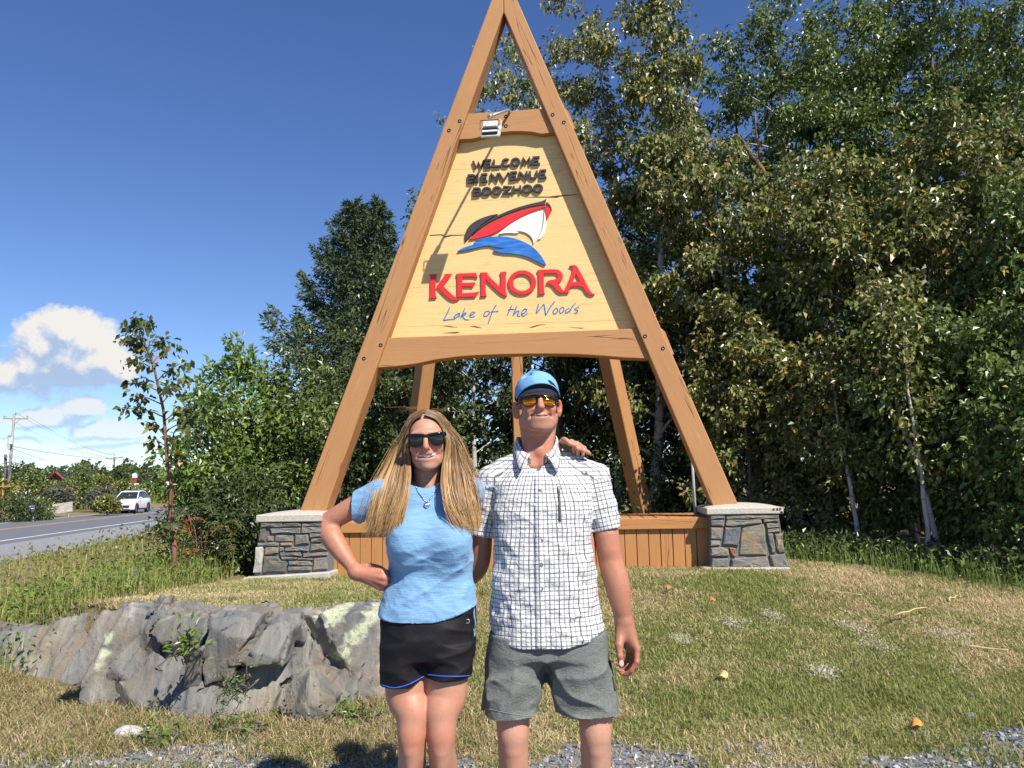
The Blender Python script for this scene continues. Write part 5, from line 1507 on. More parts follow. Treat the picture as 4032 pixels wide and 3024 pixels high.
# ------------------------------------------------------------------ bushes left of the sign
def bush(label, base, tips, n, size, pal, seed, spread=0.30, aspect=0.5, droop=0.25, bark=None, name='bush', group='bushes beside the left pier', t0=0.25, twigs=4, clump=7, rad=0.022):
 r = np.random.default_rng(seed)
 base = np.array(base, float); t = thing(name, label, 'bush', tuple(base), group)
 limbs = []; mb = MB()
 for tip in tips:
  tip = np.array(tip, float); b0 = base + r.normal(0, 0.10, 3) * [1, 1, 0]; b0[2] = base[2] - 0.04
  m = b0 * 0.45 + tip * 0.55; m[2] += 0.12 * abs(tip[2] - b0[2]); m[:2] = m[:2] * 0.6 + b0[:2] * 0.4
  u = np.linspace(0, 1, 9)[:, None]
  P = (1 - u) ** 2 * b0 + 2 * u * (1 - u) * m + u * u * tip + r.normal(0, 0.012, (9, 3))
  limbs.append(P); mb.tube(P, np.linspace(rad, 0.005, 9), 5, False)
  for _ in range(twigs):
   f = r.uniform(0.35, 0.9); s = f * 8; j = int(s); a = P[j]
   d = P[min(j + 1, 8)] - P[j]; d /= np.linalg.norm(d) + 1e-9
   e = a + (d + r.normal(0, 0.6, 3)) * r.uniform(0.12, 0.30) * min(2.0, np.linalg.norm(tip - b0))
   q = wob(a, e, 4, 0.02, r); limbs.append(q); mb.tube(q, np.linspace(0.007, 0.003, 4), 3, False)
 mb.build('stems', bark or m_bark, t, smooth=True)
 V, F, cc = foliage(limbs, n, r, size, spread, pal, droop, aspect=aspect, t0=t0, clump=clump)
 stuff('foliage', V, F, cc, m_leaf, parent=t)
 return t
def tips(l): return [at(*q) for q in l]
bush('bright green willow bush with long arching sprays left of the sign', gnd(at(1010, 2100, 11.6)[0], 11.6), tips([(775, 1500, 11.3), (850, 1425, 11.4), (905, 1400, 11.5), (960, 1410, 11.5), (1030, 1460, 11.6), (1090, 1480, 11.7), (820, 1560, 11.2), (1000, 1600, 11.2), (900, 1700, 11.1), (1120, 1650, 11.3), (760, 1620, 11.4)]), 4200, 0.115, 'bright', 501, 0.24, 0.42, 0.1, clump=6)
bush('big mid-green bush filling the space up to the sign leg', gnd(at(1190, 2120, 11.9)[0], 11.9), tips([(1120, 1460, 12.0), (1200, 1440, 12.0), (1260, 1470, 12.0), (1320, 1540, 12.0), (1380, 1620, 12.1), (1180, 1600, 11.5), (1280, 1700, 11.5), (1100, 1700, 11.4), (1350, 1800, 11.6), (1060, 1560, 11.8), (1230, 1850, 11.3), (1120, 1900, 11.2)]), 6400, 0.095, 'green', 502, 0.34, 0.48, 0.35)
bush('rounded light green bush behind the birch sapling', gnd(at(830, 2150, 10.4)[0], 10.4), tips([(720, 1720, 10.4), (770, 1660, 10.4), (830, 1655, 10.4), (890, 1690, 10.4), (950, 1760, 10.4), (700, 1850, 10.3), (800, 1850, 10.1), (900, 1900, 10.1), (980, 1880, 10.4)]), 4200, 0.080, 'bright', 503, 0.26, 0.5, 0.2)
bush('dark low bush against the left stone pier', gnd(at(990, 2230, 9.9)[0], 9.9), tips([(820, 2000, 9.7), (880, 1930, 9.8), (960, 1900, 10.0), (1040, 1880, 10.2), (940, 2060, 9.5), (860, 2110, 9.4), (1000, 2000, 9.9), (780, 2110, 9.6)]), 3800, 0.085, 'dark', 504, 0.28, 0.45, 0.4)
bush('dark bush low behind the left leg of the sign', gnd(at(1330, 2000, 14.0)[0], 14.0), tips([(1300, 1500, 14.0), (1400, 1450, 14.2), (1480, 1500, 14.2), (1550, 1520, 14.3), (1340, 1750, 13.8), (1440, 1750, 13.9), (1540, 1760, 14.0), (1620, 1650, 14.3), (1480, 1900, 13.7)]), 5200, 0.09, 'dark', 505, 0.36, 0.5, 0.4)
# low leafy fill below the wood, all along its foot
def fringe(label, pts, n, pal, seed, size=0.07, h=0.6, name='undergrowth'):
 r = np.random.default_rng(seed)
 P = np.array([at_z(px, py, 0.2) for px, py in pts]) if False else np.array([[x, y, 0] for x, y in pts])
 k = r.integers(0, len(P) - 1, n); u = r.random((n, 1))
 Q = P[k] * (1 - u) + P[k + 1] * u + r.normal(0, 0.28, (n, 3))
 Q[:, 2] = ground_h(Q[:, 0], Q[:, 1]) + h * r.random(n) ** 1.3 * (0.6 + 0.8 * fbm(Q, 1.1, 2))
 T = r.normal(0, 0.7, (n, 3)) + [0, -0.2, 0.1]; N = r.normal(0, 0.7, (n, 3)) + [0.2, -0.6, 0.8]
 L = size * r.uniform(0.6, 1.3, n)
 V, F, cc = leaf_mesh(Q, T, N, L, L * 0.5, pick(pal, n, r))
 o = stuff(name, V, F, cc, m_leaf)
 return o
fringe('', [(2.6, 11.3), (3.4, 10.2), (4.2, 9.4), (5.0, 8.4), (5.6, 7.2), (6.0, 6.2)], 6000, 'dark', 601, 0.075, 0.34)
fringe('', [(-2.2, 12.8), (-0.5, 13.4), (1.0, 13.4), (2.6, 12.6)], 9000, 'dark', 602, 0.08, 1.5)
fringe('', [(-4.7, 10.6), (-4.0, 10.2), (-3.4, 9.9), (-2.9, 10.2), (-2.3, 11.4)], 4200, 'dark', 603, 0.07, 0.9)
# sumac with long feathered leaves at the foot of the sapling
sumac = thing('sumac_shrub', 'low sumac with feathered fronds, some turned orange, left of the pier', 'shrub', tuple(gnd(at(800, 2240, 9.2)[0], 9.2)))
r = np.random.default_rng(71)
mb = MB(); Ps, Ts, Ns, Ls, cs = [], [], [], [], []
for i in range(34):
 b0 = np.array(sumac.location) + [r.normal(0, 0.25), r.normal(0, 0.18), r.uniform(0.15, 0.75)]
 az = r.uniform(PI, 2 * PI) if r.random() < 0.8 else r.uniform(0, PI); ln = r.uniform(0.30, 0.5)
 u = np.linspace(0, 1, 9)[:, None]
 d = np.array([math.cos(az), math.sin(az) * 0.8, 0.25])
 P = b0 + d * ln * u; P[:, 2] += 0.10 * np.sin(u[:, 0] * 2.4) - 0.16 * u[:, 0] ** 2
 mb.tube(np.concatenate([[np.array(sumac.location) + [0, 0, 0.02]], P]), 0.004, 4, False)
 side = np.cross(d, [0, 0, 1.0]); side /= np.linalg.norm(side)
 c = np.array([0.36, 0.13, 0.04]) if (i % 6 == 0) else np.array([0.055, 0.10, 0.025]) * r.uniform(0.8, 1.5)
 for k in range(1, 9):
  for s in (-1, 1):
   Ps.append(P[k]); Ts.append(side * s + d * 0.55 + [0, 0, -0.25]); Ns.append([0, -0.2, 1.0]); Ls.append(0.10 * (1 - 0.5 * abs(k / 8 - 0.4))); cs.append(c * r.uniform(0.8, 1.2))
mb.build('stems', m_redbark, sumac)
V, F, cc = leaf_mesh(np.array(Ps), np.array(Ts, float), np.array(Ns), np.array(Ls), np.array(Ls) * 0.26, np.array(cs)); stuff('fronds', V, F, cc, m_leaf, parent=sumac)
# ------------------------------------------------------------------ young birch with countable leaves, by the road side
sb = gnd(at(688, 2290, 8.6)[0], 8.6)
sap = thing('birch_sapling', 'young birch with red-brown stem and hanging leaves, alone before the road', 'sapling', tuple(sb))
stemP = np.concatenate([[sb - [0, 0, 0.05]], pth([(686, 2150, 8.6), (672, 1960, 8.6), (655, 1750, 8.6), (632, 1580, 8.6), (610, 1450, 8.6), (570, 1340, 8.6), (545, 1268, 8.6)], 16, 0.012, 3)])
mb = MB(); mb.tube(stemP, np.linspace(0.030, 0.005, len(stemP)), 8)
r = np.random.default_rng(77)
twl = [(560, 1300, 8.6)]
limbs = []
for (p0, p1) in [((640, 1640), (480, 1610)), ((632, 1590), (510, 1560)), ((625, 1540), (495, 1510)), ((615, 1470), (490, 1425)), ((605, 1440), (500, 1330)), ((580, 1370), (495, 1325)), ((600, 1430), (690, 1360)), ((620, 1500), (735, 1420)),
                 ((635, 1590), (735, 1480)), ((645, 1660), (790, 1590)), ((650, 1700), (800, 1640)), ((655, 1740), (770, 1700)), ((650, 1720), (570, 1660)), ((560, 1310), (590, 1270)), ((655, 1760), (590, 1730)), ((590, 1400), (650, 1340)), ((628, 1560), (690, 1530)), ((612, 1460), (560, 1400)), ((664, 1850), (720, 1800)), ((555, 1300), (520, 1262)), ((684, 2090), (700, 2010)), ((686, 2130), (650, 2060))]:
 a = at(*p0, 8.6); e = at(*p1, 8.6 + r.normal(0, 0.25)); q = wob(a, e, 6, 0.02, r, 0.04); limbs.append(q); mb.tube(q, np.linspace(0.008, 0.003, 6), 4, False)
limbs.append(stemP[9:])
mb.build('trunk', m_redbark, sap, smooth=True)
m_bleaf, nt, b = new_mat('birch_leaf')
oc = nt.node('ShaderNodeObjectInfo')
setc(nt, b, 'Base Color', oc.outputs['Color']); b.inputs['Roughness'].default_value = 0.42
out = next(n for n in nt.n if n.type == 'OUTPUT_MATERIAL'); tr = nt.node('ShaderNodeBsdfTranslucent'); nt.link(oc.outputs['Color'], tr.inputs['Color'])
mx = nt.node('ShaderNodeMixShader'); mx.inputs[0].default_value = 0.25; nt.link(b.outputs[0], mx.inputs[1]); nt.link(tr.outputs[0], mx.inputs[2]); nt.link(mx.outputs[0], out.inputs['Surface'])
lw = [(0, 0), (0.06, 0.15), (0.26, 0.36), (0.34, 0.42), (0.27, 0.62), (0.12, 0.86), (0, 1)]
LV = []; LFc = []
for k, (w, l) in enumerate(lw): LV += [(-w, -l, 0.25 * w - 0.12 * l * l), (0, -l, -0.12 * l * l), (w, -l, 0.25 * w - 0.12 * l * l)]
for k in range(len(lw) - 1):
 a = k * 3; LFc += [(a, a + 1, a + 4, a + 3), (a + 1, a + 2, a + 5, a + 4)]
leafme = mesh_np('birch_leaf', np.array(LV) * 0.092, LFc, True); leafme.materials.append(m_bleaf)
sl = np.array(sap.location)
for i in range(288):
 q = limbs[r.integers(len(limbs))]; t = r.uniform(0.25, 1.0) * (len(q) - 1); j = min(int(t), len(q) - 2); p = q[j] * (1 - (t - j)) + q[j + 1] * (t - j)
 o = bpy.data.objects.new('leaf', leafme); C.objects.link(o); o.parent = sap
 o.location = tuple(p + r.normal(0, 0.035, 3) - sl)
 o.rotation_euler = (r.normal(0.9, 0.5), r.normal(0, 0.4), r.uniform(0, 2 * PI))
 s = r.uniform(0.7, 1.25); o.scale = (s, s, s)
 c = np.array([0.055, 0.072, 0.022]) * r.uniform(0.8, 1.7) if r.random() > 0.05 else np.array([0.42, 0.22, 0.05])
 o.color = (*c, 1)
V, F, cc = foliage(limbs, 420, r, 0.075, 0.10, 'green', 0.7, t0=0.3, clump=4); stuff('foliage', V, F, cc * 0.8, m_leaf, parent=sap)
# ------------------------------------------------------------------ tall weeds and grass
def weeds(name, n, box, dens, hmin, hmax, pal2, seed, wide=0.006, leafy=0.0, lpal='yellow', lsize=0.05):
 P, r = scatter(n, *box, dens, seed)
 m = len(P); t = r.random((m, 1))
 col = (np.array(pal2[0]) * t + np.array(pal2[1]) * (1 - t)) * r.uniform(0.8, 1.2, (m, 1))
 dist = np.maximum(1.0, P[:, 1] / 9.0)
 H = r.uniform(hmin, hmax, m)
 V, F, cc = blades(P, H, wide * dist * r.uniform(0.7, 1.3, m), r.uniform(0.05, 0.6, m), col, seed=seed + 1)
 if leafy > 0:
  k = int(m * leafy); q = r.integers(0, m, k)
  Q = P[q] + np.stack([r.normal(0, 0.05, k), r.normal(0, 0.05, k), H[q] * r.uniform(0.3, 1.05, k)], 1)
  L = lsize * dist[q] ** 0.8 * r.uniform(0.6, 1.4, k)
  V2, F2, c2 = leaf_mesh(Q, r.normal(0, 0.7, (k, 3)) + [0, -0.2, 0.1], r.normal(0, 0.6, (k, 3)) + [0.2, -0.5, 0.9], L, L * 0.45, pick(lpal, k, r))
  F = F + [F2 + len(V)]; V = np.concatenate([V, V2]); cc = np.concatenate([cc, c2])
 return stuff(name, V, F, cc, m_grass)
def left_field(x, y):
 edge = np.interp(y, [5.0, 6.0, 7.0, 9, 12, 40], [-4.4, -3.6, -3.5, -3.6, -3.8, -6.0])
 vis = np.abs(x) < 0.70 * y + 0.6
 ro = road_off(x, y)
 f = np.clip((9.0 / np.maximum(y, 6)) ** 1.4, 0.05, 1)
 return np.where(vis & (x < edge) & (ro < -4.3), f, 0)
weeds('weeds', 52000, (-24, -3.3, 5.2, 40), left_field, 0.16, 0.52, ((0.22, 0.25, 0.06), (0.42, 0.36, 0.16)), 701, 0.007, 1.1, 'yellow', 0.055)
def near_left(x, y):
 edge = np.interp(y, [5.0, 5.6, 6.2, 7.0, 9, 12], [-4.3, -3.9, -3.3, -3.2, -3.3, -3.6])
 return np.where((x < edge) & (np.abs(x) < 0.72 * y + 0.4) & (y > 5.4), 0.9, 0)
weeds('tall_grass', 20000, (-8, -3.1, 5.3, 10.5), near_left, 0.10, 0.36, ((0.18, 0.24, 0.05), (0.36, 0.32, 0.14)), 711, 0.006, 0.9, 'bright', 0.05)
def right_edge(x, y):
 e = np.interp(y, [5.0, 6.5, 7.5, 8.6, 9.6, 11], [5.8, 5.0, 4.4, 3.7, 3.0, 2.5])
 d = x - e
 return np.where((d > -0.25) & (d < 1.4) & (np.abs(x) < 0.72 * y + 0.4), np.clip(1.1 - np.abs(d - 0.3), 0.15, 1), 0)
weeds('tall_grass', 11000, (2.3, 6.6, 5.2, 11.5), right_edge, 0.08, 0.34, ((0.11, 0.18, 0.04), (0.20, 0.24, 0.07)), 721, 0.006, 0.35, 'bright', 0.05)
# ================================================================== ACROSS THE ROAD
# ---- white SUV coming along the far lane
m_carw = plain_mat('white_car_paint', (0.72, 0.72, 0.73), 0.22, 0.02, 3.0, spec=0.6)
m_glass, nt, b = new_mat('dark_car_glass')
b.inputs['Base Color'].default_value = (0.02, 0.028, 0.035, 1); b.inputs['Roughness'].default_value = 0.05; b.inputs['Specular IOR Level'].default_value = 0.7
m_tyre = plain_mat('black_tyre', (0.018, 0.018, 0.018), 0.85)
m_trim = plain_mat('black_car_trim', (0.022, 0.022, 0.024), 0.5)
m_chrome = plain_mat('chrome', (0.7, 0.7, 0.7), 0.15, 0.02, metal=1.0)
m_rim = plain_mat('alloy_rim', (0.35, 0.34, 0.32), 0.35, metal=0.6)
m_hlamp = plain_mat('clear_headlamp', (0.75, 0.78, 0.80), 0.1, spec=0.8)
def loft(secs, close_ends=True):
 """sections: lists of the same number of points"""
 n = len(secs[0]); V = [p for s in secs for p in s]; F = []
 for i in range(len(secs) - 1):
  for j in range(n):
   k = (j + 1) % n; F.append((i * n + j, i * n + k, (i + 1) * n + k, (i + 1) * n + j))
 if close_ends: F.append(tuple(range(n - 1, -1, -1))); F.append(tuple((len(secs) - 1) * n + j for j in range(n)))
 return V, F
def make_suv(label, x, y, rot, paint, cat='car', name='parked_car', group=None, plate=True):
 """built nose towards -y, centre on the ground, then set in place"""
 t = thing(name, label, cat, (0, 0, 0), group)
 def sec(yy, w, z0, z1, wt, sh=0.06):
  return [(-w, yy, z0 + sh), (-w * 0.94, yy, z0), (w * 0.94, yy, z0), (w, yy, z0 + sh), (w * 1.0, yy, (z0 + z1) * 0.55), (w * 0.97, yy, z1 - 0.10), (wt, yy, z1), (-wt, yy, z1), (-w * 0.97, yy, z1 - 0.10), (-w * 1.0, yy, (z0 + z1) * 0.55)]
 ys = [(-2.28, 0.74, 0.34, 0.72, 0.62), (-2.20, 0.84, 0.26, 0.86, 0.72), (-2.05, 0.90, 0.24, 0.96, 0.78), (-1.6, 0.92, 0.24, 1.03, 0.80), (-0.95, 0.92, 0.22, 1.09, 0.80), (0.0, 0.92, 0.22, 1.10, 0.82), (1.2, 0.92, 0.22, 1.12, 0.82), (2.0, 0.91, 0.26, 1.12, 0.80), (2.22, 0.86, 0.34, 1.05, 0.74)]
 V, F = loft([sec(*q) for q in ys]); o = part('body', V, F, paint, t, smooth=True); sb_ = o.modifiers.new('bevel', 'BEVEL'); sb_.width = 0.03; sb_.segments = 2; sb_.angle_limit = 0.6
 # cabin: glass house with a painted roof
 def cab(yy, w, z): return [(-w, yy, z), (w, yy, z)]
 base_ = [(-0.98, 0.78, 1.09), (1.95, 0.76, 1.11)]; roof = [(-0.18, 0.60, 1.62), (0.6, 0.62, 1.67), (1.55, 0.58, 1.60)]
 V = []
 for (yy, w, z) in ((-1.00, 0.79, 1.085), (-0.18, 0.61, 1.60), (0.6, 0.63, 1.645), (1.5, 0.60, 1.585), (2.05, 0.74, 1.10)): V += [(-w, yy, z), (w, yy, z)]
 V += [(-0.80, 0.4, 1.09), (0.80, 0.4, 1.09)]
 F = [(0, 1, 3, 2), (2, 3, 5, 4), (4, 5, 7, 6), (6, 7, 9, 8), (0, 2, 4, 6, 8, 10), (1, 11, 9, 7, 5, 3), (0, 10, 11, 1), (10, 8, 9, 11)]
 part('windows', V, F, m_glass, t)
 mb = MB()
 mb.hexa([(-0.64, -0.20, 1.60), (0.64, -0.20, 1.60), (0.66, 0.6, 1.645), (-0.66, 0.6, 1.645)], [(-0.60, -0.14, 1.645), (0.60, -0.14, 1.645), (0.61, 0.6, 1.70), (-0.61, 0.6, 1.70)])
 mb.hexa([(-0.66, 0.6, 1.645), (0.66, 0.6, 1.645), (0.63, 1.62, 1.57), (-0.63, 1.62, 1.57)], [(-0.61, 0.6, 1.70), (0.61, 0.6, 1.70), (0.58, 1.60, 1.635), (-0.58, 1.60, 1.635)])
 mb.build('roof', paint, t)
 for s in (-1, 1):
  mb = MB(); mb.tube([(s * 0.80, -1.02, 1.08), (s * 0.635, -0.19, 1.61), (s * 0.645, 0.6, 1.66), (s * 0.62, 1.5, 1.60), (s * 0.76, 2.08, 1.10)], 0.038, 6); mb.build('pillar', paint, t, smooth=True)
  mb = MB(); mb.tube([(s * 0.70, 0.45, 1.10), (s * 0.645, 0.5, 1.64)], 0.03, 6); mb.build('pillar', m_trim, t)
  mb = MB(); mb.tube([(s * 0.52, -0.02, 1.70), (s * 0.52, 0.1, 1.735), (s * 0.50, 1.4, 1.70), (s * 0.50, 1.5, 1.66)], 0.016, 5); mb.build('roof_rail', m_chrome, t)
  f = Field((s * 0.98 - 0.14, -0.95, 1.02), (s * 0.98 + 0.14, -0.70, 1.26), 0.02); f.ell((s * 0.99, -0.84, 1.14), (0.115, 0.06, 0.075), 0.01); v, q = f.mesh(); part('mirror', v, q, paint, t, smooth=True)
  # lamps, arches, wheels
  mb = MB(); mb.hexa([(s * 0.40, -2.215, 0.77), (s * 0.80, -2.07, 0.80), (s * 0.83, -2.05, 0.88), (s * 0.42, -2.19, 0.83)], [(s * 0.40, -2.245, 0.77), (s * 0.82, -2.10, 0.80), (s * 0.85, -2.08, 0.88), (s * 0.42, -2.225, 0.84)]); mb.build('headlight', m_hlamp, t)
  mb = MB(); mb.hexa([(s * 0.74, -2.24, 0.40), (s * 0.80, -2.20, 0.40), (s * 0.82, -2.18, 0.62), (s * 0.77, -2.22, 0.62)], [(s * 0.74, -2.265, 0.40), (s * 0.81, -2.225, 0.40), (s * 0.835, -2.205, 0.62), (s * 0.77, -2.25, 0.62)]); mb.build('air_intake', m_trim, t)
  for yy in (-1.42, 1.36):
   a = np.linspace(0, 2 * PI, 20, endpoint=False)
   def ringx(rad, xx): return [(xx, yy + rad * math.cos(q), 0.355 + rad * math.sin(q)) for q in a]
   V, F = loft([ringx(0.26, s * 0.70), ringx(0.355, s * 0.71), ringx(0.358, s * 0.90), ringx(0.33, s * 0.935), ringx(0.25, s * 0.925)])
   w_o = part('wheel', V, F, m_tyre, t, smooth=False)
   V, F = loft([ringx(0.25, s * 0.925), ringx(0.22, s * 0.915), ringx(0.05, s * 0.925)]); part('rim', V, F, m_rim, w_o)
   mb = MB(); rr_ = [(s * 0.928, yy + 0.40 * math.cos(q), 0.36 + 0.41 * math.sin(q)) for q in np.linspace(-0.12, PI + 0.12, 14)]; mb.tube(rr_, 0.028, 5); mb.build('wheel_arch', m_trim, t)
  mb = MB(); mb.hexa([(s * 0.925, -0.95, 0.24), (s * 0.925, 0.95, 0.24), (s * 0.925, 0.95, 0.36), (s * 0.925, -0.95, 0.36)], [(s * 0.94, -0.95, 0.24), (s * 0.94, 0.95, 0.24), (s * 0.94, 0.95, 0.36), (s * 0.94, -0.95, 0.36)]); mb.build('sill_trim', m_trim, t)
 mb = MB(); mb.hexa([(-0.62, -2.21, 0.42), (0.62, -2.21, 0.42), (0.70, -2.20, 0.62), (-0.70, -2.20, 0.62)], [(-0.60, -2.295, 0.42), (0.60, -2.295, 0.42), (0.68, -2.285, 0.62), (-0.68, -2.285, 0.62)]); mb.build('grille', m_trim, t)
 mb = MB(); mb.box((-0.42, -2.262, 0.775), (0.42, -2.20, 0.815)); mb.build('grille_bar', m_trim, t)
 mb = MB(); mb.hexa([(-0.55, -2.24, 0.25), (0.55, -2.24, 0.25), (0.72, -2.21, 0.36), (-0.72, -2.21, 0.36)], [(-0.52, -2.30, 0.26), (0.52, -2.30, 0.26), (0.68, -2.27, 0.36), (-0.68, -2.27, 0.36)]); mb.build('lower_bumper', m_trim, t)
 mb = MB(); mb.hexa([(-0.60, -2.27, 0.235), (0.60, -2.27, 0.235), (0.60, -2.27, 0.262), (-0.60, -2.27, 0.262)], [(-0.60, -2.312, 0.235), (0.60, -2.312, 0.235), (0.60, -2.312, 0.262), (-0.60, -2.312, 0.262)]); mb.build('skid_strip', m_chrome, t)
 mb = MB(); a = np.linspace(0, 2 * PI, 20, endpoint=False); V = [(0.075 * math.cos(q), -2.275, 0.80 + 0.075 * math.sin(q)) for q in a] + [(0.055 * math.cos(q), -2.285, 0.80 + 0.055 * math.sin(q)) for q in a] + [(0.075 * math.cos(q), -2.22, 0.80 + 0.075 * math.sin(q)) for q in a]
 mb.add(V, [(i, (i + 1) % 20, 20 + (i + 1) % 20, 20 + i) for i in range(20)] + [(40 + i, 40 + (i + 1) % 20, (i + 1) % 20, i) for i in range(20)]); mb.build('emblem', m_chrome, t)
 if plate: mb = MB(); mb.box((-0.17, -2.318, 0.47), (0.17, -2.300, 0.57)); mb.build('number_plate', m_wht, t)
 t.location = (x, y, ROAD_Z); t.rotation_euler = (0, 0, rot)
 return t
cy_ = 61.5
cpx = RO + RD * ((cy_ - RO[1]) / RD[1]) + RN * 6.35
make_suv('white SUV driving towards the camera in the far lane', cpx[0], cpx[1], math.atan2(RD[1], RD[0]) - PI / 2, m_carw, name='suv')
# ---- bushes and trees over the road, each from its place in the photograph
ROADSIDE = 'trees and bushes across the road'
def far_tree(px, pyt, pyb, hw, Y, pal, label, seed, n=1500, name='roadside_tree', cat='tree', size=None, low=0.1):
 """outline: top and foot heights and half width in the photograph"""
 tp = at(px, pyt, Y); bs = at(px, pyb, Y); bs[0] = tp[0]; bs[2] = float(ground_h(bs[0], Y)) if pyb is None else max(bs[2], float(ground_h(bs[0], Y)) - 0.3)
 rad = hw / 3030 * Y
 gz = float(ground_h(bs[0], Y)); bs[2] = min(bs[2], gz + 0.4)
 r = np.random.default_rng(seed)
 t = thing(name, label, cat, tuple(bs), ROADSIDE)
 H = tp[2] - bs[2]
 mb = MB(); tr = wob(bs - [0, 0, 0.2], tp - [0, 0, 0.1 * H], 6, 0.03 * H, r); mb.tube(tr, np.linspace(0.02 * H + 0.02, 0.015, 6), 5)
 k = 16; c = []
 for i in range(k):
  f = low + (1 - low) * (i + 0.5) / k; wv = math.sqrt(max(0.05, 1 - (2 * f - 0.85) ** 2 * 0.85)) * rad
  az = i * 2.4; c.append((bs + np.array([0.75 * wv * math.cos(az), 0.75 * wv * math.sin(az), H * f * 0.96]), 0.5 * wv + 0.10 * H))
  mb.tube([tr[min(int(f * 5), 5)], c[-1][0]], 0.02 + 0.003 * H, 3, False)
 mb.build('trunk', m_bark, t)
 w = np.array([q[1] ** 2 for q in c]); w /= w.sum(); j = r.choice(k, n, p=w)
 d = r.normal(size=(n, 3)); d /= np.linalg.norm(d, axis=1)[:, None]
 P = np.array([q[0] for q in c])[j] + d * (np.array([q[1] for q in c])[j] * r.uniform(0.55, 1.05, n) ** 0.5)[:, None] * np.array([1, 1, 0.75])
 P[:, 2] = np.minimum(P[:, 2], tp[2] + r.normal(0, 0.02 * H, n)); P[:, 2] = np.maximum(P[:, 2], bs[2] + 0.05)
 sz = (size or 0.0032 * Y) * r.uniform(0.6, 1.4, n)
 V, F, cc = leaf_mesh(P, d + r.normal(0, 0.6, (n, 3)), d * 0.8 + r.normal(0, 0.5, (n, 3)) + [0.1, -0.2, 0.4], sz, sz * 0.75, pick(pal, n, r))
 stuff('crown', V, F, cc, m_leaf, parent=t)
 return t
FT = [(135, 1850, 2000, 58, 62, 'green', 'round olive tree beside the dark house roof'), (322, 1834, 1990, 42, 66, 'green', 'tall green tree rising between the grey bushes, highest over the road'),
      (240, 1895, 1990, 52, 64, 'birch', 'low yellowing tree in front of the red-gabled house'), (230, 1915, 1990, 45, 58, 'grey', 'grey leafless-looking bush right of the orange timber frame'),
      (405, 1918, 2000, 45, 62, 'grey', 'grey twiggy bush behind the small yellow bush'), (405, 1845, 1925, 26, 120, 'dark', 'dark distant tree left of the second utility pole'),
      (475, 1840, 1930, 34, 125, 'dark', 'dark distant tree right of the second utility pole'), (395, 1870, 1960, 42, 95, 'yellow', 'autumn-coloured tree behind the grey bush'),
      (490, 1893, 1958, 34, 78, 'birch', 'small round bush with silvery leaves before the white trailer'), (425, 1955, 2016, 36, 55, 'yellow', 'small yellow-green bush at the road edge'),
      (500, 1955, 2012, 24, 60, 'yellow', 'yellow weeds bush close left of the SUV'), (60, 1945, 2052, 75, 46, 'dark', 'dark hedge-like bush by the blue number sign'),
      (140, 1960, 2045, 55, 48, 'green', 'green bush between the number sign and the plywood board'), (10, 1890, 1990, 35, 70, 'yellow', 'yellow-green tree at the left picture edge'),
      (560, 1865, 1930, 24, 130, 'dark', 'dark pines by the brown building'), (630, 1870, 1960, 30, 110, 'dark', 'dark tree right of the brown building'), (590, 1905, 1945, 40, 100, 'green', 'green bank of bushes right of the white trailer'),
      (560, 1930, 1990, 28, 85, 'birch', 'bush behind the roof of the SUV'), (690, 1905, 1985, 40, 90, 'green', 'bush behind the birch sapling stem'), (60, 1875, 1890, 12, 160, 'dark', 'pair of tiny far spruces left of the house'),
      (300, 1880, 1960, 45, 90, 'birch', 'yellowing bush between the house and the tall tree'), (750, 1890, 1990, 45, 80, 'green', 'far bush seen between sapling and willow'), (820, 1895, 1990, 50, 75, 'dark', 'dark far bush behind the willow')]
for i, (px, a, b_, hw, Y, pal, lab) in enumerate(FT):
 far_tree(px, a, b_, hw, Y, pal, lab, 800 + i, n=1500 if hw > 30 else 800, name='roadside_bush' if 'bush' in lab or 'hedge' in lab else 'roadside_tree', cat='bush' if 'bush' in lab or 'hedge' in lab else 'tree')
# far-off wood along the skyline, read as one mass
r = np.random.default_rng(61)
n = 16000; px = r.uniform(-400, 1400, n); Y = r.uniform(170, 230, n)
base = np.array([at(p, 1935, y) for p, y in zip(px, Y)])
hh = (5.0 + 5.0 * fbm(np.stack([px * 0.02, Y * 0.03, 0 * px], -1), 1.0, 3)) * r.random(n) ** 0.5
base[:, 2] = -0.4 + hh
sz = r.uniform(0.5, 1.3, n)
V, F, cc = leaf_mesh(base, r.normal(size=(n, 3)), r.normal(0, 0.6, (n, 3)) + [0.1, -0.6, 0.6], sz, sz * 0.7, pick('dark', n, r)); stuff('distant_woods', V, F, cc, m_leaf)
# low verge grass over the road
def verge(x, y):
 ro = road_off(x, y); return np.where((ro > 11.2) & (ro < 24) & (np.abs(x) < 0.72 * y + 2) , 0.9, 0)
weeds('verge_grass', 40000, (-75, -26, 32, 110), verge, 0.25, 0.7, ((0.13, 0.17, 0.035), (0.22, 0.20, 0.06)), 731, 0.010, 0.0)
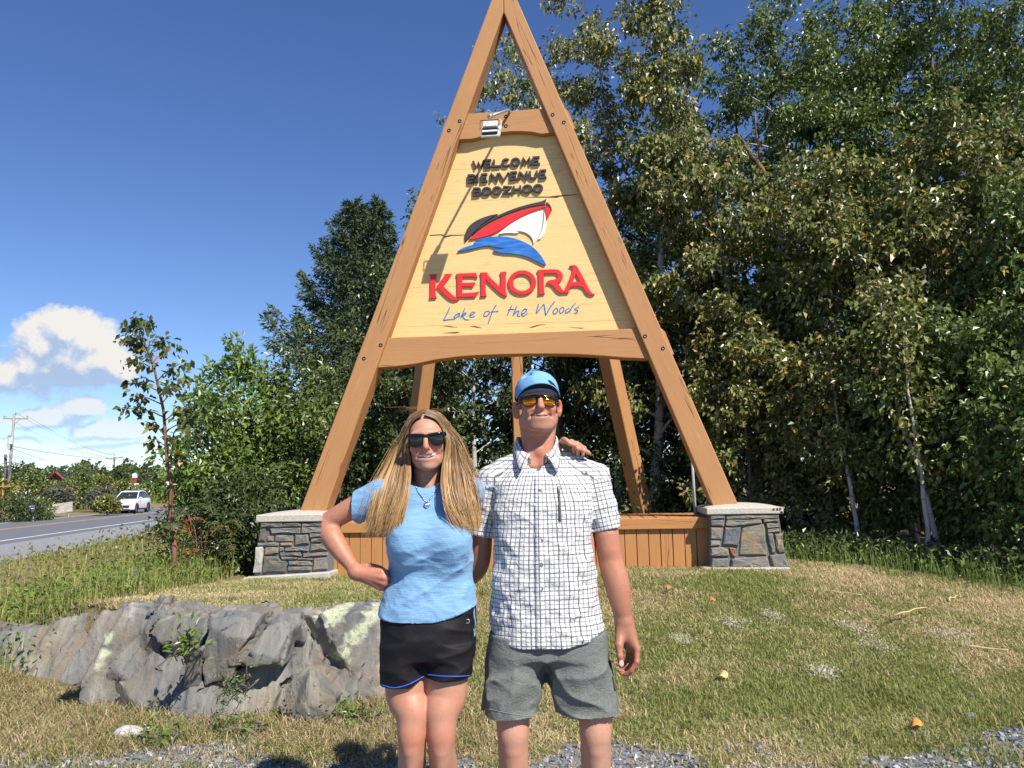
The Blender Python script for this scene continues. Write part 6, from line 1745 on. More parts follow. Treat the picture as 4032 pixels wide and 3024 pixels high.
# ---- utility poles and wires
m_pole = plain_mat('weathered_pole_wood', (0.30, 0.285, 0.25), 0.9, 0.25, 6.0, 0.4, 30.0, stretch=(1, 1, 0.15))
m_pold = plain_mat('old_dark_pole_wood', (0.12, 0.105, 0.09), 0.9, 0.25, 6.0, 0.4, 30.0, stretch=(1, 1, 0.15))
m_wire = plain_mat('black_wire', (0.03, 0.03, 0.035), 0.6)
m_ins = plain_mat('grey_insulator', (0.25, 0.26, 0.28), 0.4)
def pole(label, b0, t0, r0, r1, m, arm=None, arm_z=0.0, Y=None):
 bs = at(*b0); tp = at(*t0); bs = tp + (bs - tp) * ((tp[2] - (float(ground_h(bs[0], bs[1])) - 0.3)) / (tp[2] - bs[2]))
 t = thing('utility_pole', label, 'utility pole', tuple(bs), 'utility poles along the road')
 mb = MB(); mb.tube([bs, tp], [r0, r1], 10); mb.build('pole', m, t, smooth=True)
 ends = []
 if arm:
  a = at(*arm[0]); b_ = at(*arm[1]); mb = MB(); d = (b_ - a) / np.linalg.norm(b_ - a)
  mb.hexa([a + [0, -0.05, -0.06], b_ + [0, -0.05, -0.06], b_ + [0, 0.05, -0.06], a + [0, 0.05, -0.06]], [a + [0, -0.05, 0.06], b_ + [0, -0.05, 0.06], b_ + [0, 0.05, 0.06], a + [0, 0.05, 0.06]]); mb.build('crossarm', m, t)
  mid = (a + b_) / 2
  for q in (a + d * 0.1, mid + [0, 0, 0.32], b_ - d * 0.1):
   mb = MB(); mb.tube([q + [0, 0, 0.05], q + [0, 0, 0.16], q + [0, 0, 0.24], q + [0, 0, 0.30]], [0.03, 0.035, 0.065, 0.04], 8); mb.build('insulator', m_ins, t, smooth=True); ends.append(q + [0, 0, 0.28])
  for q in (a * 0.72 + b_ * 0.28, a * 0.28 + b_ * 0.72):
   mb = MB(); mb.tube([q + [0, -0.06, 0], mid + [0, -0.08, -0.55]], 0.02, 4); mb.build('brace', m_ins, t)
 return t, ends
P1, E1 = pole('tall pale utility pole with grey transformer near the left edge', (27, 1985, 75), (57, 1628, 75), 0.16, 0.11, m_pole, ((12, 1648, 75), (110, 1649, 75)))
ctr = at(41, 1735, 74.6)
mb = MB(); mb.tube([ctr + [0, 0, -0.36], ctr + [0, 0, -0.34], ctr + [0, 0, 0.33], ctr + [0, 0, 0.38]], [0.16, 0.22, 0.22, 0.10], 14); mb.build('transformer', plain_mat('pale_grey_transformer', (0.55, 0.58, 0.58), 0.4), P1, smooth=False)
for k in range(3):
 q = ctr + [-0.12 + 0.12 * k, -0.2, 0.42]; mb = MB(); mb.tube([q - [0, 0, 0.06], q + [0, 0, 0.14]], [0.05, 0.03], 6); mb.build('bushing', m_ins, P1)
for k in range(4):
 q = ctr + [-0.15 + 0.10 * k, -0.24, -0.36]; mb = MB(); mb.tube(curve_pts([tuple(q), tuple(q + [0.05, 0, -0.35]), tuple(q + [0.18, 0, -0.5 - 0.06 * k]), tuple(q + [0.34, 0.1, -0.42])]), 0.014, 5); mb.build('drop_lead', m_wire, P1)
pole('short dark old utility pole directly left of the tall pale one', (23, 1985, 78), (22, 1790, 78), 0.15, 0.14, m_pold)
P3, E3 = pole('utility pole with plain crossarm above the white trailer', (449, 1945, 125), (450, 1799, 125), 0.17, 0.12, m_pold, ((416, 1805, 125), (483, 1802, 125)))
P4, E4 = pole('farthest thin utility pole behind the birch sapling', (650, 1935, 210), (651, 1838, 210), 0.16, 0.12, m_pole, ((642, 1844, 210), (661, 1844, 210)))
def wire(label, a, b_, sag, rad=0.012, n=24, cat='wire'):
 a = np.array(a); b_ = np.array(b_); t = np.linspace(0, 1, n)[:, None]; P = a + (b_ - a) * t; P[:, 2] -= sag * 4 * (t[:, 0] * (1 - t[:, 0]))
 mb = MB(); mb.tube(P, rad, 4, False); o = mb.build('overhead_wire', m_wire); tag(o, label, cat, 'overhead wires between the poles')
for k, nm in enumerate(('nearer', 'middle', 'farther')): wire('thin top wire from the %s insulator of the tall pole to the second pole' % nm, E1[k], E3[k], 0.8, 0.011)
for k, nm in enumerate(('left', 'middle', 'right')): wire('thin wire leaving the second pole for the farthest pole, %s strand' % nm, E3[k], E4[k], 1.0, 0.012)
p_ = lambda px, py, Y: at(px, py, Y)
wire('single wire slanting from below the transformer right across to the sapling', p_(52, 1758, 75), p_(760, 1800, 120), 0.9, 0.016)
wire('wire dropping from the tall pole towards the far trees', p_(52, 1768, 75), p_(420, 1852, 125), 0.6, 0.014)
wire('thick upper cable from the tall pole to the second pole', p_(46, 1818, 75), p_(449, 1868, 125), 0.6, 0.030)
wire('thick lower cable from the tall pole to the second pole', p_(46, 1834, 75), p_(449, 1880, 125), 0.6, 0.030)
wire('thick upper cable running on out of the left edge', p_(46, 1818, 75), p_(-260, 1826, 48), 0.3, 0.030)
wire('thick lower cable running on out of the left edge', p_(46, 1834, 75), p_(-260, 1842, 48), 0.3, 0.030)
wire('level wire from the tall pole behind the second pole to the right', p_(46, 1824, 75), p_(900, 1838, 150), 0.6, 0.014)
wire('lowest wire from the second pole down to the right', p_(449, 1876, 125), p_(640, 1885, 100), 0.3, 0.02)
wire('guy wire from the tall pole down to the bushes', p_(46, 1850, 75), p_(110, 1880, 66), 0.05, 0.014)
# ---- signs and boards by the road
m_ply, nt, b = new_mat('weathered_plywood')
co = nt.coord('Object'); g1 = nt.noise(nt.mapping(co, (1.2, 1, 9)), 3.0, 6, 0.65, 0.6)
setc(nt, b, 'Base Color', nt.ramp(g1, [(0.3, (0.20, 0.18, 0.14)), (0.5, (0.34, 0.315, 0.26)), (0.72, (0.60, 0.58, 0.52))])); b.inputs['Roughness'].default_value = 0.9
m_postw = plain_mat('grey_post_wood', (0.28, 0.27, 0.25), 0.9)
def board(label, corners, Y, m, thick=0.03, group=None, name='plywood_board', posts=True):
 Q = [at(px, py, Y + dy) for px, py, dy in corners]; c = sum(Q) / 4; gz = float(ground_h(c[0], c[1])); t = thing(name, label, 'board', (c[0], c[1], gz), group)
 n = np.cross(Q[1] - Q[0], Q[3] - Q[0]); n /= np.linalg.norm(n); n = n if n[1] > 0 else -n
 mb = MB(); mb.hexa(Q, [q + n * thick for q in Q]); mb.build('panel', m, t)
 for k in (0.12, 0.88):
  a = Q[0] * (1 - k) + Q[1] * k; b_ = Q[3] * (1 - k) + Q[2] * k; mb = MB(); a = a + n * (thick + 0.05); b_ = b_ + n * (thick + 0.05); mb.tube([[b_[0], b_[1], gz - 0.3], b_ * 0.05 + a * 0.95], 0.045, 4); mb.build('post', m_postw, t)
 return t
board('weathered blank plywood board standing low beside the road', [(167, 2030, 0), (286, 2014, 1.2), (286, 1975, 1.2), (167, 1991, 0)], 52.0, m_ply)
board('small faded board above the yellow bush, left of the SUV', [(441, 1966, 0), (494, 1964, 0.4), (494, 1946, 0.4), (441, 1947, 0)], 66.0, m_ply)
m_bsign = plain_mat('blue_reflective_sign', (0.045, 0.12, 0.62), 0.4)
sgn = thing('number_sign', 'small blue roadside number sign with white figures on grey post', 'sign', tuple(at(130, 2040, 46)))
Q = [at(114, 2010, 46), at(133, 2008, 46.1), at(134, 1988, 46.1), at(115, 1990, 46)]
mb = MB(); mb.hexa(Q, [q + [0.01, 0.03, 0] for q in Q]); mb.build('panel', m_bsign, sgn)
mb = MB(); pb = at(131, 2036, 46.12); pt_ = at(134.5, 1989, 46.12); mb.tube([[pb[0], 46.12, float(ground_h(pb[0], 46.1)) - 0.2], pt_], 0.045, 6); mb.build('post', m_postw, sgn)
ex = (Q[1] - Q[0]); ez = (Q[3] - Q[0])
for rowy, xs in ((0.68, (0.22, 0.42, 0.62, 0.82)), (0.30, (0.15, 0.32, 0.50, 0.68, 0.86))):
 for k, x in enumerate(xs):
  c = Q[0] + ex * x + ez * rowy + [0, -0.006, 0]; mb = MB(); w = ex * 0.055; h_ = ez * 0.10
  mb.hexa([c - w - h_, c + w - h_, c + w + h_, c - w + h_], [q + np.array([0, 0.003, 0]) for q in (c - w - h_, c + w - h_, c + w + h_, c - w + h_)]); mb.build('figure', m_wht, sgn)
# orange new-timber frame
m_newt = plain_mat('new_orange_timber', (0.50, 0.25, 0.09), 0.8, 0.15, 3.0)
fr = thing('timber_railing', 'unfinished orange timber railing at the left edge', 'railing', tuple(at(70, 1985, 68)))
def beam_px(a, b_, Y, w, nm, par, m, d=0.05):
 A = at(*a, Y); B = at(*b_, Y); mb = MB(); u = (B - A) / np.linalg.norm(B - A); s = np.cross(u, [0, 1, 0]); s /= np.linalg.norm(s)
 mb.hexa([A - s * w / 2 + [0, -d, 0], A + s * w / 2 + [0, -d, 0], A + s * w / 2 + [0, d, 0], A - s * w / 2 + [0, d, 0]], [B - s * w / 2 + [0, -d, 0], B + s * w / 2 + [0, -d, 0], B + s * w / 2 + [0, d, 0], B - s * w / 2 + [0, d, 0]]); return mb.build(nm, m, par)
for x in (12, 52, 70, 88, 108, 124, 136): beam_px((x - 2, 1985), (x, 1900 + (x % 3)), 68, 0.10, 'upright', fr, m_newt)
beam_px((-60, 1915), (137, 1914), 67.8, 0.10, 'rail', fr, m_newt); beam_px((-60, 1960), (60, 1958), 67.8, 0.12, 'rail', fr, m_newt)
beam_px((60, 1915), (80, 1950), 67.7, 0.08, 'brace', fr, m_newt); beam_px((96, 1930), (66, 1962), 67.7, 0.08, 'brace', fr, m_newt)
# houses, trailers, tall sign
m_roofd = plain_mat('dark_shingle_roof', (0.022, 0.025, 0.034), 0.8, 0.2, 4.0)
m_redtrim = plain_mat('dark_red_trim', (0.20, 0.035, 0.035), 0.7)
m_wallb = plain_mat('brown_log_wall', (0.17, 0.085, 0.06), 0.85, 0.2, 4.0)
m_trail = plain_mat('white_trailer_side', (0.80, 0.80, 0.80), 0.5, 0.04, 2.0)
def house(label, px0, px1, pyt, pye, pyb, Y, wall, trim, depth=8.0, gable=True, name='house'):
 A = at(px0, pye, Y); B = at(px1, pye, Y); T = at((px0 + px1) / 2, pyt, Y); c = (A + B) / 2; g = -0.5
 t = thing(name, label, 'building', (c[0], Y + depth / 2, g)); z0 = g; z1 = A[2]; x0, x1 = A[0], B[0]; zt = T[2]
 mb = MB(); mb.box((x0, Y, z0), (x1, Y + depth, z1)); mb.build('wall', wall, t)
 mb = MB(); ov = 0.5
 if gable:
  mb.add([(x0, Y - 0.01, z1), (x1, Y - 0.01, z1), (c[0], Y - 0.01, zt - 0.15)], [(0, 1, 2)]); mb.build('gable', wall, t); mb = MB()
  for s, xe in ((-1, x0 - ov), (1, x1 + ov)):
   ze = z1 - 0.25; mb.hexa([(xe, Y - ov, ze), (c[0], Y - ov, zt), (c[0], Y + depth, zt), (xe, Y + depth, ze)], [(xe, Y - ov, ze + 0.22), (c[0], Y - ov, zt + 0.22), (c[0], Y + depth, zt + 0.22), (xe, Y + depth, ze + 0.22)])
  mb.build('roof', m_roofd, t)
  for s, xe in ((-1, x0 - ov), (1, x1 + ov)):
   mb = MB(); mb.tube([(xe, Y - ov - 0.05, z1 - 0.12), (c[0], Y - ov - 0.05, zt + 0.13)], 0.17, 4); mb.build('barge_board', trim, t)
 else:
  mb.hexa([(x0 - ov, Y - ov, z1), (x1 + ov, Y - ov, z1), (x1 + ov, Y + depth, z1), (x0 - ov, Y + depth, z1)], [(x0 + 2, Y + depth * 0.4, zt), (x1 - 2, Y + depth * 0.4, zt), (x1 - 2, Y + depth * 0.6, zt), (x0 + 2, Y + depth * 0.6, zt)]); mb.build('roof', m_roofd, t)
 for k in (0.25, 0.7):
  xa = x0 + (x1 - x0) * k; f = MB(); f.box((xa, Y - 0.06, z1 - 1.7), (xa + 1.0, Y - 0.005, z1 - 0.6)); w = f.build('window', m_trail, t); f = MB(); f.box((xa + 0.1, Y - 0.075, z1 - 1.6), (xa + 0.9, Y - 0.062, z1 - 0.7)); f.build('pane', m_glass, w)
 return t
house('house with dark roof and dark red gable trim among the trees', 205, 248, 1863, 1886, 1930, 105, m_wallb, m_redtrim, 9)
house('low house with blue-black roof behind the orange timber frame', 42, 110, 1889, 1908, 1960, 100, m_wallb, m_redtrim, 8, gable=False)
house('brown building with dark roof beyond the tall sign', 560, 602, 1868, 1890, 1910, 150, m_wallb, m_roofd, 8, name='lodge')
def trailer(label, px0, px1, pyt, pyb, Y, depth=2.5, cab=None, red=False):
 A = at(px0, pyt, Y); B = at(px1, pyb, Y); t = thing('box_trailer', label, 'trailer', ((A[0] + B[0]) / 2, Y, -0.4), 'white trailers parked beyond the road')
 mb = MB(); mb.box((A[0], Y, B[2]), (B[0], Y + depth, A[2])); o = mb.build('box', m_trail, t); add_bevel(o, 0.06)
 mb = MB(); mb.box((A[0] + 0.4, Y + 0.2, B[2] - 0.28), (B[0] - 0.4, Y + depth - 0.2, B[2] - 0.02)); mb.build('chassis', m_trim, t)
 n = max(4, int((B[0] - A[0]) / 1.4))
 for k in range(1, n):
  x = A[0] + (B[0] - A[0]) * k / n; mb = MB(); mb.box((x - 0.03, Y - 0.03, B[2] + 0.1), (x + 0.03, Y - 0.004, A[2] - 0.1)); mb.build('rib', m_trail, t)
 for x in (A[0] + 1.2, A[0] + 2.2, B[0] - 1.4):
  a = np.linspace(0, 2 * PI, 12, endpoint=False); zc = B[2] - 0.45; rg = lambda yy: [(x + 0.45 * math.cos(q), yy, zc + 0.45 * math.sin(q)) for q in a]
  V, F = loft([rg(Y + 0.05), rg(Y + 0.35)]); part('wheel', V, F, m_tyre, t)
 if red:
  for k, (u, w, h0, h1) in enumerate(((0.45, 0.03, 0.62, 0.82), (0.50, 0.03, 0.62, 0.82), (0.55, 0.03, 0.62, 0.82), (0.60, 0.03, 0.62, 0.82), (0.66, 0.03, 0.62, 0.82))):
   L = B[0] - A[0]; Hh = A[2] - B[2]; mb = MB(); mb.box((A[0] + L * u, Y - 0.045, B[2] + Hh * h0), (A[0] + L * (u + w), Y - 0.032, B[2] + Hh * h1)); mb.build('red_lettering', m_red, t)
 if cab:
  C0 = at(cab[0], cab[2], Y); C1 = at(cab[1], cab[3], Y); mb = MB()
  mb.prism([(C0[0], C1[2]), (C1[0], C1[2]), (C1[0], C1[2] + 0.45 * (C0[2] - C1[2])), (C0[0] + 0.55 * (C1[0] - C0[0]), C1[2] + 0.55 * (C0[2] - C1[2])), (C0[0] + 0.35 * (C1[0] - C0[0]), C0[2]), (C0[0], C0[2])], (Y + 0.2, Y + 2.2), lambda u, v, d: np.array([u, d, v])); mb.build('cab', m_trail, t)
 return t
trailer('white box trailer with sloping cab left of the green bank', 516, 568, 1904, 1927, 112, cab=(569, 584, 1912, 1931))
trailer('long white trailer with red lettering behind the sapling', 652, 790, 1897, 1932, 92, red=True)
trailer('short white trailer glimpsed left of the second utility pole', 426, 468, 1905, 1921, 118)
trailer('tiny white trailer far off right of the brown building', 622, 652, 1893, 1901, 160)
ts = thing('pylon_sign', 'white rounded sign board on two red posts beyond the trailers', 'sign', tuple(at(531, 1905, 118)))
Q = [at(521, 1881, 118), at(537, 1881, 118), at(537, 1867, 118), at(529, 1862, 118), at(521, 1867, 118)]
mb = MB(); n = 5; mb.add(Q + [q + np.array([0, 0.3, 0]) for q in Q], [tuple(range(5)), tuple(range(9, 4, -1))] + [(i, i + 5, (i + 1) % 5 + 5, (i + 1) % 5) for i in range(5)]); mb.build('panel', m_trail, ts)
for x in (521, 532): beam_px((x, 1918), (x, 1881), 118.05, 0.32, 'post', ts, plain_mat('red_post_paint', (0.35, 0.05, 0.035), 0.6), 0.15)
# blue bins, small white shelter, blue car half hidden behind the sapling
m_bin = plain_mat('blue_plastic_bin', (0.03, 0.17, 0.42), 0.5)
for k, (x0, x1) in enumerate(((347, 362), (366, 386))):
 A = at(x0, 2000, 72); B = at(x1, 1991, 72); gz = float(ground_h(A[0], 72)); t = thing('bin', ('blue bin below the white shelter roof', 'blue bin right of the one below the shelter')[k], 'bin', ((A[0] + B[0]) / 2, 72, gz), 'blue bins over the road')
 mb = MB(); mb.hexa([(A[0] + 0.03, 71.8, gz), (B[0] - 0.03, 71.8, gz), (B[0] - 0.03, 72.2, gz), (A[0] + 0.03, 72.2, gz)], [(A[0], 71.75, B[2]), (B[0], 71.75, B[2]), (B[0], 72.25, B[2]), (A[0], 72.25, B[2])]); mb.build('bin_body', m_bin, t)
 mb = MB(); mb.box((A[0] - 0.02, 71.7, B[2] + 0.003), (B[0] + 0.02, 72.3, B[2] + 0.06)); mb.build('bin_lid', m_bin, t)
A = at(313, 1992, 74); B = at(361, 1983, 74); gz = float(ground_h(A[0], 74))
t = thing('shelter', 'low shelter with flat white roof behind the plywood board', 'shelter', ((A[0] + B[0]) / 2, 74, gz)); mb = MB(); mb.box((A[0], 74, A[2]), (B[0], 75.2, B[2])); mb.build('roof', m_trail, t)
for x in (A[0] + 0.1, B[0] - 0.1):
 mb = MB(); mb.box((x - 0.04, 74.1, gz - 0.1), (x + 0.04, 74.2, A[2] - 0.003)); mb.build('post', m_trim, t)
# ---- small things on the lawn
def fallen(px, py, size, label, col, rot, seed):
 z = 0.2
 for _ in range(4): p = at_z(px, py, z); z = float(ground_h(p[0], p[1])) + 0.035
 r = np.random.default_rng(seed); a = np.linspace(0, 2 * PI, 14, endpoint=False); rr = size * (0.75 + 0.25 * np.cos(2 * a) + r.normal(0, 0.05, 14))
 V = [(rr[i] * math.cos(t + rot), rr[i] * math.sin(t + rot), size * 0.35 * math.sin(2 * t)) for i, t in enumerate(a)] + [(0, 0, size * 0.05)]
 o = link('fallen_leaf', mesh_np('fallen_leaf', V, [(i, (i + 1) % 14, 14) for i in range(14)], True), plain_mat('dry_leaf', col, 0.7)); o.location = p + np.array([0, 0, 0.012]); o.rotation_euler = (0.25, -0.2, 0)
 so = o.modifiers.new('thick', 'SOLIDIFY'); so.thickness = 0.0015
 tag(o, label, 'leaf', 'fallen leaves on the lawn')
fallen(3605, 2858, 0.042, 'orange fallen leaf among the gravel at lower right', (0.62, 0.28, 0.06), 0.4, 1); fallen(2842, 2665, 0.045, 'pale curled fallen leaf in the middle of the lawn', (0.62, 0.42, 0.18), 0.1, 2)
fallen(2632, 2318, 0.05, 'small orange leaf near the bench', (0.5, 0.27, 0.10), 1.2, 3); fallen(2800, 2368, 0.045, 'small brown leaf before the right pier', (0.45, 0.2, 0.07), 0.7, 4)
def stick(px0, py0, px1, py1, rad, label, m, lift=0.03, name='stick'):
 P = []
 for px, py in ((px0, py0), (px1, py1)):
  z = 0.2
  for _ in range(4): p = at_z(px, py, z); z = float(ground_h(p[0], p[1])) + lift
  P.append(p)
 u = np.linspace(0, 1, 6)[:, None]; Q = P[0] * (1 - u) + P[1] * u; Q += np.random.default_rng(int(px0)).normal(0, 0.006, Q.shape)
 mb = MB(); mb.tube(Q, np.linspace(rad, rad * 0.6, 6), 6); o = mb.build(name, m, smooth=True); tag(o, label, 'stick', 'dry stalks lying about')
m_stalk = plain_mat('dry_pale_stalk', (0.50, 0.38, 0.19), 0.8)
stick(3520, 2422, 3655, 2392, 0.008, 'pale dry stalk lying slantwise on the right lawn', m_stalk); stick(3735, 2362, 3768, 2345, 0.009, 'short pale stalk near the wood edge', m_stalk); stick(3800, 2548, 3975, 2558, 0.007, 'long level pale stalk at the right', m_stalk); stick(3255, 2328, 3385, 2338, 0.007, 'pale stalk in front of the stone pier', m_stalk)
m_pinkp = plain_mat('pink_paint', (0.72, 0.50, 0.48), 0.7)
def stake(px0, py0, px1, py1, Y, rad, label, m, kind='stake'):
 A = at(px0, py0, Y); B = at(px1, py1, Y); A[2] = min(A[2], float(ground_h(A[0], Y)) - 0.02); mb = MB(); mb.tube(wob(A, B, 6, 0.01, np.random.default_rng(int(px0))), np.linspace(rad, rad * 0.8, 6), 7); t = thing('stake', label, 'stake', tuple(A), 'stakes at the lawn corner'); mb.build('shaft', m, t, smooth=True); return t, A, B
stake(530, 2345, 503, 2243, 7.2, 0.014, 'bare brown stake leaning left at the lawn corner', m_bark); stt, A, B = stake(568, 2350, 530, 2245, 7.1, 0.016, 'brown stake with pink painted lower half', m_bark)
mb = MB(); mb.tube([A + (B - A) * 0.12, A + (B - A) * 0.55], 0.0185, 8); mb.build('painted_band', m_pinkp, stt, smooth=True)
stick(325, 2410, 390, 2413, 0.022, 'pink painted stick lying at the edge of the weeds', m_pinkp, 0.10)
def patch(px, py, sx, sy, label, seed):
 z = 0.2
 for _ in range(4): p = at_z(px, py, z); z = float(ground_h(p[0], p[1]))
 r = np.random.default_rng(seed); n = 260; Q = np.stack([p[0] + r.normal(0, sx, n), p[1] + r.normal(0, sy, n), np.zeros(n)], 1); Q[:, 2] = ground_h(Q[:, 0], Q[:, 1]) + 0.008
 V, F, cc = stones(Q, r.uniform(0.004, 0.014, n), np.tile(np.array((0.50, 0.46, 0.38)), (n, 1)) * r.uniform(0.7, 1.2, (n, 1)), seed); return V, F, cc
VV, FF, CC, k = [], [], [], 0
for i, q in enumerate([(3360, 2462, 0.05, 0.10), (3450, 2542, 0.07, 0.10), (3740, 2502, 0.08, 0.08), (2880, 2436, 0.06, 0.10), (2690, 2520, 0.04, 0.06), (3240, 2648, 0.05, 0.07), (3040, 2395, 0.05, 0.08)]):
 V, F, cc = patch(*q, '', 900 + i); VV.append(V); FF.append(F + k); CC.append(cc); k += len(V)
stuff('pale_grit', np.concatenate(VV), np.concatenate(FF), np.concatenate(CC), m_stone)
# a half-buried pale stone, a leafy seedling in the rock cleft, broad-leaved weeds
p = at_z(510, 2885, 0.03); f = Field(p - 0.16, p + 0.16, 0.008); f.ell(p + [0, 0, -0.01], (0.085, 0.06, 0.045), 0.01); wrinkle(f, 0.012, 14, (1, 0, 0), 1.5, 2.0)
v, q = f.mesh(); o = part('stone', v, q, plain_mat('pale_quartz_stone', (0.50, 0.47, 0.46), 0.8, 0.25, 20.0, 0.5, 60.0), None, smooth=True); tag(o, 'pale half-buried stone in the dry grass below the rock', 'stone')
bush('green seedling with pale upright leaves in the cleft of the rock', at(735, 2560, 4.85) - [0, 0, 0.02], [at(705, 2490, 4.7), at(738, 2470, 4.65), at(765, 2500, 4.68), at(695, 2530, 4.7), at(775, 2530, 4.65), at(740, 2520, 4.6)], 90, 0.055, 'bright', 951, 0.05, 0.30, -0.2, name='seedling', group='plants growing from the rock', t0=0.3, twigs=1, clump=4, rad=0.004)
bush('low tuft of weeds on the lower ledge of the rock', at(930, 2720, 4.6) - [0, 0, 0.02], [at(880, 2665, 4.5), at(930, 2650, 4.5), at(980, 2665, 4.5), at(1000, 2700, 4.5), at(900, 2700, 4.45), at(960, 2700, 4.45)], 200, 0.028, 'green', 952, 0.06, 0.32, 0.1, name='weed', group='plants growing from the rock', t0=0.2, twigs=2, clump=5, rad=0.003)
def weed_px(px, py, s, label, seed, n=70):
 p = at_z(px, py, 0.02); p[2] = float(ground_h(p[0], p[1])); r = np.random.default_rng(seed)
 bush(label, p, [p + [s * math.cos(a), s * 0.7 * math.sin(a), s * r.uniform(0.5, 0.9)] for a in np.linspace(0, 2 * PI, 8)], n, 0.05, 'bright', seed, 0.03, 0.36, 0.15, name='weed', group='broad-leaved weeds in the gravel', t0=0.3, twigs=0, clump=4, rad=0.003)
weed_px(1300, 2830, 0.12, 'broad-leaved weed right of the lowest boulder', 961); weed_px(630, 2925, 0.10, 'weed in the gravel below the pale stone', 962); weed_px(1440, 2840, 0.10, 'weed directly left of the woman\'s knees', 963); weed_px(960, 2890, 0.09, 'small weed at the foot of the rock', 964); weed_px(190, 2640, 0.13, 'grassy weed against the low left rock', 965)
# ================================================================== THE TWO PEOPLE
m_skin, nt, b = new_mat('sunlit_skin')
co = nt.coord('Object')
mot = nt.noise(co, 34.0, 5, 0.65); pores = nt.noise(co, 260.0, 3, 0.6)
sk = nt.attr('col')
frk = nt.ramp(nt.noise(co, 120.0, 4, 0.7), [(0.56, 0.0), (0.70, 0.30)]); sk = nt.mix(frk, sk, nt.mix(1.0, sk, (0.66, 0.48, 0.40), 'MULTIPLY'))
blo = nt.noise(co, 9.0, 4, 0.6); sk = nt.mix(nt.ramp(blo, [(0.42, 0.0), (0.66, 0.40)]), sk, nt.mix(1.0, sk, (0.95, 0.74, 0.66), 'MULTIPLY'))
setc(nt, b, 'Base Color', nt.mix(nt.ramp(mot, [(0.35, 0.0), (0.75, 0.28)]), sk, nt.mix(1.0, sk, (0.86, 0.62, 0.54), 'MULTIPLY')))
b.inputs['Roughness'].default_value = 0.46; b.inputs['Specular IOR Level'].default_value = 0.4
b.inputs['Subsurface Weight'].default_value = 0.10; b.inputs['Subsurface Radius'].default_value = (0.9, 0.35, 0.2); b.inputs['Subsurface Scale'].default_value = 0.008
setc(nt, b, 'Normal', nt.bump(nt.math('ADD', pores, nt.math('MULTIPLY', mot, 1.2)), 0.28, 0.003))
def cloth_mat(name, col, weave=900.0, rough=0.85, var=0.1, wr=0.35, scale=26.0, stretch=(1, 1, 1.6), sheen=0.0, colattr=None):
 m, nt, b = new_mat(name)
 co = nt.coord('Object')
 n1 = nt.noise(nt.mapping(co, stretch), scale, 5, 0.6, 0.5); n2 = nt.noise(nt.mapping(co, (1, 1, 3)), weave * 0.35, 2, 0.6)
 base = nt.attr(colattr) if colattr else col
 if colattr: c2 = nt.mix(nt.math('MULTIPLY', n2, 0.35), base, nt.mix(1.0, base, (0.7, 0.7, 0.7), 'MULTIPLY'))
 else: c2 = nt.ramp(n2, [(0.25, tuple(c * (1 - var) for c in col)), (0.75, tuple(min(1, c * (1 + var)) for c in col))])
 setc(nt, b, 'Base Color', c2); b.inputs['Roughness'].default_value = rough; b.inputs['Specular IOR Level'].default_value = 0.2
 if sheen: b.inputs['Sheen Weight'].default_value = sheen
 setc(nt, b, 'Normal', nt.bump(nt.math('ADD', n1, nt.math('MULTIPLY', n2, 0.25)), wr, 0.012))
 return m
def stack(f, prof, k=0.02, mode='add', ex=2.3, zpad=0.0):
 """a trunk given as level ellipses: rows of (z, centre x, centre y, half width, half depth)"""
 pr = np.array(sorted(prof), float)
 zs = pr[:, 0]; lo = np.array([(pr[:, 1] - pr[:, 3]).min(), (pr[:, 2] - pr[:, 4]).min(), zs[0]]); hi = np.array([(pr[:, 1] + pr[:, 3]).max(), (pr[:, 2] + pr[:, 4]).max(), zs[-1]])
 from_ = np.linspace(zs[0], zs[-1], 160)
 tab = [np.interp(from_, zs, pr[:, i]) for i in range(1, 5)]
 ker = np.ones(13) / 13
 tab = [np.convolve(np.pad(t, 6, mode='edge'), ker, 'valid') for t in tab]
 def fn(P):
  z = P[..., 2]
  cx, cy, a, bb = [np.interp(z, from_, t) for t in tab]
  u = np.abs(P[..., 0] - cx) / a; v = np.abs(P[..., 1] - cy) / bb
  k0 = (u ** ex + v ** ex) ** (1 / ex)
  d = (k0 - 1) * (a * bb) / np.sqrt((bb * u / (k0 + 1e-6)) ** 2 + (a * v / (k0 + 1e-6)) ** 2 + 1e-9)
  return np.maximum(d, np.maximum(zs[0] - z, z - zs[-1]))
 f.op(fn, lo, hi, k, mode)
def front_y(f, x, z, y0=None):
 """where the front of a modelled surface lies, straight ahead"""
 ys = f.ax[1]
 P = np.stack([np.full(len(ys), x), ys, np.full(len(ys), z)], 1)
 d = f.sample(P)
 i = np.argmax(d < 0)
 if d[i] >= 0: return None
 if i == 0: return ys[0]
 t = d[i - 1] / (d[i - 1] - d[i]); return ys[i - 1] + t * (ys[i] - ys[i - 1])
def front_at(f, px, py, Y):
 """the point of a modelled surface seen at this point of the photograph"""
 o = np.array([0, 0, CAM_H]); d = ray(px, py)
 t = np.linspace((Y - 0.5) / d[1], (Y + 0.5) / d[1], 400)
 P = o + t[:, None] * d
 s = f.sample(P); ins = ((P > f.org) & (P < f.org + (f.n - 1) * f.h)).all(1)
 s = np.where(ins, s, 0.5)
 i = np.argmax(s < 0)
 if s[i] >= 0: return at(px, py, Y)
 u = s[i - 1] / (s[i - 1] - s[i]) if i else 0
 return P[i - 1] + (P[i] - P[i - 1]) * u
def merge(parts):
 V = []; F = []; n = 0
 for v, q in parts: V.append(v); F.append(q + n); n += len(v)
 return np.concatenate(V), np.concatenate(F)
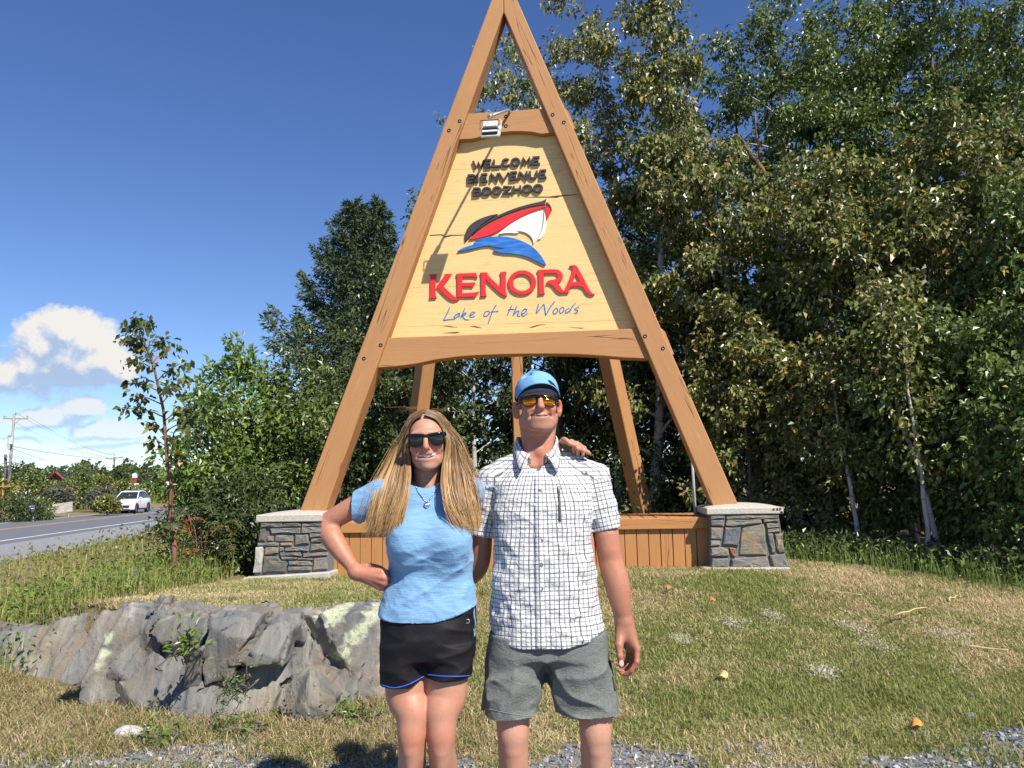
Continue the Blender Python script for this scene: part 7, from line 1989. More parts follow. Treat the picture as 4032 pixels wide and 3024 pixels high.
class Head:
 """frame of a head: centre between the ears, right in the picture, forward, up"""
 def __init__(self, c, yaw, pitch, roll, s=1.0):
  self.c = np.array(c, float)
  R = Matrix.Rotation(yaw, 3, 'Z') @ Matrix.Rotation(pitch, 3, 'X') @ Matrix.Rotation(roll, 3, 'Y')
  self.R = np.array(R); self.s = s
 def __call__(self, x, y, z):      # y is forward, towards the camera
  return self.c + self.R @ (np.array([x, -y, z]) * self.s)
 def rot(self, e=(0, 0, 0)): return (Matrix(self.R.tolist()) @ Euler(e).to_matrix()).to_euler()
LIPS = {True: ([(-0.035, 0.070, -0.0550), (-0.018, 0.0905, -0.0585), (0, 0.0970, -0.0590), (0.018, 0.0905, -0.0585), (0.035, 0.070, -0.0550)],
               [(-0.033, 0.071, -0.0575), (-0.017, 0.0895, -0.0690), (0, 0.0950, -0.0725), (0.017, 0.0895, -0.0690), (0.033, 0.071, -0.0575)]),
  False: ([(-0.038, 0.066, -0.0520), (-0.020, 0.0885, -0.0550), (0, 0.0945, -0.0550), (0.020, 0.0885, -0.0550), (0.038, 0.066, -0.0520)],
    [(-0.037, 0.066, -0.0540), (-0.020, 0.0885, -0.0710), (0, 0.0940, -0.0775), (0.020, 0.0885, -0.0710), (0.037, 0.066, -0.0540)])}
def build_head(f, H, male):
 s = H.s
 E = lambda c, r, k=0.02, mode='add', e=(0, 0, 0): f.ell(H(*c), np.array(r) * s, k, mode, H.rot(e))
 Cn = lambda a, b_, ra, rb, k=0.01: f.cone(H(*a), H(*b_), ra * s, rb * s, k)
 E((0, -0.022, 0.036), (0.074, 0.094, 0.080))
 E((0, 0.030, -0.012), (0.063, 0.060, 0.080), 0.03)
 if male:
  E((0, 0.034, -0.070), (0.056, 0.052, 0.042), 0.03)
  Cn((-0.052, 0.000, -0.055), (-0.026, 0.064, -0.096), 0.020, 0.017, 0.025); Cn((0.052, 0.000, -0.055), (0.026, 0.064, -0.096), 0.020, 0.017, 0.025)
  E((0, 0.072, -0.101), (0.024, 0.018, 0.016), 0.018)
 else:
  E((0, 0.034, -0.068), (0.050, 0.050, 0.042), 0.03)
  Cn((-0.045, 0.005, -0.055), (-0.018, 0.068, -0.098), 0.017, 0.014, 0.025); Cn((0.045, 0.005, -0.055), (0.018, 0.068, -0.098), 0.017, 0.014, 0.025)
  E((0, 0.078, -0.102), (0.018, 0.016, 0.014), 0.016)
 for q in (-1, 1):
  E((q * 0.040, 0.066, -0.030), (0.023, 0.020, 0.019), 0.018)              # cheek raised by the smile
  E((q * 0.034, 0.088, 0.010), (0.020, 0.014, 0.013), 0.008, 'cut')         # socket
  Cn((q * 0.010, 0.088, 0.026), (q * 0.046, 0.074, 0.026), 0.011, 0.010, 0.014)
 Cn((0, 0.090, 0.014), (0, 0.108, -0.026), 0.0085, 0.0125 if male else 0.0105, 0.012)
 E((0, 0.111, -0.031), (0.0125 if male else 0.0105, 0.011, 0.0105), 0.008)
 for q in (-1, 1): E((q * 0.0125, 0.099, -0.035), (0.0085, 0.010, 0.0075), 0.006)
 for q in (-1, 1): E((q * 0.007, 0.107, -0.0425), (0.0035, 0.005, 0.003), 0.003, 'cut')
 # muzzle and lips
 E((0, 0.074, -0.064), (0.038, 0.026, 0.026), 0.02)
 if not male: f.ell(H(0, 0.092, -0.0640), np.array((0.0335, 0.020, 0.0100)) * s, 0.004, 'cut', H.rot())
 up, lo_ = LIPS[male]
 f.chain([H(*p) for p in up], [x * s for x in ((0.002, 0.0042, 0.0048, 0.0042, 0.002) if male else (0.002, 0.0034, 0.0038, 0.0034, 0.002))], 0.004)
 f.chain([H(*p) for p in lo_], [x * s for x in ((0.002, 0.0050, 0.0060, 0.0050, 0.002) if male else (0.002, 0.0044, 0.0056, 0.0044, 0.002))], 0.004)
 if male:
  P = [(-0.034, 0.074, -0.0560), (-0.018, 0.0965, -0.0628), (0, 0.1030, -0.0650), (0.018, 0.0965, -0.0628), (0.034, 0.074, -0.0560)]
  for a, b_ in zip(P[:-1], P[1:]): f.cone(H(*a), H(*b_), 0.0022 * s, 0.0022 * s, 0.002, 'cut')
 # smile folds
 for q in (-1, 1):
  pts = [(q * 0.019, 0.100, -0.034), (q * 0.031, 0.088, -0.048), (q * 0.038, 0.076, -0.063)]
  for a, b_ in zip(pts[:-1], pts[1:]): f.cone(H(*a), H(*b_), 0.0020 * s, 0.0014 * s, 0.016, 'cut')
 # ears
 ew = 0.086 if male else 0.079
 for q in (-1, 1):
  f.ell(H(q * ew, -0.012, -0.014), np.array((0.0085, 0.021, 0.035)) * s, 0.006, 'add', H.rot((0.1, q * 0.16, q * -0.55)))
  f.ell(H(q * (ew + 0.002), -0.002, -0.010), np.array((0.006, 0.011, 0.019)) * s, 0.004, 'cut', H.rot((0.1, q * 0.16, q * -0.55)))
def head_col(V, H, base, male):
 L = ((V - H.c) @ H.R) / H.s                 # x, -forward, up
 x, y, z = L[:, 0], -L[:, 1], L[:, 2]
 col = np.tile(np.array(base), (len(V), 1))
 def blend(w, c): 
  nonlocal col
  w = np.clip(w, 0, 1)[:, None]; col = col * (1 - w) + np.array(c) * w
 red = np.array(base) * [1.02, 0.70, 0.66]
 for q in (-1, 1):
  blend(0.55 * np.exp(-((x - q * 0.040) ** 2 + (z + 0.03) ** 2) / 0.0006) * (y > 0.03), red)
  blend(0.75 * smooth(0.070, 0.080, q * x), red)                              # ears
 blend(0.6 * np.exp(-(x ** 2 + (z + 0.03) ** 2) / 0.0003) * (y > 0.09), red)
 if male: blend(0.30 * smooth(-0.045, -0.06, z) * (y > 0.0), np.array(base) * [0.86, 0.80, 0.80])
 ld = np.full(len(V), 9.0); Lp = np.stack([x, y, z], 1)
 for P, rr in zip(LIPS[male], (0.0055, 0.0070) if male else (0.0048, 0.0070)):
  P = np.array(P)
  for a, b_ in zip(P[:-1], P[1:]):
   ba = b_ - a; t = np.clip(((Lp - a) @ ba) / (ba @ ba), 0, 1); ld = np.minimum(ld, np.linalg.norm(Lp - a - t[:, None] * ba, axis=1) / rr)
 blend(smooth(1.15, 0.75, ld) * 0.85, (0.47, 0.19, 0.165) if male else (0.52, 0.175, 0.17))
 if male:
  gd = np.full(len(V), 9.0); P = np.array([(-0.034, 0.074, -0.0560), (-0.018, 0.0965, -0.0628), (0, 0.1030, -0.0650), (0.018, 0.0965, -0.0628), (0.034, 0.074, -0.0560)])
  for a, b_ in zip(P[:-1], P[1:]):
   ba = (b_ - a)[[0, 2]]; q = Lp[:, [0, 2]] - a[[0, 2]]; t = np.clip((q @ ba) / (ba @ ba), 0, 1); gd = np.minimum(gd, np.linalg.norm(q - t[:, None] * ba, axis=1))
  blend(smooth(0.0030, 0.0014, gd) * (y > 0.05) * 0.9, (0.13, 0.045, 0.04))
 if not male: blend((((x / 0.034) ** 2 + ((z + 0.064) / 0.011) ** 2) < 1) * (y > 0.05) * (y < 0.088) * (ld > 1.1), (0.16, 0.05, 0.045))
 return col
# ------------------------------------------------------------------ the man
YM = 2.88
def m_(px, py, dy=0.0): return at(px, py, YM + dy)
man = thing('person', 'man in blue cap, orange mirrored sunglasses and checked shirt, arm hanging down', 'person', tuple(np.array([m_(2160, 2500)[0], YM, 0.0])), 'couple posing before the sign')
SKM = (0.47, 0.245, 0.165)
HM = Head(m_(2117, 1596, 0.03), math.radians(4), math.radians(-7), math.radians(-2), 0.97)
fh = Field(HM.c - [0.12, 0.16, 0.30], HM.c + [0.12, 0.15, 0.15], 0.0024)
fh.cone(m_(2117, 1690, 0.055), m_(2117, 1850, 0.065), 0.058, 0.064, 0.03)
for q in (-1, 1): fh.cone(HM(q * 0.055, -0.02, -0.06), m_(2117 + q * 28, 1835, 0.0), 0.017, 0.012, 0.03)      # neck muscles
fh.ell(m_(2119, 1772, 0.004), (0.010, 0.010, 0.016), 0.02)
build_head(fh, HM, True)
hv, hq = fh.mesh(); hv = relax(hv, hq, 1, 0.3)
hc = head_col(hv, HM, SKM, True)
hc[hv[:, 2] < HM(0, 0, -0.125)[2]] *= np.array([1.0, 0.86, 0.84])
# arms
def hand_hang(f, m):
 W = m(2458, 2452, 0.0)
 kn = {'index': m(2508, 2556, -0.030), 'middle': m(2503, 2566, -0.008), 'ring': m(2490, 2566, 0.014), 'little': m(2474, 2556, 0.032)}
 f.cone(W, kn['index'], 0.024, 0.0135, 0.02); f.cone(W, kn['middle'], 0.026, 0.0135, 0.02); f.cone(W, kn['ring'], 0.025, 0.0125, 0.02); f.cone(W, kn['little'], 0.022, 0.0115, 0.02)
 f.cone(m(2462, 2490, 0), m(2480, 2540, 0), 0.026, 0.022, 0.02)
 fin = {'index': [(2508, 2556, -0.030), (2507, 2606, -0.044), (2486, 2640, -0.044), (2462, 2657, -0.036)], 'middle': [(2503, 2566, -0.008), (2500, 2622, -0.020), (2474, 2652, -0.020), (2447, 2652, -0.020)],
           'ring': [(2490, 2566, 0.014), (2486, 2618, 0.010), (2462, 2646, 0.006), (2438, 2640, 0.000)], 'little': [(2474, 2556, 0.032), (2470, 2600, 0.032), (2450, 2622, 0.026), (2432, 2616, 0.016)]}
 rad = {'index': (0.0115, 0.0098, 0.0088, 0.0072), 'middle': (0.0115, 0.0100, 0.0088, 0.0072), 'ring': (0.0108, 0.0095, 0.0082, 0.0068), 'little': (0.0098, 0.0082, 0.0072, 0.0060)}
 for k, P in fin.items():
  Q = [m(*p) for p in P]; R = rad[k]
  for i in range(3): f.cone(Q[i], Q[i + 1], R[i], R[i + 1], 0.0035)
  f.ell(Q[1], (R[1] * 1.12,) * 3, 0.003)
 T = [m(2446, 2486, -0.012), m(2437, 2540, -0.040), m(2441, 2584, -0.052), m(2446, 2620, -0.052)]
 f.cone(T[0], T[1], 0.021, 0.0155, 0.014); f.cone(T[1], T[2], 0.0145, 0.0115, 0.005); f.cone(T[2], T[3], 0.0122, 0.0092, 0.004)
fa = Field(m_(2280, 2700, -0.2) - [0, 0.02, 0.05], m_(2560, 1850, 0.2) + [0.05, 0.02, 0.05], 0.003)
fa.chain([m_(2350, 1915, 0.035), m_(2376, 2040, 0.03), m_(2396, 2150, 0.03), m_(2406, 2215, 0.02), m_(2430, 2300, 0.01), m_(2445, 2380, 0.0), m_(2457, 2440, 0.0), m_(2460, 2470, 0.0)], [0.042, 0.044, 0.045, 0.0455, 0.0465, 0.0385, 0.0295, 0.027], 0.01)
fa.cone(m_(2388, 2110, 0.012), m_(2396, 2160, 0.006), 0.034, 0.030, 0.03)
hand_hang(fa, m_)
av, aq = fa.mesh(); av = relax(av, aq, 1, 0.3)
ac = np.tile(np.array((0.44, 0.205, 0.128)), (len(av), 1)) * (1 - 0.16 * smooth(m_(2400, 2200)[2], m_(2450, 2420)[2], av[:, 2]))[:, None]
kn = smooth(0.26, 0.30, 0) ; rd = smooth(m_(2120, 2540)[2], m_(2120, 2640)[2], av[:, 2])[:, None]; ac = ac * (1 - rd * np.array([0.02, 0.20, 0.16]))
# the other arm reaches behind the woman
fb = Field(m_(1640, 2400, -0.15) - [0.02, 0, 0.02], m_(1990, 1850, 0.34) + [0.02, 0.05, 0.05], 0.0045)
fb.chain([m_(1935, 1910, 0.05), m_(1898, 2080, 0.08), m_(1880, 2230, 0.12), m_(1800, 2290, 0.20), m_(1700, 2310, 0.25)], [0.042, 0.043, 0.041, 0.036, 0.030], 0.025)
fb.ell(m_(1672, 2315, 0.255), (0.045, 0.022, 0.035), 0.02)
for dz in (-22, -7, 8, 22): fb.cone(m_(1665, 2315 + dz, 0.255), m_(1600, 2318 + dz * 1.2, 0.235), 0.010, 0.008, 0.006)
bv, bq = fb.mesh()
# legs and feet
fl_ = Field(np.array([m_(1900, 2700)[0], YM - 0.25, -0.02]), np.array([m_(2440, 2700)[0], YM + 0.2, 0.86]), 0.005)
for cx, kx, fx in ((2022, 2020, 2015), (2330, 2346, 2372)):
 hipx = cx + (2150 - cx) * 0.25
 K = m_(kx, 2895, -0.01); An = np.array([m_(fx, 2900)[0], YM + 0.05, 0.10])
 fl_.chain([m_(hipx, 2480, 0.01), K + [0, 0.01, 0.13], K + [0, 0.004, 0.045], K + [0, 0.006, -0.03], K - [0, -0.022, 0.11], K * 0.5 + An * 0.5 + [0, 0.016, 0.0], An + [0, 0, 0.06], An], [0.075, 0.066, 0.059, 0.054, 0.053, 0.0515, 0.038, 0.036], 0.01)
 fl_.ell(K + [0, -0.028, 0.004], (0.036, 0.030, 0.042), 0.03)
 fl_.cone(K + [0, -0.03, -0.05], K + [0, 0.004, -0.25], 0.020, 0.016, 0.03)
 fl_.cone(An, An + [0, -0.03, -0.05], 0.037, 0.036, 0.02); fl_.cone(An + [0, 0.03, -0.06], An + [0, -0.15, -0.07], 0.034, 0.027, 0.02)
lv, lq = fl_.mesh(); lc = np.tile(np.array((0.48, 0.265, 0.185)), (len(lv), 1))
ft = Field(m_(1930, 2600, -0.15) - [0, 0, 0.02], m_(2390, 1810, 0.25) + [0, 0, 0.02], 0.010)
stack(ft, [(m_(2120, 1850)[2], m_(2120, 0)[0], YM + 0.05, 0.09, 0.05), (m_(2120, 1900)[2], m_(2130, 0)[0], YM + 0.05, 0.13, 0.08), (m_(2120, 2100)[2], m_(2138, 0)[0], YM + 0.045, 0.145, 0.09), (m_(2120, 2350)[2], m_(2145, 0)[0], YM + 0.04, 0.145, 0.09), (m_(2120, 2540)[2], m_(2152, 0)[0], YM + 0.04, 0.15, 0.09)])
tv, tq = ft.mesh()
V, F = merge([(hv, hq), (av, aq), (bv, bq), (lv, lq), (tv, tq)])
o = part('body', V, F, m_skin, man, smooth=True)
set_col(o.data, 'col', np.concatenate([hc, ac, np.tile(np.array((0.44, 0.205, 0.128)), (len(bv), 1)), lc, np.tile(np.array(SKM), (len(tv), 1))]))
m_nail = plain_mat('finger_nail', (0.72, 0.46, 0.40), 0.3)
mb = MB(); Tn = m_(2447, 2611, -0.062)
V0 = [Tn + np.array([0.0085 * math.cos(a), -0.0015 - 0.002 * (1 - abs(math.cos(a))), 0.011 * math.sin(a)]) for a in np.linspace(0, 2 * PI, 12, endpoint=False)]
mb.add(V0 + [Tn + np.array([0, -0.0045, 0])], [(i, (i + 1) % 12, 12) for i in range(12)]); mb.build('thumb_nail', m_nail, man, smooth=True)
# shirt
fs = Field(m_(1840, 2600, -0.25), m_(2470, 1690, 0.30), 0.0042)
def row(py, l, r, dy, bdepth): 
 a = m_(l, py); c = m_(r, py); return (a[2], (a[0] + c[0]) / 2, YM + dy, (c[0] - a[0]) / 2, bdepth)
tor = [row(1822, 2040, 2200, 0.055, 0.055), row(1850, 1985, 2270, 0.055, 0.085), row(1900, 1945, 2330, 0.05, 0.115), row(2000, 1940, 2336, 0.04, 0.130), row(2093, 1945, 2332, 0.035, 0.133), row(2200, 1948, 2336, 0.03, 0.135), row(2318, 1939, 2348, 0.03, 0.138), row(2420, 1932, 2368, 0.03, 0.140), row(2500, 1928, 2386, 0.03, 0.142), row(2590, 1926, 2392, 0.03, 0.142)]
stack(fs, tor, 0.02, ex=2.5)
for (a, b_, ra, rb) in (((2072, 1808, 0.06), (1938, 1884, 0.05), 0.046, 0.049), ((2163, 1804, 0.06), (2336, 1872, 0.045), 0.046, 0.050)): fs.cone(m_(*a), m_(*b_), ra, rb, 0.04)
fsl = {}
SLV = {'a': ((1930, 1902, 0.05), (1897, 2100, 0.085), 0.056, 0.060), 'b': ((2344, 1890, 0.04), (2388, 2086, 0.03), 0.056, 0.0560)}
def sleeve_d(P, key):
 a, b_, ra, rb = SLV[key]; a = m_(*a); b_ = m_(*b_); ba = b_ - a
 t = np.clip(((P - a) @ ba) / (ba @ ba), 0, 1); q = P - a - t[..., None] * ba
 return np.sqrt((q * q).sum(-1)) - (ra + (rb - ra) * t)
for key in SLV:
 a, b_, ra, rb = SLV[key]; A = m_(*a); B = m_(*b_); ax_ = (B - A) / np.linalg.norm(B - A)
 def fn(P, key=key, A=A, B=B, ax_=ax_, ra=ra, rb=rb):
  return np.maximum(np.linalg.norm((P - A) - np.clip((P - A) @ ax_, 0, 0.4)[..., None] * ax_, axis=-1) - (ra + (rb - ra) * np.clip((P - A) @ ax_ / np.linalg.norm(B - A), 0, 1.2)), (P - B) @ ax_ - 0.03)
 fs.op(fn, np.minimum(A, B) - 0.08, np.maximum(A, B) + 0.08, 0.02)
mk = lambda P: smooth(m_(2120, 1900)[2], m_(2120, 2000)[2], P[..., 2])
wrinkle(fs, 0.007, 15, (0.75, 0, 0.5), 3.2, 1.3, mask=lambda P: 0.35 + 0.65 * mk(P)); wrinkle(fs, 0.006, 20, (-0.8, 0, 0.45), 3.0, 4.7, mask=lambda P: 0.3 + 0.7 * mk(P)); wrinkle(fs, 0.004, 42, (1, 0, 0.15), 2.2, 8.1); wrinkle(fs, 0.007, 12, (0.1, 0, 1), 3.0, 6.1)
hemx = np.array([m_(px, 2500)[0] for px in (1900, 1931, 1953, 2010, 2080, 2149, 2225, 2301, 2383, 2420)]); hemz = np.array([m_(2100, py, -0.1)[2] for py in (2470, 2485, 2516, 2548, 2565, 2565, 2554, 2539, 2494, 2470)])
fs.op(lambda P: np.interp(P[..., 0], hemx, hemz) - P[..., 2], fs.org, fs.org + fs.n * fs.h, 0.0, 'keep', 0)
for key in SLV:
 a, b_, ra, rb = SLV[key]; A = m_(*a); B = m_(*b_); ax_ = (B - A) / np.linalg.norm(B - A)
 fs.op(lambda P: np.maximum(-((P - B) @ ax_), np.linalg.norm((P - B) - ((P - B) @ ax_)[..., None] * ax_, axis=-1) - 0.085), B - 0.1, B + 0.1, 0.0, 'cut')
# openings: neck, sleeve ends, underside
fs.cone(m_(2117, 1700, 0.05), m_(2117, 1842, 0.045), 0.066, 0.066, 0.004, 'cut'); fs.cone(m_(2117, 1790, -0.02), m_(2116, 1822, -0.06), 0.040, 0.010, 0.004, 'cut')
sv, sq = fs.mesh(); sv = relax(sv, sq, 1, 0.35)
# where the checks run
cx0 = m_(2138, 2200)[0]; cy0 = YM + 0.04
tt = np.linspace(-PI, PI, 721); ex_, ey_ = 0.20 * np.sin(tt), -0.135 * np.cos(tt); arcl = np.concatenate([[0], np.cumsum(np.hypot(np.diff(ex_), np.diff(ey_)))]); arcl -= np.interp(0, tt, arcl)
ang = np.arctan2((sv[:, 0] - cx0) / 0.20, -(sv[:, 1] - cy0) / 0.135)
U = np.interp(ang, tt, arcl); Wd = sv[:, 2] * 1.02
U = U * (1 + 0.06 * smooth(m_(2120, 2200)[2], m_(2120, 2500)[2], sv[:, 2]))
for key in SLV:
 a, b_, ra, rb = SLV[key]; A = m_(*a); B = m_(*b_); ax_ = (B - A) / np.linalg.norm(B - A)
 e1 = np.array([1.0, 0, 0]) - ax_ * ax_[0]; e1 /= np.linalg.norm(e1); e2 = np.cross(ax_, e1)
 q = sv - A; t = q @ ax_
 cxl, cxr = np.interp(sv[:, 2], [r_[0] for r_ in tor][::-1], [r_[1] - r_[3] for r_ in tor][::-1]), np.interp(sv[:, 2], [r_[0] for r_ in tor][::-1], [r_[1] + r_[3] for r_ in tor][::-1])
 outside = (sv[:, 0] < cxl + 0.006) if key == 'a' else (sv[:, 0] > cxr - 0.006)
 m = (sleeve_d(sv, key) < 0.02) & outside & (t > 0.0)
 U[m] = 0.064 * np.arctan2((q @ e1)[m], -(q @ e2)[m] if (e2[1] > 0) else (q @ e2)[m]); Wd[m] = -t[m]
m_check, nt, b = new_mat('checked_shirt_cloth')
uvw = nt.node('ShaderNodeSeparateXYZ'); nt.link(nt.attr('weave', 'Vector'), uvw.inputs[0])
def lines(c, per, w, ph=0.0):
 fr = nt.math('FRACT', nt.math('ADD', nt.math('DIVIDE', c, per), ph)); d = nt.math('ABSOLUTE', nt.math('SUBTRACT', fr, 0.5))
 mr = nt.node('ShaderNodeMapRange'); mr.interpolation_type = 'SMOOTHSTEP'; nt.link(d, mr.inputs['Value'])
 mr.inputs['From Min'].default_value = w; mr.inputs['From Max'].default_value = w * 0.45; mr.inputs['To Min'].default_value = 0; mr.inputs['To Max'].default_value = 1
 return mr.outputs[0]
PER = 0.0315
base = (0.68, 0.68, 0.685); navy = (0.042, 0.043, 0.058); grey = (0.16, 0.155, 0.16)
a1 = nt.math('MAXIMUM', lines(uvw.outputs[0], PER, 0.084), lines(uvw.outputs[1], PER, 0.074)); a2 = nt.math('MAXIMUM', lines(uvw.outputs[0], PER, 0.076, 0.5), lines(uvw.outputs[1], PER, 0.066, 0.5))
a3 = nt.math('MAXIMUM', lines(uvw.outputs[0], PER / 2, 0.14, 0.5), lines(uvw.outputs[1], PER / 2, 0.14, 0.5))
c = nt.mix(nt.math('MULTIPLY', a3, 0.12), base, (0.45, 0.45, 0.45)); c = nt.mix(nt.math('MULTIPLY', a2, 0.72), c, grey); c = nt.mix(nt.math('MULTIPLY', a1, 0.86), c, navy)
setc(nt, b, 'Base Color', c); b.inputs['Roughness'].default_value = 0.85; b.inputs['Specular IOR Level'].default_value = 0.2
co = nt.coord('Object'); setc(nt, b, 'Normal', nt.bump(nt.math('ADD', nt.noise(nt.mapping(co, (1, 1, 1.5)), 38.0, 5, 0.6, 0.8), nt.math('MULTIPLY', nt.noise(co, 500.0, 2), 0.15)), 0.62, 0.014))
shirt = part('shirt', sv, sq, m_check, man, smooth=True)
set_vec(shirt.data, 'weave', np.stack([U, Wd, 0 * U], 1))
def weave_from(o, V): 
 V = np.asarray(V); a = np.arctan2((V[:, 0] - cx0) / 0.20, -(V[:, 1] - cy0) / 0.135); set_vec(o.data, 'weave', np.stack([np.interp(a, tt, arcl), V[:, 2] * 1.02, 0 * a], 1))
def on_cloth(f, Y, xs, ys, lift, n=24):
 """a strip laid on the cloth between picture lines"""
 V = []
 for t in np.linspace(0, 1, n):
  py = ys[0] + (ys[1] - ys[0]) * t
  for k in range(4):
   px = np.interp(py, ys if ys[0] < ys[1] else ys[::-1], [xs[0][0], xs[1][0]]) + (np.interp(py, ys, [xs[0][1], xs[1][1]]) - np.interp(py, ys, [xs[0][0], xs[1][0]])) * k / 3
   p = front_at(f, px, py, Y); V.append(p + [0, -lift if k in (1, 2) else -lift * 0.5, 0])
 F = [(i * 4 + k, i * 4 + k + 1, i * 4 + k + 5, i * 4 + k + 4) for i in range(n - 1) for k in range(3)]
 V = np.array(V); K = np.ones(5) / 5
 for k in range(4):
  for ax_ in (1,):
   q = V[k::4, ax_]; V[k::4, ax_] = np.convolve(np.pad(q, 2, mode='edge'), K, 'valid')
 return V, [f_[::-1] for f_ in F] if True else F
V, F = on_cloth(fs, YM, ((2103, 2134), (2110, 2150)), (1830, 2556), 0.0035, 60)
o = part('placket', V, F, m_check, shirt, smooth=True); weave_from(o, V); so = o.modifiers.new('thick', 'SOLIDIFY'); so.thickness = 0.002; so.offset = 0
m_btn = plain_mat('grey_button', (0.16, 0.165, 0.18), 0.35)
for px, py in ((2121, 1849), (2125, 1934), (2129, 2028), (2130, 2129), (2131, 2224), (2131, 2318), (2129, 2415)):
 p = front_at(fs, px, py, YM) + [0, -0.0055, 0]
 a = np.linspace(0, 2 * PI, 12, endpoint=False); mb = MB()
 rim = [p + [0.0075 * math.cos(t), 0, 0.0075 * math.sin(t)] for t in a]; inn = [p + [0.0055 * math.cos(t), 0.0006, 0.0055 * math.sin(t)] for t in a]; bk = [p + [0.0073 * math.cos(t), 0.003, 0.0073 * math.sin(t)] for t in a]
 mb.add(rim + inn + bk, [(i, (i + 1) % 12, 12 + (i + 1) % 12, 12 + i) for i in range(12)] + [(24 + i, 24 + (i + 1) % 12, (i + 1) % 12, i) for i in range(12)] + [tuple(range(12, 24))]); mb.build('button', m_btn, shirt)
m_zip = plain_mat('grey_zip', (0.085, 0.078, 0.078), 0.5)
V, F = on_cloth(fs, YM, ((2197, 2204), (2201, 2208)), (1915, 2052), 0.004, 16); o = part('pocket_zip', V, F, m_zip, shirt, smooth=True); so = o.modifiers.new('thick', 'SOLIDIFY'); so.thickness = 0.003; so.offset = 0
p = front_at(fs, 2200, 1925, YM); mb = MB(); mb.tube([p + [0, -0.006, 0.010], p + [0, -0.008, -0.004], p + [0, -0.007, -0.014]], [0.0025, 0.0035, 0.0022], 6); mb.build('zip_pull', m_steel, shirt, smooth=True)
# collar: a stand round the neck and two pointed leaves
m_collar_in = m_check
V = []; F = []; NA = 41
for i in range(NA):
 ph = (i / (NA - 1) * 2 - 1); th_ = ph * math.radians(158)     # 0 is the nape
 fr = abs(ph)
 cxn = m_(2117, 1800)[0]; rx, ry = 0.072, 0.070
 back = np.array([cxn + rx * math.sin(th_), YM + 0.052 + ry * math.cos(th_), 0])
 ztop = m_(2120, 1719)[2] - 0.070 * smooth(0.50, 1.0, fr) - 0.0
 zlow = ztop - 0.048 + 0.004 * fr
 top_ = back + [0, 0, ztop]; 
 outw = np.array([math.sin(th_), math.cos(th_), 0])
 ext = 0.016 + 0.018 * smooth(0.75, 0.97, fr)
 drop = 0.040 + 0.026 * smooth(0.72, 0.96, fr) - 0.030 * smooth(0.965, 1.0, fr)
 fold = top_ + outw * 0.004 + [0, 0, 0.004]
 mid = top_ + outw * (ext * 0.75) - [0, 0, drop * 0.5]
 low = top_ + outw * (ext * 1.15) - [0, 0, drop]
 if fr > 0.6:
  k = smooth(0.6, 0.95, fr); s = np.sign(ph)
  low = low + np.array([s * 0.012, -0.020, 0.0]) * k; mid = mid + np.array([s * 0.006, -0.012, 0]) * k
 inner = top_ - outw * 0.001 - [0, 0, 0.030]
 V += [inner, top_, fold, mid, low]
for i in range(NA - 1):
 for k in range(4): F.append((i * 5 + k, i * 5 + k + 1, (i + 1) * 5 + k + 1, (i + 1) * 5 + k))
V = np.array(V)
o = part('collar', V, F, m_check, shirt, smooth=True); set_vec(o.data, 'weave', np.stack([np.repeat(np.linspace(-0.25, 0.25, NA), 5), np.tile([0, 0.03, 0.034, 0.06, 0.085], NA), np.zeros(len(V))], 1))
so = o.modifiers.new('thick', 'SOLIDIFY'); so.thickness = 0.003; so.offset = 0
# shorts
m_gshort = cloth_mat('grey_linen_cloth', (0.150, 0.160, 0.150), 420.0, 0.9, 0.34, 0.6, 24.0)
fp = Field(m_(1860, 2900, -0.25), m_(2480, 2400, 0.30), 0.0045)
stack(fp, [row(2420, 1945, 2372, 0.03, 0.118), row(2520, 1932, 2388, 0.03, 0.126), row(2580, 1924, 2394, 0.03, 0.128), row(2640, 1924, 2396, 0.03, 0.115)], 0.02, ex=2.5)
fp.op(lambda P: np.where(P[..., 2] > m_(2120, 2600)[2], -1.0, 0.001) * 0 + (m_(2120, 2586)[2] - P[..., 2]), fp.org, fp.org + fp.n * fp.h, 0, 'keep', 0)
stack(fp, [row(2500, 1930, 2160, 0.03, 0.120), row(2600, 1914, 2146, 0.03, 0.122), row(2700, 1906, 2130, 0.025, 0.118), row(2800, 1899, 2114, 0.02, 0.112), row(2880, 1896, 2106, 0.02, 0.108)], 0.025, ex=2.3)
stack(fp, [row(2500, 2150, 2386, 0.03, 0.120), row(2600, 2153, 2396, 0.03, 0.122), row(2700, 2172, 2412, 0.025, 0.120), row(2800, 2196, 2432, 0.02, 0.116), row(2890, 2208, 2446, 0.02, 0.112)], 0.025, ex=2.3)
mk2 = lambda P: smooth(m_(2120, 2560)[2], m_(2120, 2640)[2], P[..., 2])
wrinkle(fp, 0.015, 12, (0.85, 0, 0.35), 2.8, 2.2, mask=mk2); wrinkle(fp, 0.011, 19, (-0.8, 0, 0.4), 2.5, 5.2, mask=mk2); wrinkle(fp, 0.010, 10, (0.12, 0, 1), 2.6, 7.7, mask=mk2)
hx = np.array([m_(px, 2850)[0] for px in (1880, 1896, 1970, 2050, 2109, 2150, 2206, 2270, 2339, 2400, 2440, 2470)]); hz = np.array([m_(2100, py, -0.05)[2] for py in (2815, 2821, 2838, 2852, 2856, 2858, 2858, 2870, 2878, 2866, 2842, 2830)])
fp.op(lambda P: np.interp(P[..., 0], hx, hz) - P[..., 2], fp.org, fp.org + fp.n * fp.h, 0, 'keep', 0)
for cx, cw in ((2003, 0.088), (2325, 0.094)): fp.cone(m_(cx, 2760, 0.02), m_(cx, 2950, 0.02), cw, cw, 0.003, 'cut')
pv, pq = fp.mesh(); pv = relax(pv, pq, 1, 0.4)
shorts = part('shorts', pv, pq, m_gshort, man, smooth=True)
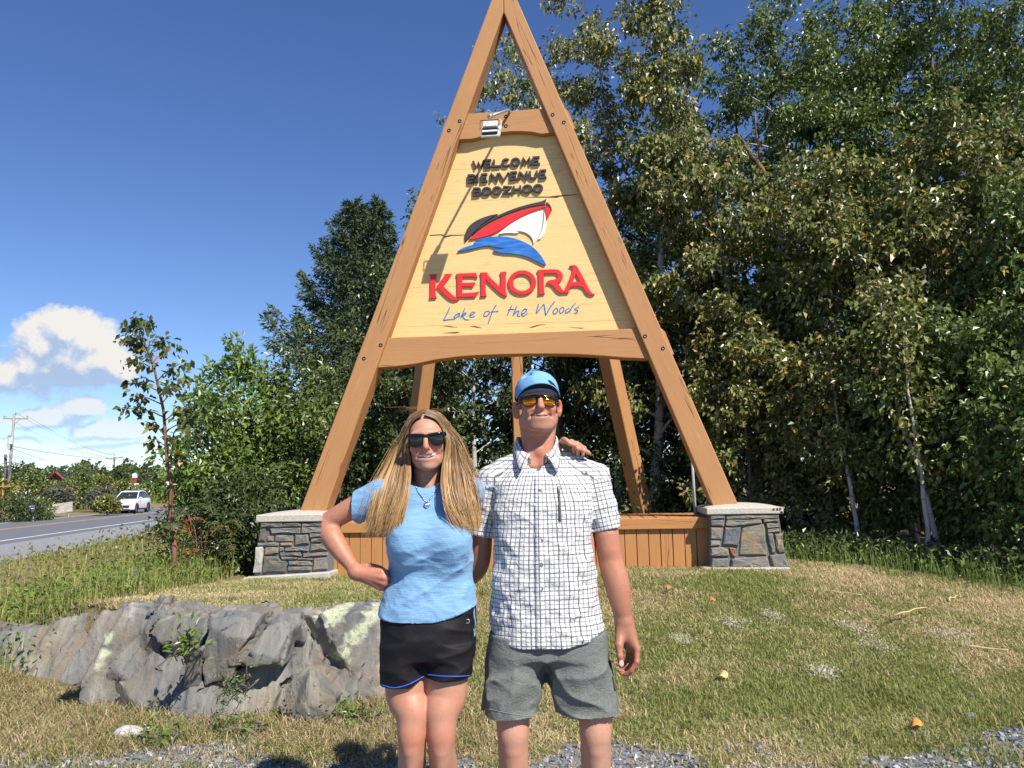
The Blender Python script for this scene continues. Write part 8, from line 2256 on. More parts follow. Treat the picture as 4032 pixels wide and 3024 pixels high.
m_stitch = plain_mat('grey_stitching', (0.22, 0.23, 0.22), 0.9)
for pts in ([(1898, 2787), (1960, 2800), (2040, 2815), (2107, 2820)], [(2205, 2822), (2270, 2832), (2340, 2840), (2400, 2830), (2440, 2808)]):
 P = [front_at(fp, *q, YM) + [0, -0.0008, 0] for q in curve_pts(pts, 6)]; mb = MB(); mb.tube(P, 0.0013, 5); mb.build('hem_stitch', m_stitch, shorts, smooth=True)
m_side = plain_mat('dark_side_panel', (0.02, 0.021, 0.023), 0.8)
V, F = on_cloth(fp, YM, ((2399, 2404), (2418, 2428)), (2600, 2720), 0.003, 10); part('side_panel', V, F, m_side, shorts, smooth=True)
# shoes (below the picture)
m_shoe = plain_mat('grey_canvas_shoe', (0.12, 0.12, 0.125), 0.8)
def shoes(parent, spots, m, Y, sc_=1.0):
 for x in spots:
  f = Field((x - 0.08, Y - 0.26, -0.01), (x + 0.08, Y + 0.16, 0.14), 0.008)
  f.cone((x, Y + 0.09, 0.045), (x, Y - 0.13, 0.035), 0.048 * sc_, 0.042 * sc_, 0.03); f.cone((x, Y + 0.07, 0.05), (x, Y + 0.03, 0.095), 0.046 * sc_, 0.046 * sc_, 0.03)
  f.op(lambda P: 0.002 - P[..., 2], f.org, f.org + f.n * f.h, 0, 'keep', 0)
  v, q = f.mesh(); part('shoe', v, q, m, parent, smooth=True)
shoes(man, (m_(2015, 2900)[0], m_(2372, 2900)[0]), m_shoe, YM + 0.03)
# cap
m_capb = cloth_mat('washed_blue_cotton', (0.175, 0.37, 0.62), 900.0, 0.85, 0.12, 0.25, 40.0)
m_capk = plain_mat('black_mesh_cloth', (0.012, 0.012, 0.014), 0.8, 0.4, 300.0, 0.5, 300.0)
fc = Field(HM.c - [0.13, 0.16, 0.06], HM.c + [0.13, 0.16, 0.17], 0.003)
s = HM.s
fc.ell(HM(0, -0.018, 0.045), np.array((0.086, 0.106, 0.085)) * s, 0.01, 'add', HM.rot()); fc.ell(HM(0, 0.020, 0.060), np.array((0.072, 0.072, 0.068)) * s, 0.03, 'add', HM.rot())
up_ = HM.R[:, 2]; pl0 = HM(0, 0, 0.030)
fc.op(lambda P: (pl0 - P) @ up_, fc.org, fc.org + fc.n * fc.h, 0.004, 'keep', 0)
fc.ell(HM(-0.040, 0.045, 0.112), (0.020, 0.02, 0.012), 0.02, 'cut', HM.rot())
wrinkle(fc, 0.003, 30, (1, 0, 0.2), 2.0, 3.3)
cv, cq = fc.mesh(); cv = relax(cv, cq, 1, 0.4)
Lc = ((cv - HM.c) @ HM.R) / s
fcen = Lc[cq].mean(1); frontm = (-fcen[:, 1]) > 0.012
cap = None
for nm, mk_, mm in (('cap', frontm, m_capb), ('mesh_back', ~frontm, m_capk)):
 q = cq[mk_]; used = np.unique(q); rm = np.full(len(cv), -1); rm[used] = np.arange(len(used))
 if cap is None: cap = part('cap', cv[used], rm[q], mm, man, smooth=True)
 else: part('mesh_back', cv[used], rm[q], mm, cap, smooth=True)
V = []; F = []; NB = 21; NR = 7
for i in range(NB):
 u = i / (NB - 1) * 2 - 1; th_ = u * math.radians(74)
 for j in range(NR):
  v = j / (NR - 1)
  bx = 0.080 * math.sin(th_); by = -0.008 + 0.096 * math.cos(th_)
  L_ = 0.062 * (math.cos(u * 1.28)) ** 0.8
  x = bx * (1 + 0.10 * v); y = by + L_ * v
  z = 0.046 + 0.006 * v - 0.032 * (abs(u) ** 2.0) * (0.45 + 0.55 * v) + 0.003 * math.sin(v * PI)
  V.append(HM(x, y, z))
for i in range(NB - 1):
 for j in range(NR - 1): F.append((i * NR + j, i * NR + j + 1, (i + 1) * NR + j + 1, (i + 1) * NR + j))
o = part('brim', V, F, m_capb, cap, smooth=True); so = o.modifiers.new('thick', 'SOLIDIFY'); so.thickness = 0.004; so.offset = 0
V = np.array(V).reshape(NB, NR, 3) - HM.R[:, 2] * 0.0035; V[:, -1] = V[:, -2] * 0.04 + V[:, -1] * 0.96
part('brim_underside', V.reshape(-1, 3), [f_[::-1] for f_ in F], m_capk, o, smooth=True)
mb = MB(); pa = [(2160, 1499), (2175, 1508), (2192, 1530), (2178, 1521)]
V0 = [front_at(fc, *q, YM - 0.05) + [0.0, -0.003, 0.001] for q in [(2158, 1498), (2164, 1499), (2180, 1512), (2192, 1530), (2186, 1529), (2168, 1514)]]
mb.add(V0, [(0, 1, 2, 3, 4, 5)]); o = mb.build('patch', m_capk, cap); so = o.modifiers.new('thick', 'SOLIDIFY'); so.thickness = 0.003; so.offset = 0
# short grey hair at the temples
m_ghair = plain_mat('short_grey_hair', (0.20, 0.17, 0.15), 0.7, 0.3, 60.0)
for q in (-1, 1):
 P = []
 f = Field(HM(q * 0.07, 0, 0) - 0.06, HM(q * 0.07, 0, 0) + 0.06, 0.0035); f.ell(HM(q * 0.070, 0.012, 0.008), (0.006, 0.020, 0.026), 0.01, 'add', HM.rot()); v, qd = f.mesh(); part('hair', v, qd, m_ghair, man, smooth=True)
# wrap sunglasses
def glasses(parent, H, lens_l, lens_r, crop, m_frame, m_lens, depth, curve, frame_w, temples, label):
 """lenses from their outline in the photograph, bent round the face"""
 root = None
 def place(px, py, lift=0.0):
  d = ray(px, py); o = np.array([0, 0, CAM_H]); n = H.R[:, 1] * -1; c = H(0, depth + lift, 0)
  p = o + d * (((c - o) @ n) / (d @ n)); x = ((p - H.c) @ H.R[:, 0])
  return p - n * curve * x * x
 for nm, L_ in (('lens', lens_l), ('lens', lens_r)):
  P = np.array(crop(smooth_loop(L_, 1))); c = P.mean(0)
  fr = c + (P - c) * (1 + frame_w / np.linalg.norm(P - c, axis=1)[:, None])
  n = len(P); V = [place(*p) for p in P] + [place(*(c + (p - c) * 0.5), 0.0035) for p in P] + [place(*c, 0.005)]
  F = [(i, (i + 1) % n, n + (i + 1) % n, n + i) for i in range(n)] + [(n + i, n + (i + 1) % n, 2 * n) for i in range(n)]
  V2 = [place(*p, 0.002) for p in fr] + [place(*(c + (p - c) * 0.97), 0.0045) for p in P] + [place(*(c + (p - c) * 0.95), -0.004) for p in P] + [place(*p, -0.006) for p in fr]
  F2 = [(k * n + i, k * n + (i + 1) % n, (k + 1) % 4 * n + (i + 1) % n, (k + 1) % 4 * n + i) for k in range(4) for i in range(n)]
  if root is None: root = part('sunglasses', V2, F2, m_frame, parent, label=label)
  else: part('rim', V2, F2, m_frame, root)
  part('lens', V, F, m_lens, root, smooth=True)
 mb = MB()
 for q, (tx, ty) in zip((-1, 1), temples):
  a = place(*crop([(tx, ty)])[0]); mb.tube([a, H(q * 0.074, 0.055, a_z(H, a) - 0.0), H(q * 0.082, 0.0, a_z(H, a) - 0.004), H(q * 0.081, -0.03, a_z(H, a) - 0.02)], 0.0042, 6)
 mb.build('temple', m_frame, root, smooth=True)
 return root, place
def a_z(H, p): return float(((p - H.c) @ H.R[:, 2]) / H.s)
m_blackpl = plain_mat('glossy_black_plastic', (0.008, 0.008, 0.009), 0.15, 0.0, spec=0.6)
m_orange, nt, b = new_mat('orange_mirror_lens')
lw_ = nt.node('ShaderNodeLayerWeight'); lw_.inputs['Blend'].default_value = 0.35
setc(nt, b, 'Base Color', nt.mix(lw_.outputs['Facing'], (0.95, 0.22, 0.015), (0.98, 0.62, 0.06))); b.inputs['Metallic'].default_value = 1.0; b.inputs['Roughness'].default_value = 0.06
def cM(l): return [(1960 + x / 3.6875, 1450 + y / 3.6875) for x, y in l]
root, place = glasses(man, HM, [(346, 432), (420, 424), (530, 404), (566, 430), (562, 490), (512, 535), (440, 546), (380, 527), (350, 482)], [(640, 432), (690, 404), (762, 424), (842, 438), (854, 480), (832, 530), (770, 549), (692, 536), (650, 482)], cM, m_blackpl, m_orange, 0.098, 3.2, 1.6, ((340, 430), (865, 440)), None)
mb = MB(); mb.tube([place(*cM([(330, 430)])[0], 0.001), place(*cM([(450, 412)])[0], 0.002), place(*cM([(545, 400)])[0], 0.003), place(*cM([(600, 412)])[0], 0.004), place(*cM([(655, 402)])[0], 0.003), place(*cM([(760, 416)])[0], 0.002), place(*cM([(872, 436)])[0], 0.001)], 0.0052, 8); mb.build('brow_bar', m_blackpl, root, smooth=True)
mb = MB(); mb.tube([place(*cM([(565, 460)])[0], 0.001), place(*cM([(602, 425)])[0], 0.004), place(*cM([(642, 460)])[0], 0.001)], 0.0045, 6); mb.build('bridge', m_blackpl, root, smooth=True)
# ------------------------------------------------------------------ the woman
YW = 2.80
def w_(px, py, dy=0.0): return at(px, py, YW + dy)
woman = thing('person', 'smiling woman in pale blue tee and black shorts, long blonde hair, hand on hip', 'person', tuple(np.array([w_(1680, 2500)[0], YW, 0.0])), 'couple posing before the sign')
SKW = (0.48, 0.255, 0.172)
HW = Head(w_(1681, 1738, 0.03), math.radians(3), math.radians(-1), math.radians(-5), 0.93)
fh = Field(HW.c - [0.12, 0.15, 0.28], HW.c + [0.12, 0.15, 0.13], 0.0024)
fh.cone(HW(0, -0.020, -0.06), w_(1680, 1930, 0.075), 0.047, 0.052, 0.03)
for q in (-1, 1): fh.cone(HW(q * 0.045, -0.02, -0.06), w_(1680 + q * 14, 1915, 0.02), 0.013, 0.009, 0.03)
fh.ell(w_(1680, 1960, 0.07), (0.10, 0.05, 0.05), 0.04)
build_head(fh, HW, False)
hv, hq = fh.mesh(); hv = relax(hv, hq, 1, 0.3)
hc = head_col(hv, HW, SKW, False)
# right arm: hand on hip
fa = Field(w_(1200, 2370, -0.16), w_(1580, 1860, 0.26), 0.003)
S0 = w_(1500, 1950, 0.05); EL = w_(1268, 2068, 0.09); WR = w_(1402, 2252, 0.0)
fa.ell(EL + [-0.012, 0.010, 0.0], (0.024, 0.026, 0.026), 0.02)
fa.chain([S0, S0 * 0.5 + EL * 0.5 + [0, 0, 0.006], EL + (S0 - EL) * 0.12], [0.043, 0.0405, 0.036], 0.0)
fa.chain([EL, EL * 0.80 + WR * 0.20, EL * 0.55 + WR * 0.45, EL * 0.25 + WR * 0.75, WR], [0.034, 0.0365, 0.0335, 0.026, 0.0225], 0.022)
fa.cone(EL * 0.7 + WR * 0.3 + [0.006, -0.01, 0.006], EL * 0.35 + WR * 0.65, 0.028, 0.018, 0.03)
# palm, knuckles, fingers folded round the hip
KN = [w_(1508, 2252, -0.018), w_(1514, 2274, -0.024), w_(1512, 2296, -0.018), w_(1500, 2314, -0.006)]
for k_, rr in zip(KN, (0.0125, 0.013, 0.012, 0.011)): fa.cone(WR, k_, 0.021, rr, 0.016)
PT = [(0.020, 0.040, -0.008), (0.022, 0.042, -0.010), (0.020, 0.040, -0.012), (0.016, 0.036, -0.012)]
for k_, d_, rr in zip(KN, PT, (0.0092, 0.0096, 0.009, 0.008)):
 p1 = k_ + np.array(d_); p2 = p1 + np.array([-0.012, 0.030, -0.004]); p3 = p2 + np.array([-0.016, 0.012, 0])
 fa.cone(k_, p1, rr * 1.15, rr, 0.004); fa.cone(p1, p2, rr, rr * 0.92, 0.003); fa.cone(p2, p3, rr * 0.92, rr * 0.75, 0.003)
fa.chain([w_(1420, 2240, 0.012), w_(1450, 2230, 0.030), w_(1490, 2236, 0.045), w_(1512, 2246, 0.050)], [0.016, 0.0125, 0.0105, 0.0085], 0.008)
for k_ in KN: fa.cone(WR * 0.75 + k_ * 0.25 + [0, -0.017, 0], k_ + [-0.004, -0.010, 0], 0.0022, 0.0035, 0.012)     # tendons
av, aq = fa.mesh(); av = relax(av, aq, 1, 0.3)
ac = np.tile(np.array((0.45, 0.210, 0.132)), (len(av), 1)) * (1 - np.array([0.03, 0.14, 0.14]) * smooth(w_(1680, 2200)[2], w_(1680, 2290)[2], av[:, 2])[:, None])
# left arm passes behind the man to his far shoulder
fb = Field(w_(1800, 2080, -0.1), w_(2260, 1700, 0.45), 0.005)
fb.chain([w_(1850, 1925, 0.06), w_(1960, 1960, 0.24), w_(2060, 1930, 0.38), w_(2165, 1800, 0.34), w_(2218, 1760, 0.24)], [0.040, 0.037, 0.033, 0.026, 0.022], 0.02)
bv, bq = fb.mesh()
# hand lying over the man's shoulder
fg = Field(m_(2180, 1830, -0.2), m_(2345, 1700, 0.2), 0.0022)
def onsh(px, py, lift): 
 p = front_at(fs, px, py, YM); return p + np.array([0, -lift, 0.002])
pk = [m_(2236, 1742, 0.055), m_(2258, 1745, 0.055), m_(2280, 1754, 0.055), m_(2298, 1766, 0.058)]
wr2 = m_(2222, 1752, 0.135)
for p in pk: fg.cone(wr2, p, 0.020, 0.0115, 0.012)
FG = [[(2250, 1740), (2261, 1756), (2259, 1786)], [(2271, 1748), (2276, 1770), (2274, 1795)], [(2291, 1762), (2296, 1776), (2295, 1792)], [(2304, 1774), (2313, 1783), (2322, 1789)]]
for p, L_, r0 in zip(pk, FG, (0.0096, 0.0096, 0.0090, 0.0078)):
 Q = [p, m_(*L_[0], 0.012), onsh(*L_[1], 0.006), onsh(*L_[2], 0.005)]
 Q[2] = np.where([False, True, False], np.minimum(Q[2], m_(*L_[1], -0.004)), Q[2])
 fg.cone(Q[0], Q[1], r0 * 1.1, r0, 0.004); fg.cone(Q[1], Q[2], r0, r0 * 0.94, 0.003); fg.cone(Q[2], Q[3], r0 * 0.94, r0 * 0.72, 0.003)
 fg.ell(Q[1], (r0 * 1.12,) * 3, 0.003); fg.ell(Q[2], (r0 * 1.04,) * 3, 0.003)
fg.chain([m_(2212, 1744, 0.06), m_(2220, 1732, 0.02), m_(2233, 1738, -0.004), m_(2246, 1748, -0.012)], [0.013, 0.0115, 0.0105, 0.0085], 0.005)
gv, gq = fg.mesh(); gv = relax(gv, gq, 1, 0.25)
# legs
fl_ = Field(np.array([w_(1490, 2700)[0], YW - 0.24, -0.02]), np.array([w_(1870, 2700)[0], YW + 0.22, 0.86]), 0.0045)
for hx_, kx, cx, fx in ((1590, 1622, 1616, 1628), (1768, 1738, 1742, 1722)):
 K = w_(kx, 2895, -0.015); An = np.array([w_(fx, 2950)[0], YW + 0.05, 0.09])
 T0 = w_(hx_ * 0.93 + 1680 * 0.07, 2540, 0.045); T1 = w_(hx_ * 0.62 + kx * 0.38, 2740, 0.022)
 Cf = np.array([w_(cx, 3024)[0], YW + 0.045, K[2] - 0.15])
 fl_.chain([T0, T1 * 0.6 + T0 * 0.4, T1, K + [0, 0.010, 0.075], K + [0, 0.004, 0.02], K + [0, 0.010, -0.05], Cf, An + [0, 0, 0.10], An], [0.070, 0.0745, 0.0710, 0.0600, 0.0515, 0.0465, 0.0485, 0.031, 0.030], 0.008)
 fl_.ell(K + [0, -0.024, 0.002], (0.033, 0.028, 0.040), 0.03)
 fl_.cone(K + [0, -0.026, -0.05], K + [0, 0.002, -0.22], 0.018, 0.014, 0.03)
 fl_.cone(An, An + [0, -0.03, -0.045], 0.031, 0.030, 0.02); fl_.cone(An + [0, 0.02, -0.055], An + [0, -0.13, -0.065], 0.029, 0.023, 0.02)
lv, lq = fl_.mesh(); lc = np.tile(np.array((0.47, 0.245, 0.165)), (len(lv), 1))
kz = w_(1680, 2900)[2]; lc = lc * (1 - np.array([0.02, 0.14, 0.14]) * np.exp(-((lv[:, 2] - kz) / 0.045) ** 2)[:, None])
ft = Field(w_(1480, 2500, -0.15), w_(1880, 1880, 0.25), 0.010)
stack(ft, [(w_(1680, 1900)[2], w_(1680, 0)[0], YW + 0.07, 0.10, 0.05), (w_(1680, 2000)[2], w_(1680, 0)[0], YW + 0.06, 0.135, 0.08), (w_(1680, 2250)[2], w_(1695, 0)[0], YW + 0.05, 0.115, 0.075), (w_(1680, 2440)[2], w_(1680, 0)[0], YW + 0.05, 0.155, 0.095)])
tv, tq = ft.mesh()
V, F = merge([(hv, hq), (av, aq), (bv, bq), (gv, gq), (lv, lq), (tv, tq)])
o = part('body', V, F, m_skin, woman, smooth=True)
set_col(o.data, 'col', np.concatenate([hc, ac, np.tile(np.array((0.45, 0.210, 0.132)), (len(bv), 1)), np.tile(np.array((0.48, 0.245, 0.165)), (len(gv), 1)), lc, np.tile(np.array(SKW), (len(tv), 1))]))
# teeth
m_tooth = plain_mat('white_teeth', (0.80, 0.77, 0.70), 0.25, 0.03, spec=0.5)
m_mouth = plain_mat('mouth_shadow', (0.10, 0.025, 0.025), 0.8)
mouth = None
for i in range(10):
 u0 = (i - 5) / 5 + 0.006; u1 = (i - 4) / 5 - 0.006
 hgt_ = 0.0095 if i in (4, 5) else (0.0085 if i in (3, 6) else 0.0078 - 0.0006 * abs(i - 4.5))
 q = []
 for z in (-0.0565, -0.0565 - hgt_ * 1.25):
  for u in (u0, u1):
   x = 0.0315 * u; q.append(HW(x, 0.0895 - 11.0 * x * x, z + 2.4 * x * x))
 qb = [p - HW.R @ np.array([0, -0.003, 0]) for p in q]
 mb = MB(); mb.hexa([qb[2], qb[3], qb[1], qb[0]], [q[2], q[3], q[1], q[0]])
 if mouth is None: mouth = mb.build('tooth', m_tooth, woman); add_bevel(mouth, 0.0008)
 else: o = mb.build('tooth', m_tooth, woman); add_bevel(o, 0.0008)
# tee shirt
m_tee, nt, b = new_mat('pale_blue_slub_jersey')
co = nt.coord('Object')
slub = nt.noise(nt.mapping(co, (18, 18, 330)), 1.0, 3, 0.6, 0.3); n1 = nt.noise(nt.mapping(co, (1, 1, 1.4)), 17.0, 5, 0.6, 0.9)
setc(nt, b, 'Base Color', nt.ramp(slub, [(0.32, (0.150, 0.300, 0.490)), (0.68, (0.215, 0.390, 0.590))])); b.inputs['Roughness'].default_value = 0.85; b.inputs['Specular IOR Level'].default_value = 0.2; b.inputs['Sheen Weight'].default_value = 0.15
setc(nt, b, 'Normal', nt.bump(nt.math('ADD', n1, nt.math('MULTIPLY', slub, 0.22)), 0.45, 0.014))
ftee = Field(w_(1310, 2500, -0.25), w_(1930, 1860, 0.28), 0.004)
def roww(py, l, r, dy, bd): 
 a = w_(l, py); c = w_(r, py); return (a[2], (a[0] + c[0]) / 2, YW + dy, (c[0] - a[0]) / 2, bd)
stack(ftee, [roww(1893, 1620, 1745, 0.065, 0.05), roww(1915, 1570, 1790, 0.06, 0.075), roww(1960, 1520, 1836, 0.055, 0.092), roww(2050, 1522, 1846, 0.045, 0.105), roww(2140, 1524, 1852, 0.04, 0.110), roww(2200, 1528, 1856, 0.042, 0.104), roww(2270, 1528, 1862, 0.045, 0.100), roww(2350, 1500, 1872, 0.045, 0.112), roww(2420, 1480, 1880, 0.045, 0.126), roww(2490, 1474, 1884, 0.045, 0.130)], 0.02, ex=2.25)
ftee.cone(w_(1640, 1912, 0.065), w_(1505, 1944, 0.055), 0.042, 0.050, 0.035); ftee.cone(w_(1725, 1908, 0.065), w_(1846, 1930, 0.07), 0.042, 0.048, 0.035)
for px in (1606, 1768): ftee.ell(w_(px, 2128, -0.044), (0.070, 0.058, 0.076), 0.06)
adir = (EL - S0) / np.linalg.norm(EL - S0); Send = S0 + adir * 0.122
ftee.op(lambda P: np.maximum(np.linalg.norm(P - S0 - np.clip((P - S0) @ adir, -0.03, 0.3)[..., None] * adir, axis=-1) - 0.0580, (P - Send) @ adir), S0 - 0.14, S0 + 0.14, 0.025)
S1 = w_(1842, 1930, 0.065); E1_ = w_(1960, 1960, 0.24); bdir = (E1_ - S1) / np.linalg.norm(E1_ - S1)
ftee.op(lambda P: np.maximum(np.linalg.norm(P - S1 - np.clip((P - S1) @ bdir, -0.02, 0.3)[..., None] * bdir, axis=-1) - 0.047, (P - S1) @ bdir - 0.07), S1 - 0.14, S1 + 0.16, 0.025)
mw = lambda P: smooth(w_(1680, 2060)[2], w_(1680, 2230)[2], P[..., 2])
wrinkle(ftee, 0.011, 11, (0.78, 0, 0.62), 3.2, 1.1, mask=mw); wrinkle(ftee, 0.006, 17, (0.9, 0, 0.25), 3.0, 5.5, mask=lambda P: 0.25 + 0.75 * mw(P)); wrinkle(ftee, 0.004, 24, (0.7, 0, -0.5), 2.5, 9.2, mask=mw); wrinkle(ftee, 0.002, 36, (1, 0, 0.1), 2.4, 3.2)
hx = np.array([w_(px, 2440)[0] for px in (1460, 1478, 1560, 1681, 1780, 1880, 1900)]); hz = np.array([w_(1700, py, -0.08)[2] for py in (2436, 2438, 2456, 2464, 2442, 2404, 2400)])
ftee.op(lambda P: np.interp(P[..., 0], hx, hz) - P[..., 2], ftee.org, ftee.org + ftee.n * ftee.h, 0, 'keep', 0)
ftee.cone(w_(1680, 1830, 0.05), w_(1681, 1898, 0.045), 0.062, 0.060, 0.006, 'cut'); ftee.ell(w_(1681, 1880, -0.02), (0.048, 0.055, 0.022), 0.006, 'cut')
ftee.cone(Send + adir * 0.02, Send - adir * 0.035, 0.050, 0.046, 0.002, 'cut')
v, q = ftee.mesh(); v = relax(v, q, 1, 0.4)
tee = part('tee_shirt', v, q, m_tee, woman, smooth=True)
# shorts with piping
m_bshort = cloth_mat('black_stretch_cloth', (0.010, 0.010, 0.012), 900.0, 0.6, 0.2, 0.3, 18.0, colattr='col')
fq_ = Field(w_(1450, 2770, -0.22), w_(1910, 2300, 0.26), 0.004)
stack(fq_, [roww(2320, 1515, 1855, 0.045, 0.090), roww(2400, 1496, 1866, 0.045, 0.106), roww(2460, 1484, 1870, 0.045, 0.118), roww(2540, 1480, 1868, 0.045, 0.122), roww(2600, 1482, 1864, 0.045, 0.112)], 0.02, ex=2.3)
fq_.op(lambda P: w_(1680, 2590)[2] - P[..., 2], fq_.org, fq_.org + fq_.n * fq_.h, 0, 'keep', 0)
stack(fq_, [roww(2540, 1481, 1680, 0.04, 0.106), roww(2620, 1485, 1676, 0.035, 0.100), roww(2740, 1498, 1674, 0.03, 0.092), roww(2760, 1500, 1674, 0.03, 0.092)], 0.02, ex=2.2)
stack(fq_, [roww(2540, 1674, 1866, 0.04, 0.106), roww(2620, 1676, 1860, 0.035, 0.100), roww(2740, 1677, 1850, 0.03, 0.092), roww(2760, 1677, 1850, 0.03, 0.092)], 0.02, ex=2.2)
wrinkle(fq_, 0.007, 15, (0.9, 0, 0.3), 2.6, 2.9); wrinkle(fq_, 0.005, 20, (-0.9, 0, 0.35), 2.6, 6.4)
hx = np.array([w_(px, 2700)[0] for px in (1480, 1496, 1550, 1620, 1672, 1678, 1740, 1852, 1870)]); hz = np.array([w_(1700, py, -0.05)[2] for py in (2700, 2708, 2727, 2710, 2674, 2676, 2686, 2686, 2680)])
fq_.op(lambda P: np.interp(P[..., 0], hx, hz) - P[..., 2], fq_.org, fq_.org + fq_.n * fq_.h, 0, 'keep', 0)
v, q = fq_.mesh(); v = relax(v, q, 1, 0.4)
wsh = part('shorts', v, q, m_bshort, woman, smooth=True)
nrm = vnormals(v, q); side = (np.abs(nrm[:, 0]) > 0.982) & ((v[:, 0] < w_(1520, 0)[0]) | (v[:, 0] > w_(1835, 0)[0]))
cc = np.tile(np.array((0.011, 0.010, 0.012)), (len(v), 1)); cc[side] = (0.32, 0.42, 0.62); set_col(wsh.data, 'col', cc)
m_pipe = plain_mat('blue_piping', (0.045, 0.085, 0.50), 0.6)
for pts in ([(1497, 2694), (1550, 2708), (1610, 2694), (1670, 2662)], [(1681, 2656), (1740, 2662), (1800, 2663), (1852, 2660)]):
 P = [front_at(fq_, *c_, YW) + [0, -0.0012, 0] for c_ in curve_pts(pts, 8)]; mb = MB(); mb.tube(P, 0.0021, 6); mb.build('piping', m_pipe, wsh, smooth=True)
p = front_at(fq_, 1841, 2446, YW); mb = MB(); a = np.linspace(0, 2 * PI, 17)
mb.tube([p + [0.0068 * math.cos(t), -0.002, 0.0068 * math.sin(t)] for t in a], 0.0016, 5, False); mb.build('button_badge', m_steel, wsh, smooth=True)
shoes(woman, (w_(1628, 2950)[0], w_(1722, 2950)[0]), plain_mat('white_trainer', (0.6, 0.6, 0.6), 0.6), YW + 0.03, 0.85)
# necklace
m_silver = plain_mat('silver', (0.75, 0.75, 0.76), 0.2, 0.05, metal=1.0)
ch = [(1636, 1902), (1640, 1920), (1650, 1942), (1665, 1960), (1681, 1976), (1696, 1962), (1710, 1940), (1722, 1920), (1729, 1902)]
P = [front_at(ftee, *c_, YW) + [0, -0.003, 0] for c_ in curve_pts(ch, 5)]
mb = MB()
for i in range(len(P) - 1):
 for t in (0.25, 0.75): q_ = P[i] * (1 - t) + P[i + 1] * t; mb.tube([q_ - (P[i + 1] - P[i]) * 0.18, q_ + (P[i + 1] - P[i]) * 0.18], 0.0017, 5)
neck = mb.build('necklace', m_silver, woman, smooth=True)
pc = front_at(ftee, 1681, 1990, YW) + [0, -0.006, 0]
hp = [(0.011 * (math.sin(t) ** 3), 0.0095 * (0.8125 * math.cos(t) - 0.3125 * math.cos(2 * t) - 0.125 * math.cos(3 * t) - 0.0625 * math.cos(4 * t)) * 1.2) for t in np.linspace(0, 2 * PI, 22, endpoint=False)]
mb = MB(); n = len(hp); mb.add([pc + [x, 0, z] for x, z in hp] + [pc + [x * 0.6, -0.0035, z * 0.6] for x, z in hp] + [pc + [0, -0.004, 0]], [(i, (i + 1) % n, n + (i + 1) % n, n + i) for i in range(n)] + [(n + i, n + (i + 1) % n, 2 * n) for i in range(n)]); mb.build('heart_pendant', m_silver, neck, smooth=True)
# sunglasses
m_dlens = plain_mat('dark_brown_lens', (0.012, 0.010, 0.009), 0.08, 0.0, spec=0.6)
def cW(l): return [(1560 + x / 4.88, 1560 + y / 4.88) for x, y in l]
root, place = glasses(woman, HW, [(238, 762), (300, 752), (400, 745), (505, 752), (520, 790), (505, 880), (470, 935), (400, 965), (310, 960), (255, 915), (240, 840)], [(630, 752), (720, 728), (820, 715), (900, 712), (920, 740), (912, 850), (880, 905), (800, 930), (720, 925), (675, 880), (635, 800)], cW, m_blackpl, m_dlens, 0.100, 2.0, 4.2, ((205, 765), (950, 725)), None)
mb = MB(); mb.tube([place(*cW([(200, 752)])[0], 0.001), place(*cW([(360, 738)])[0], 0.002), place(*cW([(520, 748)])[0], 0.003), place(*cW([(575, 762)])[0], 0.004), place(*cW([(625, 742)])[0], 0.003), place(*cW([(800, 706)])[0], 0.002), place(*cW([(952, 702)])[0], 0.001)], 0.0045, 8); mb.build('brow_bar', m_blackpl, root, smooth=True)
# ---- hair: a dark mass with thousands of strands over it
m_hair, nt, b = new_mat('highlighted_hair')
hc_ = nt.attr('col'); setc(nt, b, 'Base Color', hc_); b.inputs['Roughness'].default_value = 0.42; b.inputs['Specular IOR Level'].default_value = 0.35
GI = {-1: [HW(-0.004, 0.064, 0.098), HW(-0.046, 0.060, 0.078), HW(-0.071, 0.044, 0.036), w_(1603, 1745, -0.012), w_(1608, 1820, -0.006), w_(1606, 1890, -0.050), w_(1596, 1960, -0.078), w_(1578, 2030, -0.088), w_(1560, 2085, -0.085), w_(1545, 2110, -0.080)],
      1: [HW(0.004, 0.064, 0.098), HW(0.046, 0.058, 0.078), HW(0.071, 0.042, 0.036), w_(1763, 1735, -0.012), w_(1752, 1815, -0.004), w_(1746, 1890, -0.050), w_(1752, 1950, -0.078), w_(1772, 2010, -0.090), w_(1800, 2060, -0.088), w_(1822, 2085, -0.080)]}
GO = {-1: [HW(-0.010, 0.010, 0.126), HW(-0.058, 0.005, 0.098), HW(-0.088, -0.005, 0.035), w_(1560, 1760, 0.045), w_(1528, 1830, 0.040), w_(1496, 1895, 0.030), w_(1476, 1960, 0.000), w_(1462, 2020, -0.012), w_(1452, 2070, -0.012), w_(1448, 2098, -0.010)],
      1: [HW(0.010, 0.010, 0.126), HW(0.060, 0.005, 0.098), HW(0.090, -0.005, 0.035), w_(1806, 1752, 0.045), w_(1830, 1830, 0.040), w_(1856, 1895, 0.030), w_(1868, 1960, 0.000), w_(1874, 2020, -0.012), w_(1876, 2070, -0.018), w_(1870, 2090, -0.018)]}
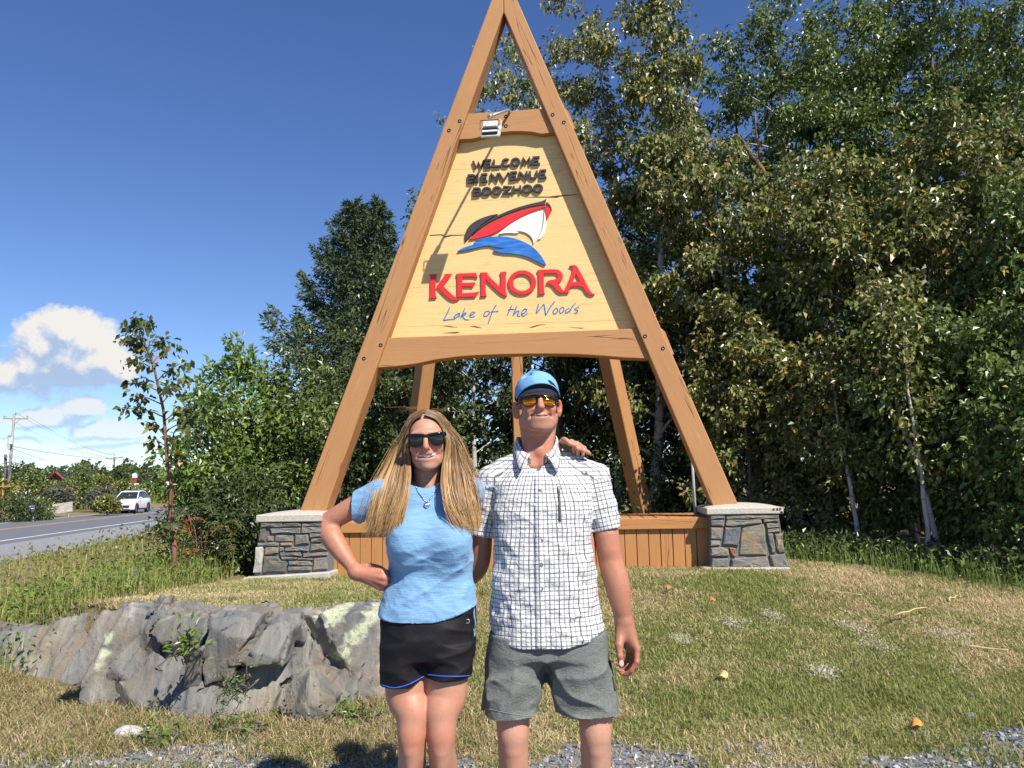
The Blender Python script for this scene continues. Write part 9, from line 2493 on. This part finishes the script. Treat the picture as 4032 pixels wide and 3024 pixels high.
GB = {-1: [HW(-0.012, -0.055, 0.122), HW(-0.055, -0.080, 0.085), HW(-0.075, -0.085, 0.010), HW(-0.075, -0.075, -0.06), HW(-0.085, -0.070, -0.12), HW(-0.10, -0.075, -0.18), HW(-0.11, -0.085, -0.25), HW(-0.11, -0.09, -0.30), HW(-0.11, -0.09, -0.34), HW(-0.11, -0.09, -0.36)],
      1: [HW(0.012, -0.055, 0.122), HW(0.055, -0.080, 0.085), HW(0.075, -0.085, 0.010), HW(0.075, -0.075, -0.06), HW(0.085, -0.070, -0.12), HW(0.10, -0.075, -0.18), HW(0.11, -0.085, -0.25), HW(0.11, -0.09, -0.30), HW(0.11, -0.09, -0.34), HW(0.11, -0.09, -0.36)]}
r = np.random.default_rng(99)
def spline(P, n):
 P = np.array(P); m = len(P); t = np.linspace(0, m - 1.0001, n); i = t.astype(int); f = (t - i)[:, None]
 p0 = P[np.maximum(i - 1, 0)]; p1 = P[i]; p2 = P[np.minimum(i + 1, m - 1)]; p3 = P[np.minimum(i + 2, m - 1)]
 return 0.5 * ((2 * p1) + (p2 - p0) * f + (2 * p0 - 5 * p1 + 4 * p2 - p3) * f ** 2 + (3 * p1 - p0 - 3 * p2 + p3) * f ** 3)
NS = 22
gI = {s: spline(GI[s], NS) for s in (-1, 1)}; gO = {s: spline(GO[s], NS) for s in (-1, 1)}; gB = {s: spline(GB[s], NS) for s in (-1, 1)}
Vh = []; Fh = []; Ch = []
tt_ = np.linspace(0, 1, NS)
nv = 0
NCL = 210
cl = [(s, r.random() ** 0.9, r.uniform(0, 1), r.uniform(0.80, 1.04), r.normal(0, 1, 3), r.random()) for s in (-1, 1) for _ in range(NCL)]
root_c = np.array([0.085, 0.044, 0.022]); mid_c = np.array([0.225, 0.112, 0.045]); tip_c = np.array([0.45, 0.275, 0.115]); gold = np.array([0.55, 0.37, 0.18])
strand_list = []
for (s, u, dep, ln, nz, tone) in cl:
 for k in range(13):
  uu = np.clip(u + r.normal(0, 0.035), 0, 1); 
  base = gI[s] * (1 - uu) + gO[s] * uu
  # bulge forwards a little in the middle of the sheet, and let part of the hair run down the back
  w = max(0.0, dep - 0.62) / 0.38 * (0.35 + 0.65 * uu)
  P = base * (1 - w) + gB[s] * w
  P = P + np.outer(np.sin(tt_ * PI * 0.5) ** 1.5, nz * np.array([0.008, 0.006, 0.002])) + np.outer(tt_ ** 1.4, r.normal(0, 1, 3) * np.array([0.006, 0.006, 0.004]))
  wv = 0.0035 * np.sin(tt_ * (9 + 5 * tone) + tone * 20 + nz[0]) * tt_
  P[:, 0] += wv; P[:, 1] += wv * 0.6
  e = ln * r.uniform(0.86, 1.03); a0 = 0.16 * r.random() ** 2.5; P = np.stack([np.interp(a0 + tt_ * (min(e, 1.0) - a0), tt_, P[:, i]) for i in range(3)], 1)
  P = P + np.outer(tt_ ** 3, np.array([0, 0, r.normal(0, 0.012)]))
  g = np.clip(tt_ * 1.15 + (tone - 0.5) * 0.45 + r.normal(0, 0.06), 0, 1)[:, None]
  c = np.where(g < 0.5, root_c + (mid_c - root_c) * g * 2, mid_c + (tip_c - mid_c) * (g - 0.5) * 2)
  if tone > 0.72: c = c * 0.55 + gold * 0.45 * np.clip(0.35 + g, 0, 1)
  if tone < 0.22: c = c * 0.62
  strand_list.append((P, c * r.uniform(0.88, 1.12), 0.0009))
# loose wisps blown to the side
for i in range(70):
 s = 1 if i % 3 else -1
 base = gO[s] + np.outer(tt_ ** 2, np.array([s * abs(r.normal(0, 0.045)), r.normal(0, 0.03), r.normal(0.01, 0.02)])) + np.outer(np.sin(tt_ * PI), r.normal(0, 0.012, 3))
 e = r.uniform(0.5, 0.95); P = np.stack([np.interp(tt_ * e, tt_, base[:, k]) for k in range(3)], 1)
 strand_list.append((P, np.tile((mid_c + tip_c) * 0.5, (NS, 1)), 0.0006))
for i in range(26):
 a0 = HW(r.normal(0, 0.03), r.normal(0.01, 0.04), 0.125); d = np.array([r.normal(0, 0.03), r.normal(0, 0.02), abs(r.normal(0.012, 0.01))]); P = a0 + np.outer(tt_, d) + np.outer(tt_ ** 2, np.array([d[0], 0, -d[2] * 1.4]))
 strand_list.append((P, np.tile(mid_c * 0.8, (NS, 1)), 0.0005))
n_s = len(strand_list)
P = np.stack([q[0] for q in strand_list]); Cc = np.stack([q[1] for q in strand_list]); W_ = np.array([q[2] for q in strand_list])
T = np.gradient(P, axis=1); T /= np.linalg.norm(T, axis=2)[..., None] + 1e-9
view = np.array([0.25, -1, 0.15]); S_ = np.cross(T, view + r.normal(0, 0.35, (n_s, 1, 3))); S_ /= np.linalg.norm(S_, axis=2)[..., None] + 1e-9
N_ = np.cross(S_, T)
taper = (np.minimum(1, 0.45 + 3 * tt_) * np.minimum(1, 0.25 + 2.6 * (1 - tt_)))[None, :, None] * W_[:, None, None]
Vv = np.stack([P - S_ * taper, P + N_ * taper * 0.8, P + S_ * taper], 2)        # three-cornered strand
Vh = Vv.reshape(-1, 3); Ch = np.repeat(Cc.reshape(-1, 3), 3, axis=0)
i0 = (np.arange(n_s)[:, None, None] * NS + np.arange(NS - 1)[None, :, None]) * 3
F1 = np.concatenate([i0, i0 + 1, i0 + 4, i0 + 3], 2).reshape(-1, 4); F2 = np.concatenate([i0 + 1, i0 + 2, i0 + 5, i0 + 4], 2).reshape(-1, 4); 
fm = Field(HW.c - [0.30, 0.2, 0.45], HW.c + [0.30, 0.2, 0.18], 0.006)
fm.ell(HW(0, -0.030, 0.034), (0.076, 0.090, 0.080), 0.02, 'add', HW.rot())
for s in (-1, 1):
 A = gI[s] * 0.40 + gO[s] * 0.60; B = gI[s] * 0.2 + gB[s] * 0.8; D_ = gI[s] * 0.72 + gO[s] * 0.28
 for G, rr_ in ((A, 0.018), (B, 0.03)):
  idx = np.linspace(4, NS - 5, 9).astype(int); fm.chain([G[i] + np.array([0, 0.022, 0]) for i in idx], [rr_] * len(idx), 0.03)
 idx = np.linspace(7, NS - 7, 6).astype(int); fm.chain([D_[i] + np.array([0, 0.022, 0]) for i in idx], [0.012] * len(idx), 0.03)
fm.ell(HW(0, 0.062, -0.01), (0.062, 0.07, 0.088), 0.01, 'cut', HW.rot())
mv, mq = fm.mesh(); mv = relax(mv, mq, 2, 0.5)
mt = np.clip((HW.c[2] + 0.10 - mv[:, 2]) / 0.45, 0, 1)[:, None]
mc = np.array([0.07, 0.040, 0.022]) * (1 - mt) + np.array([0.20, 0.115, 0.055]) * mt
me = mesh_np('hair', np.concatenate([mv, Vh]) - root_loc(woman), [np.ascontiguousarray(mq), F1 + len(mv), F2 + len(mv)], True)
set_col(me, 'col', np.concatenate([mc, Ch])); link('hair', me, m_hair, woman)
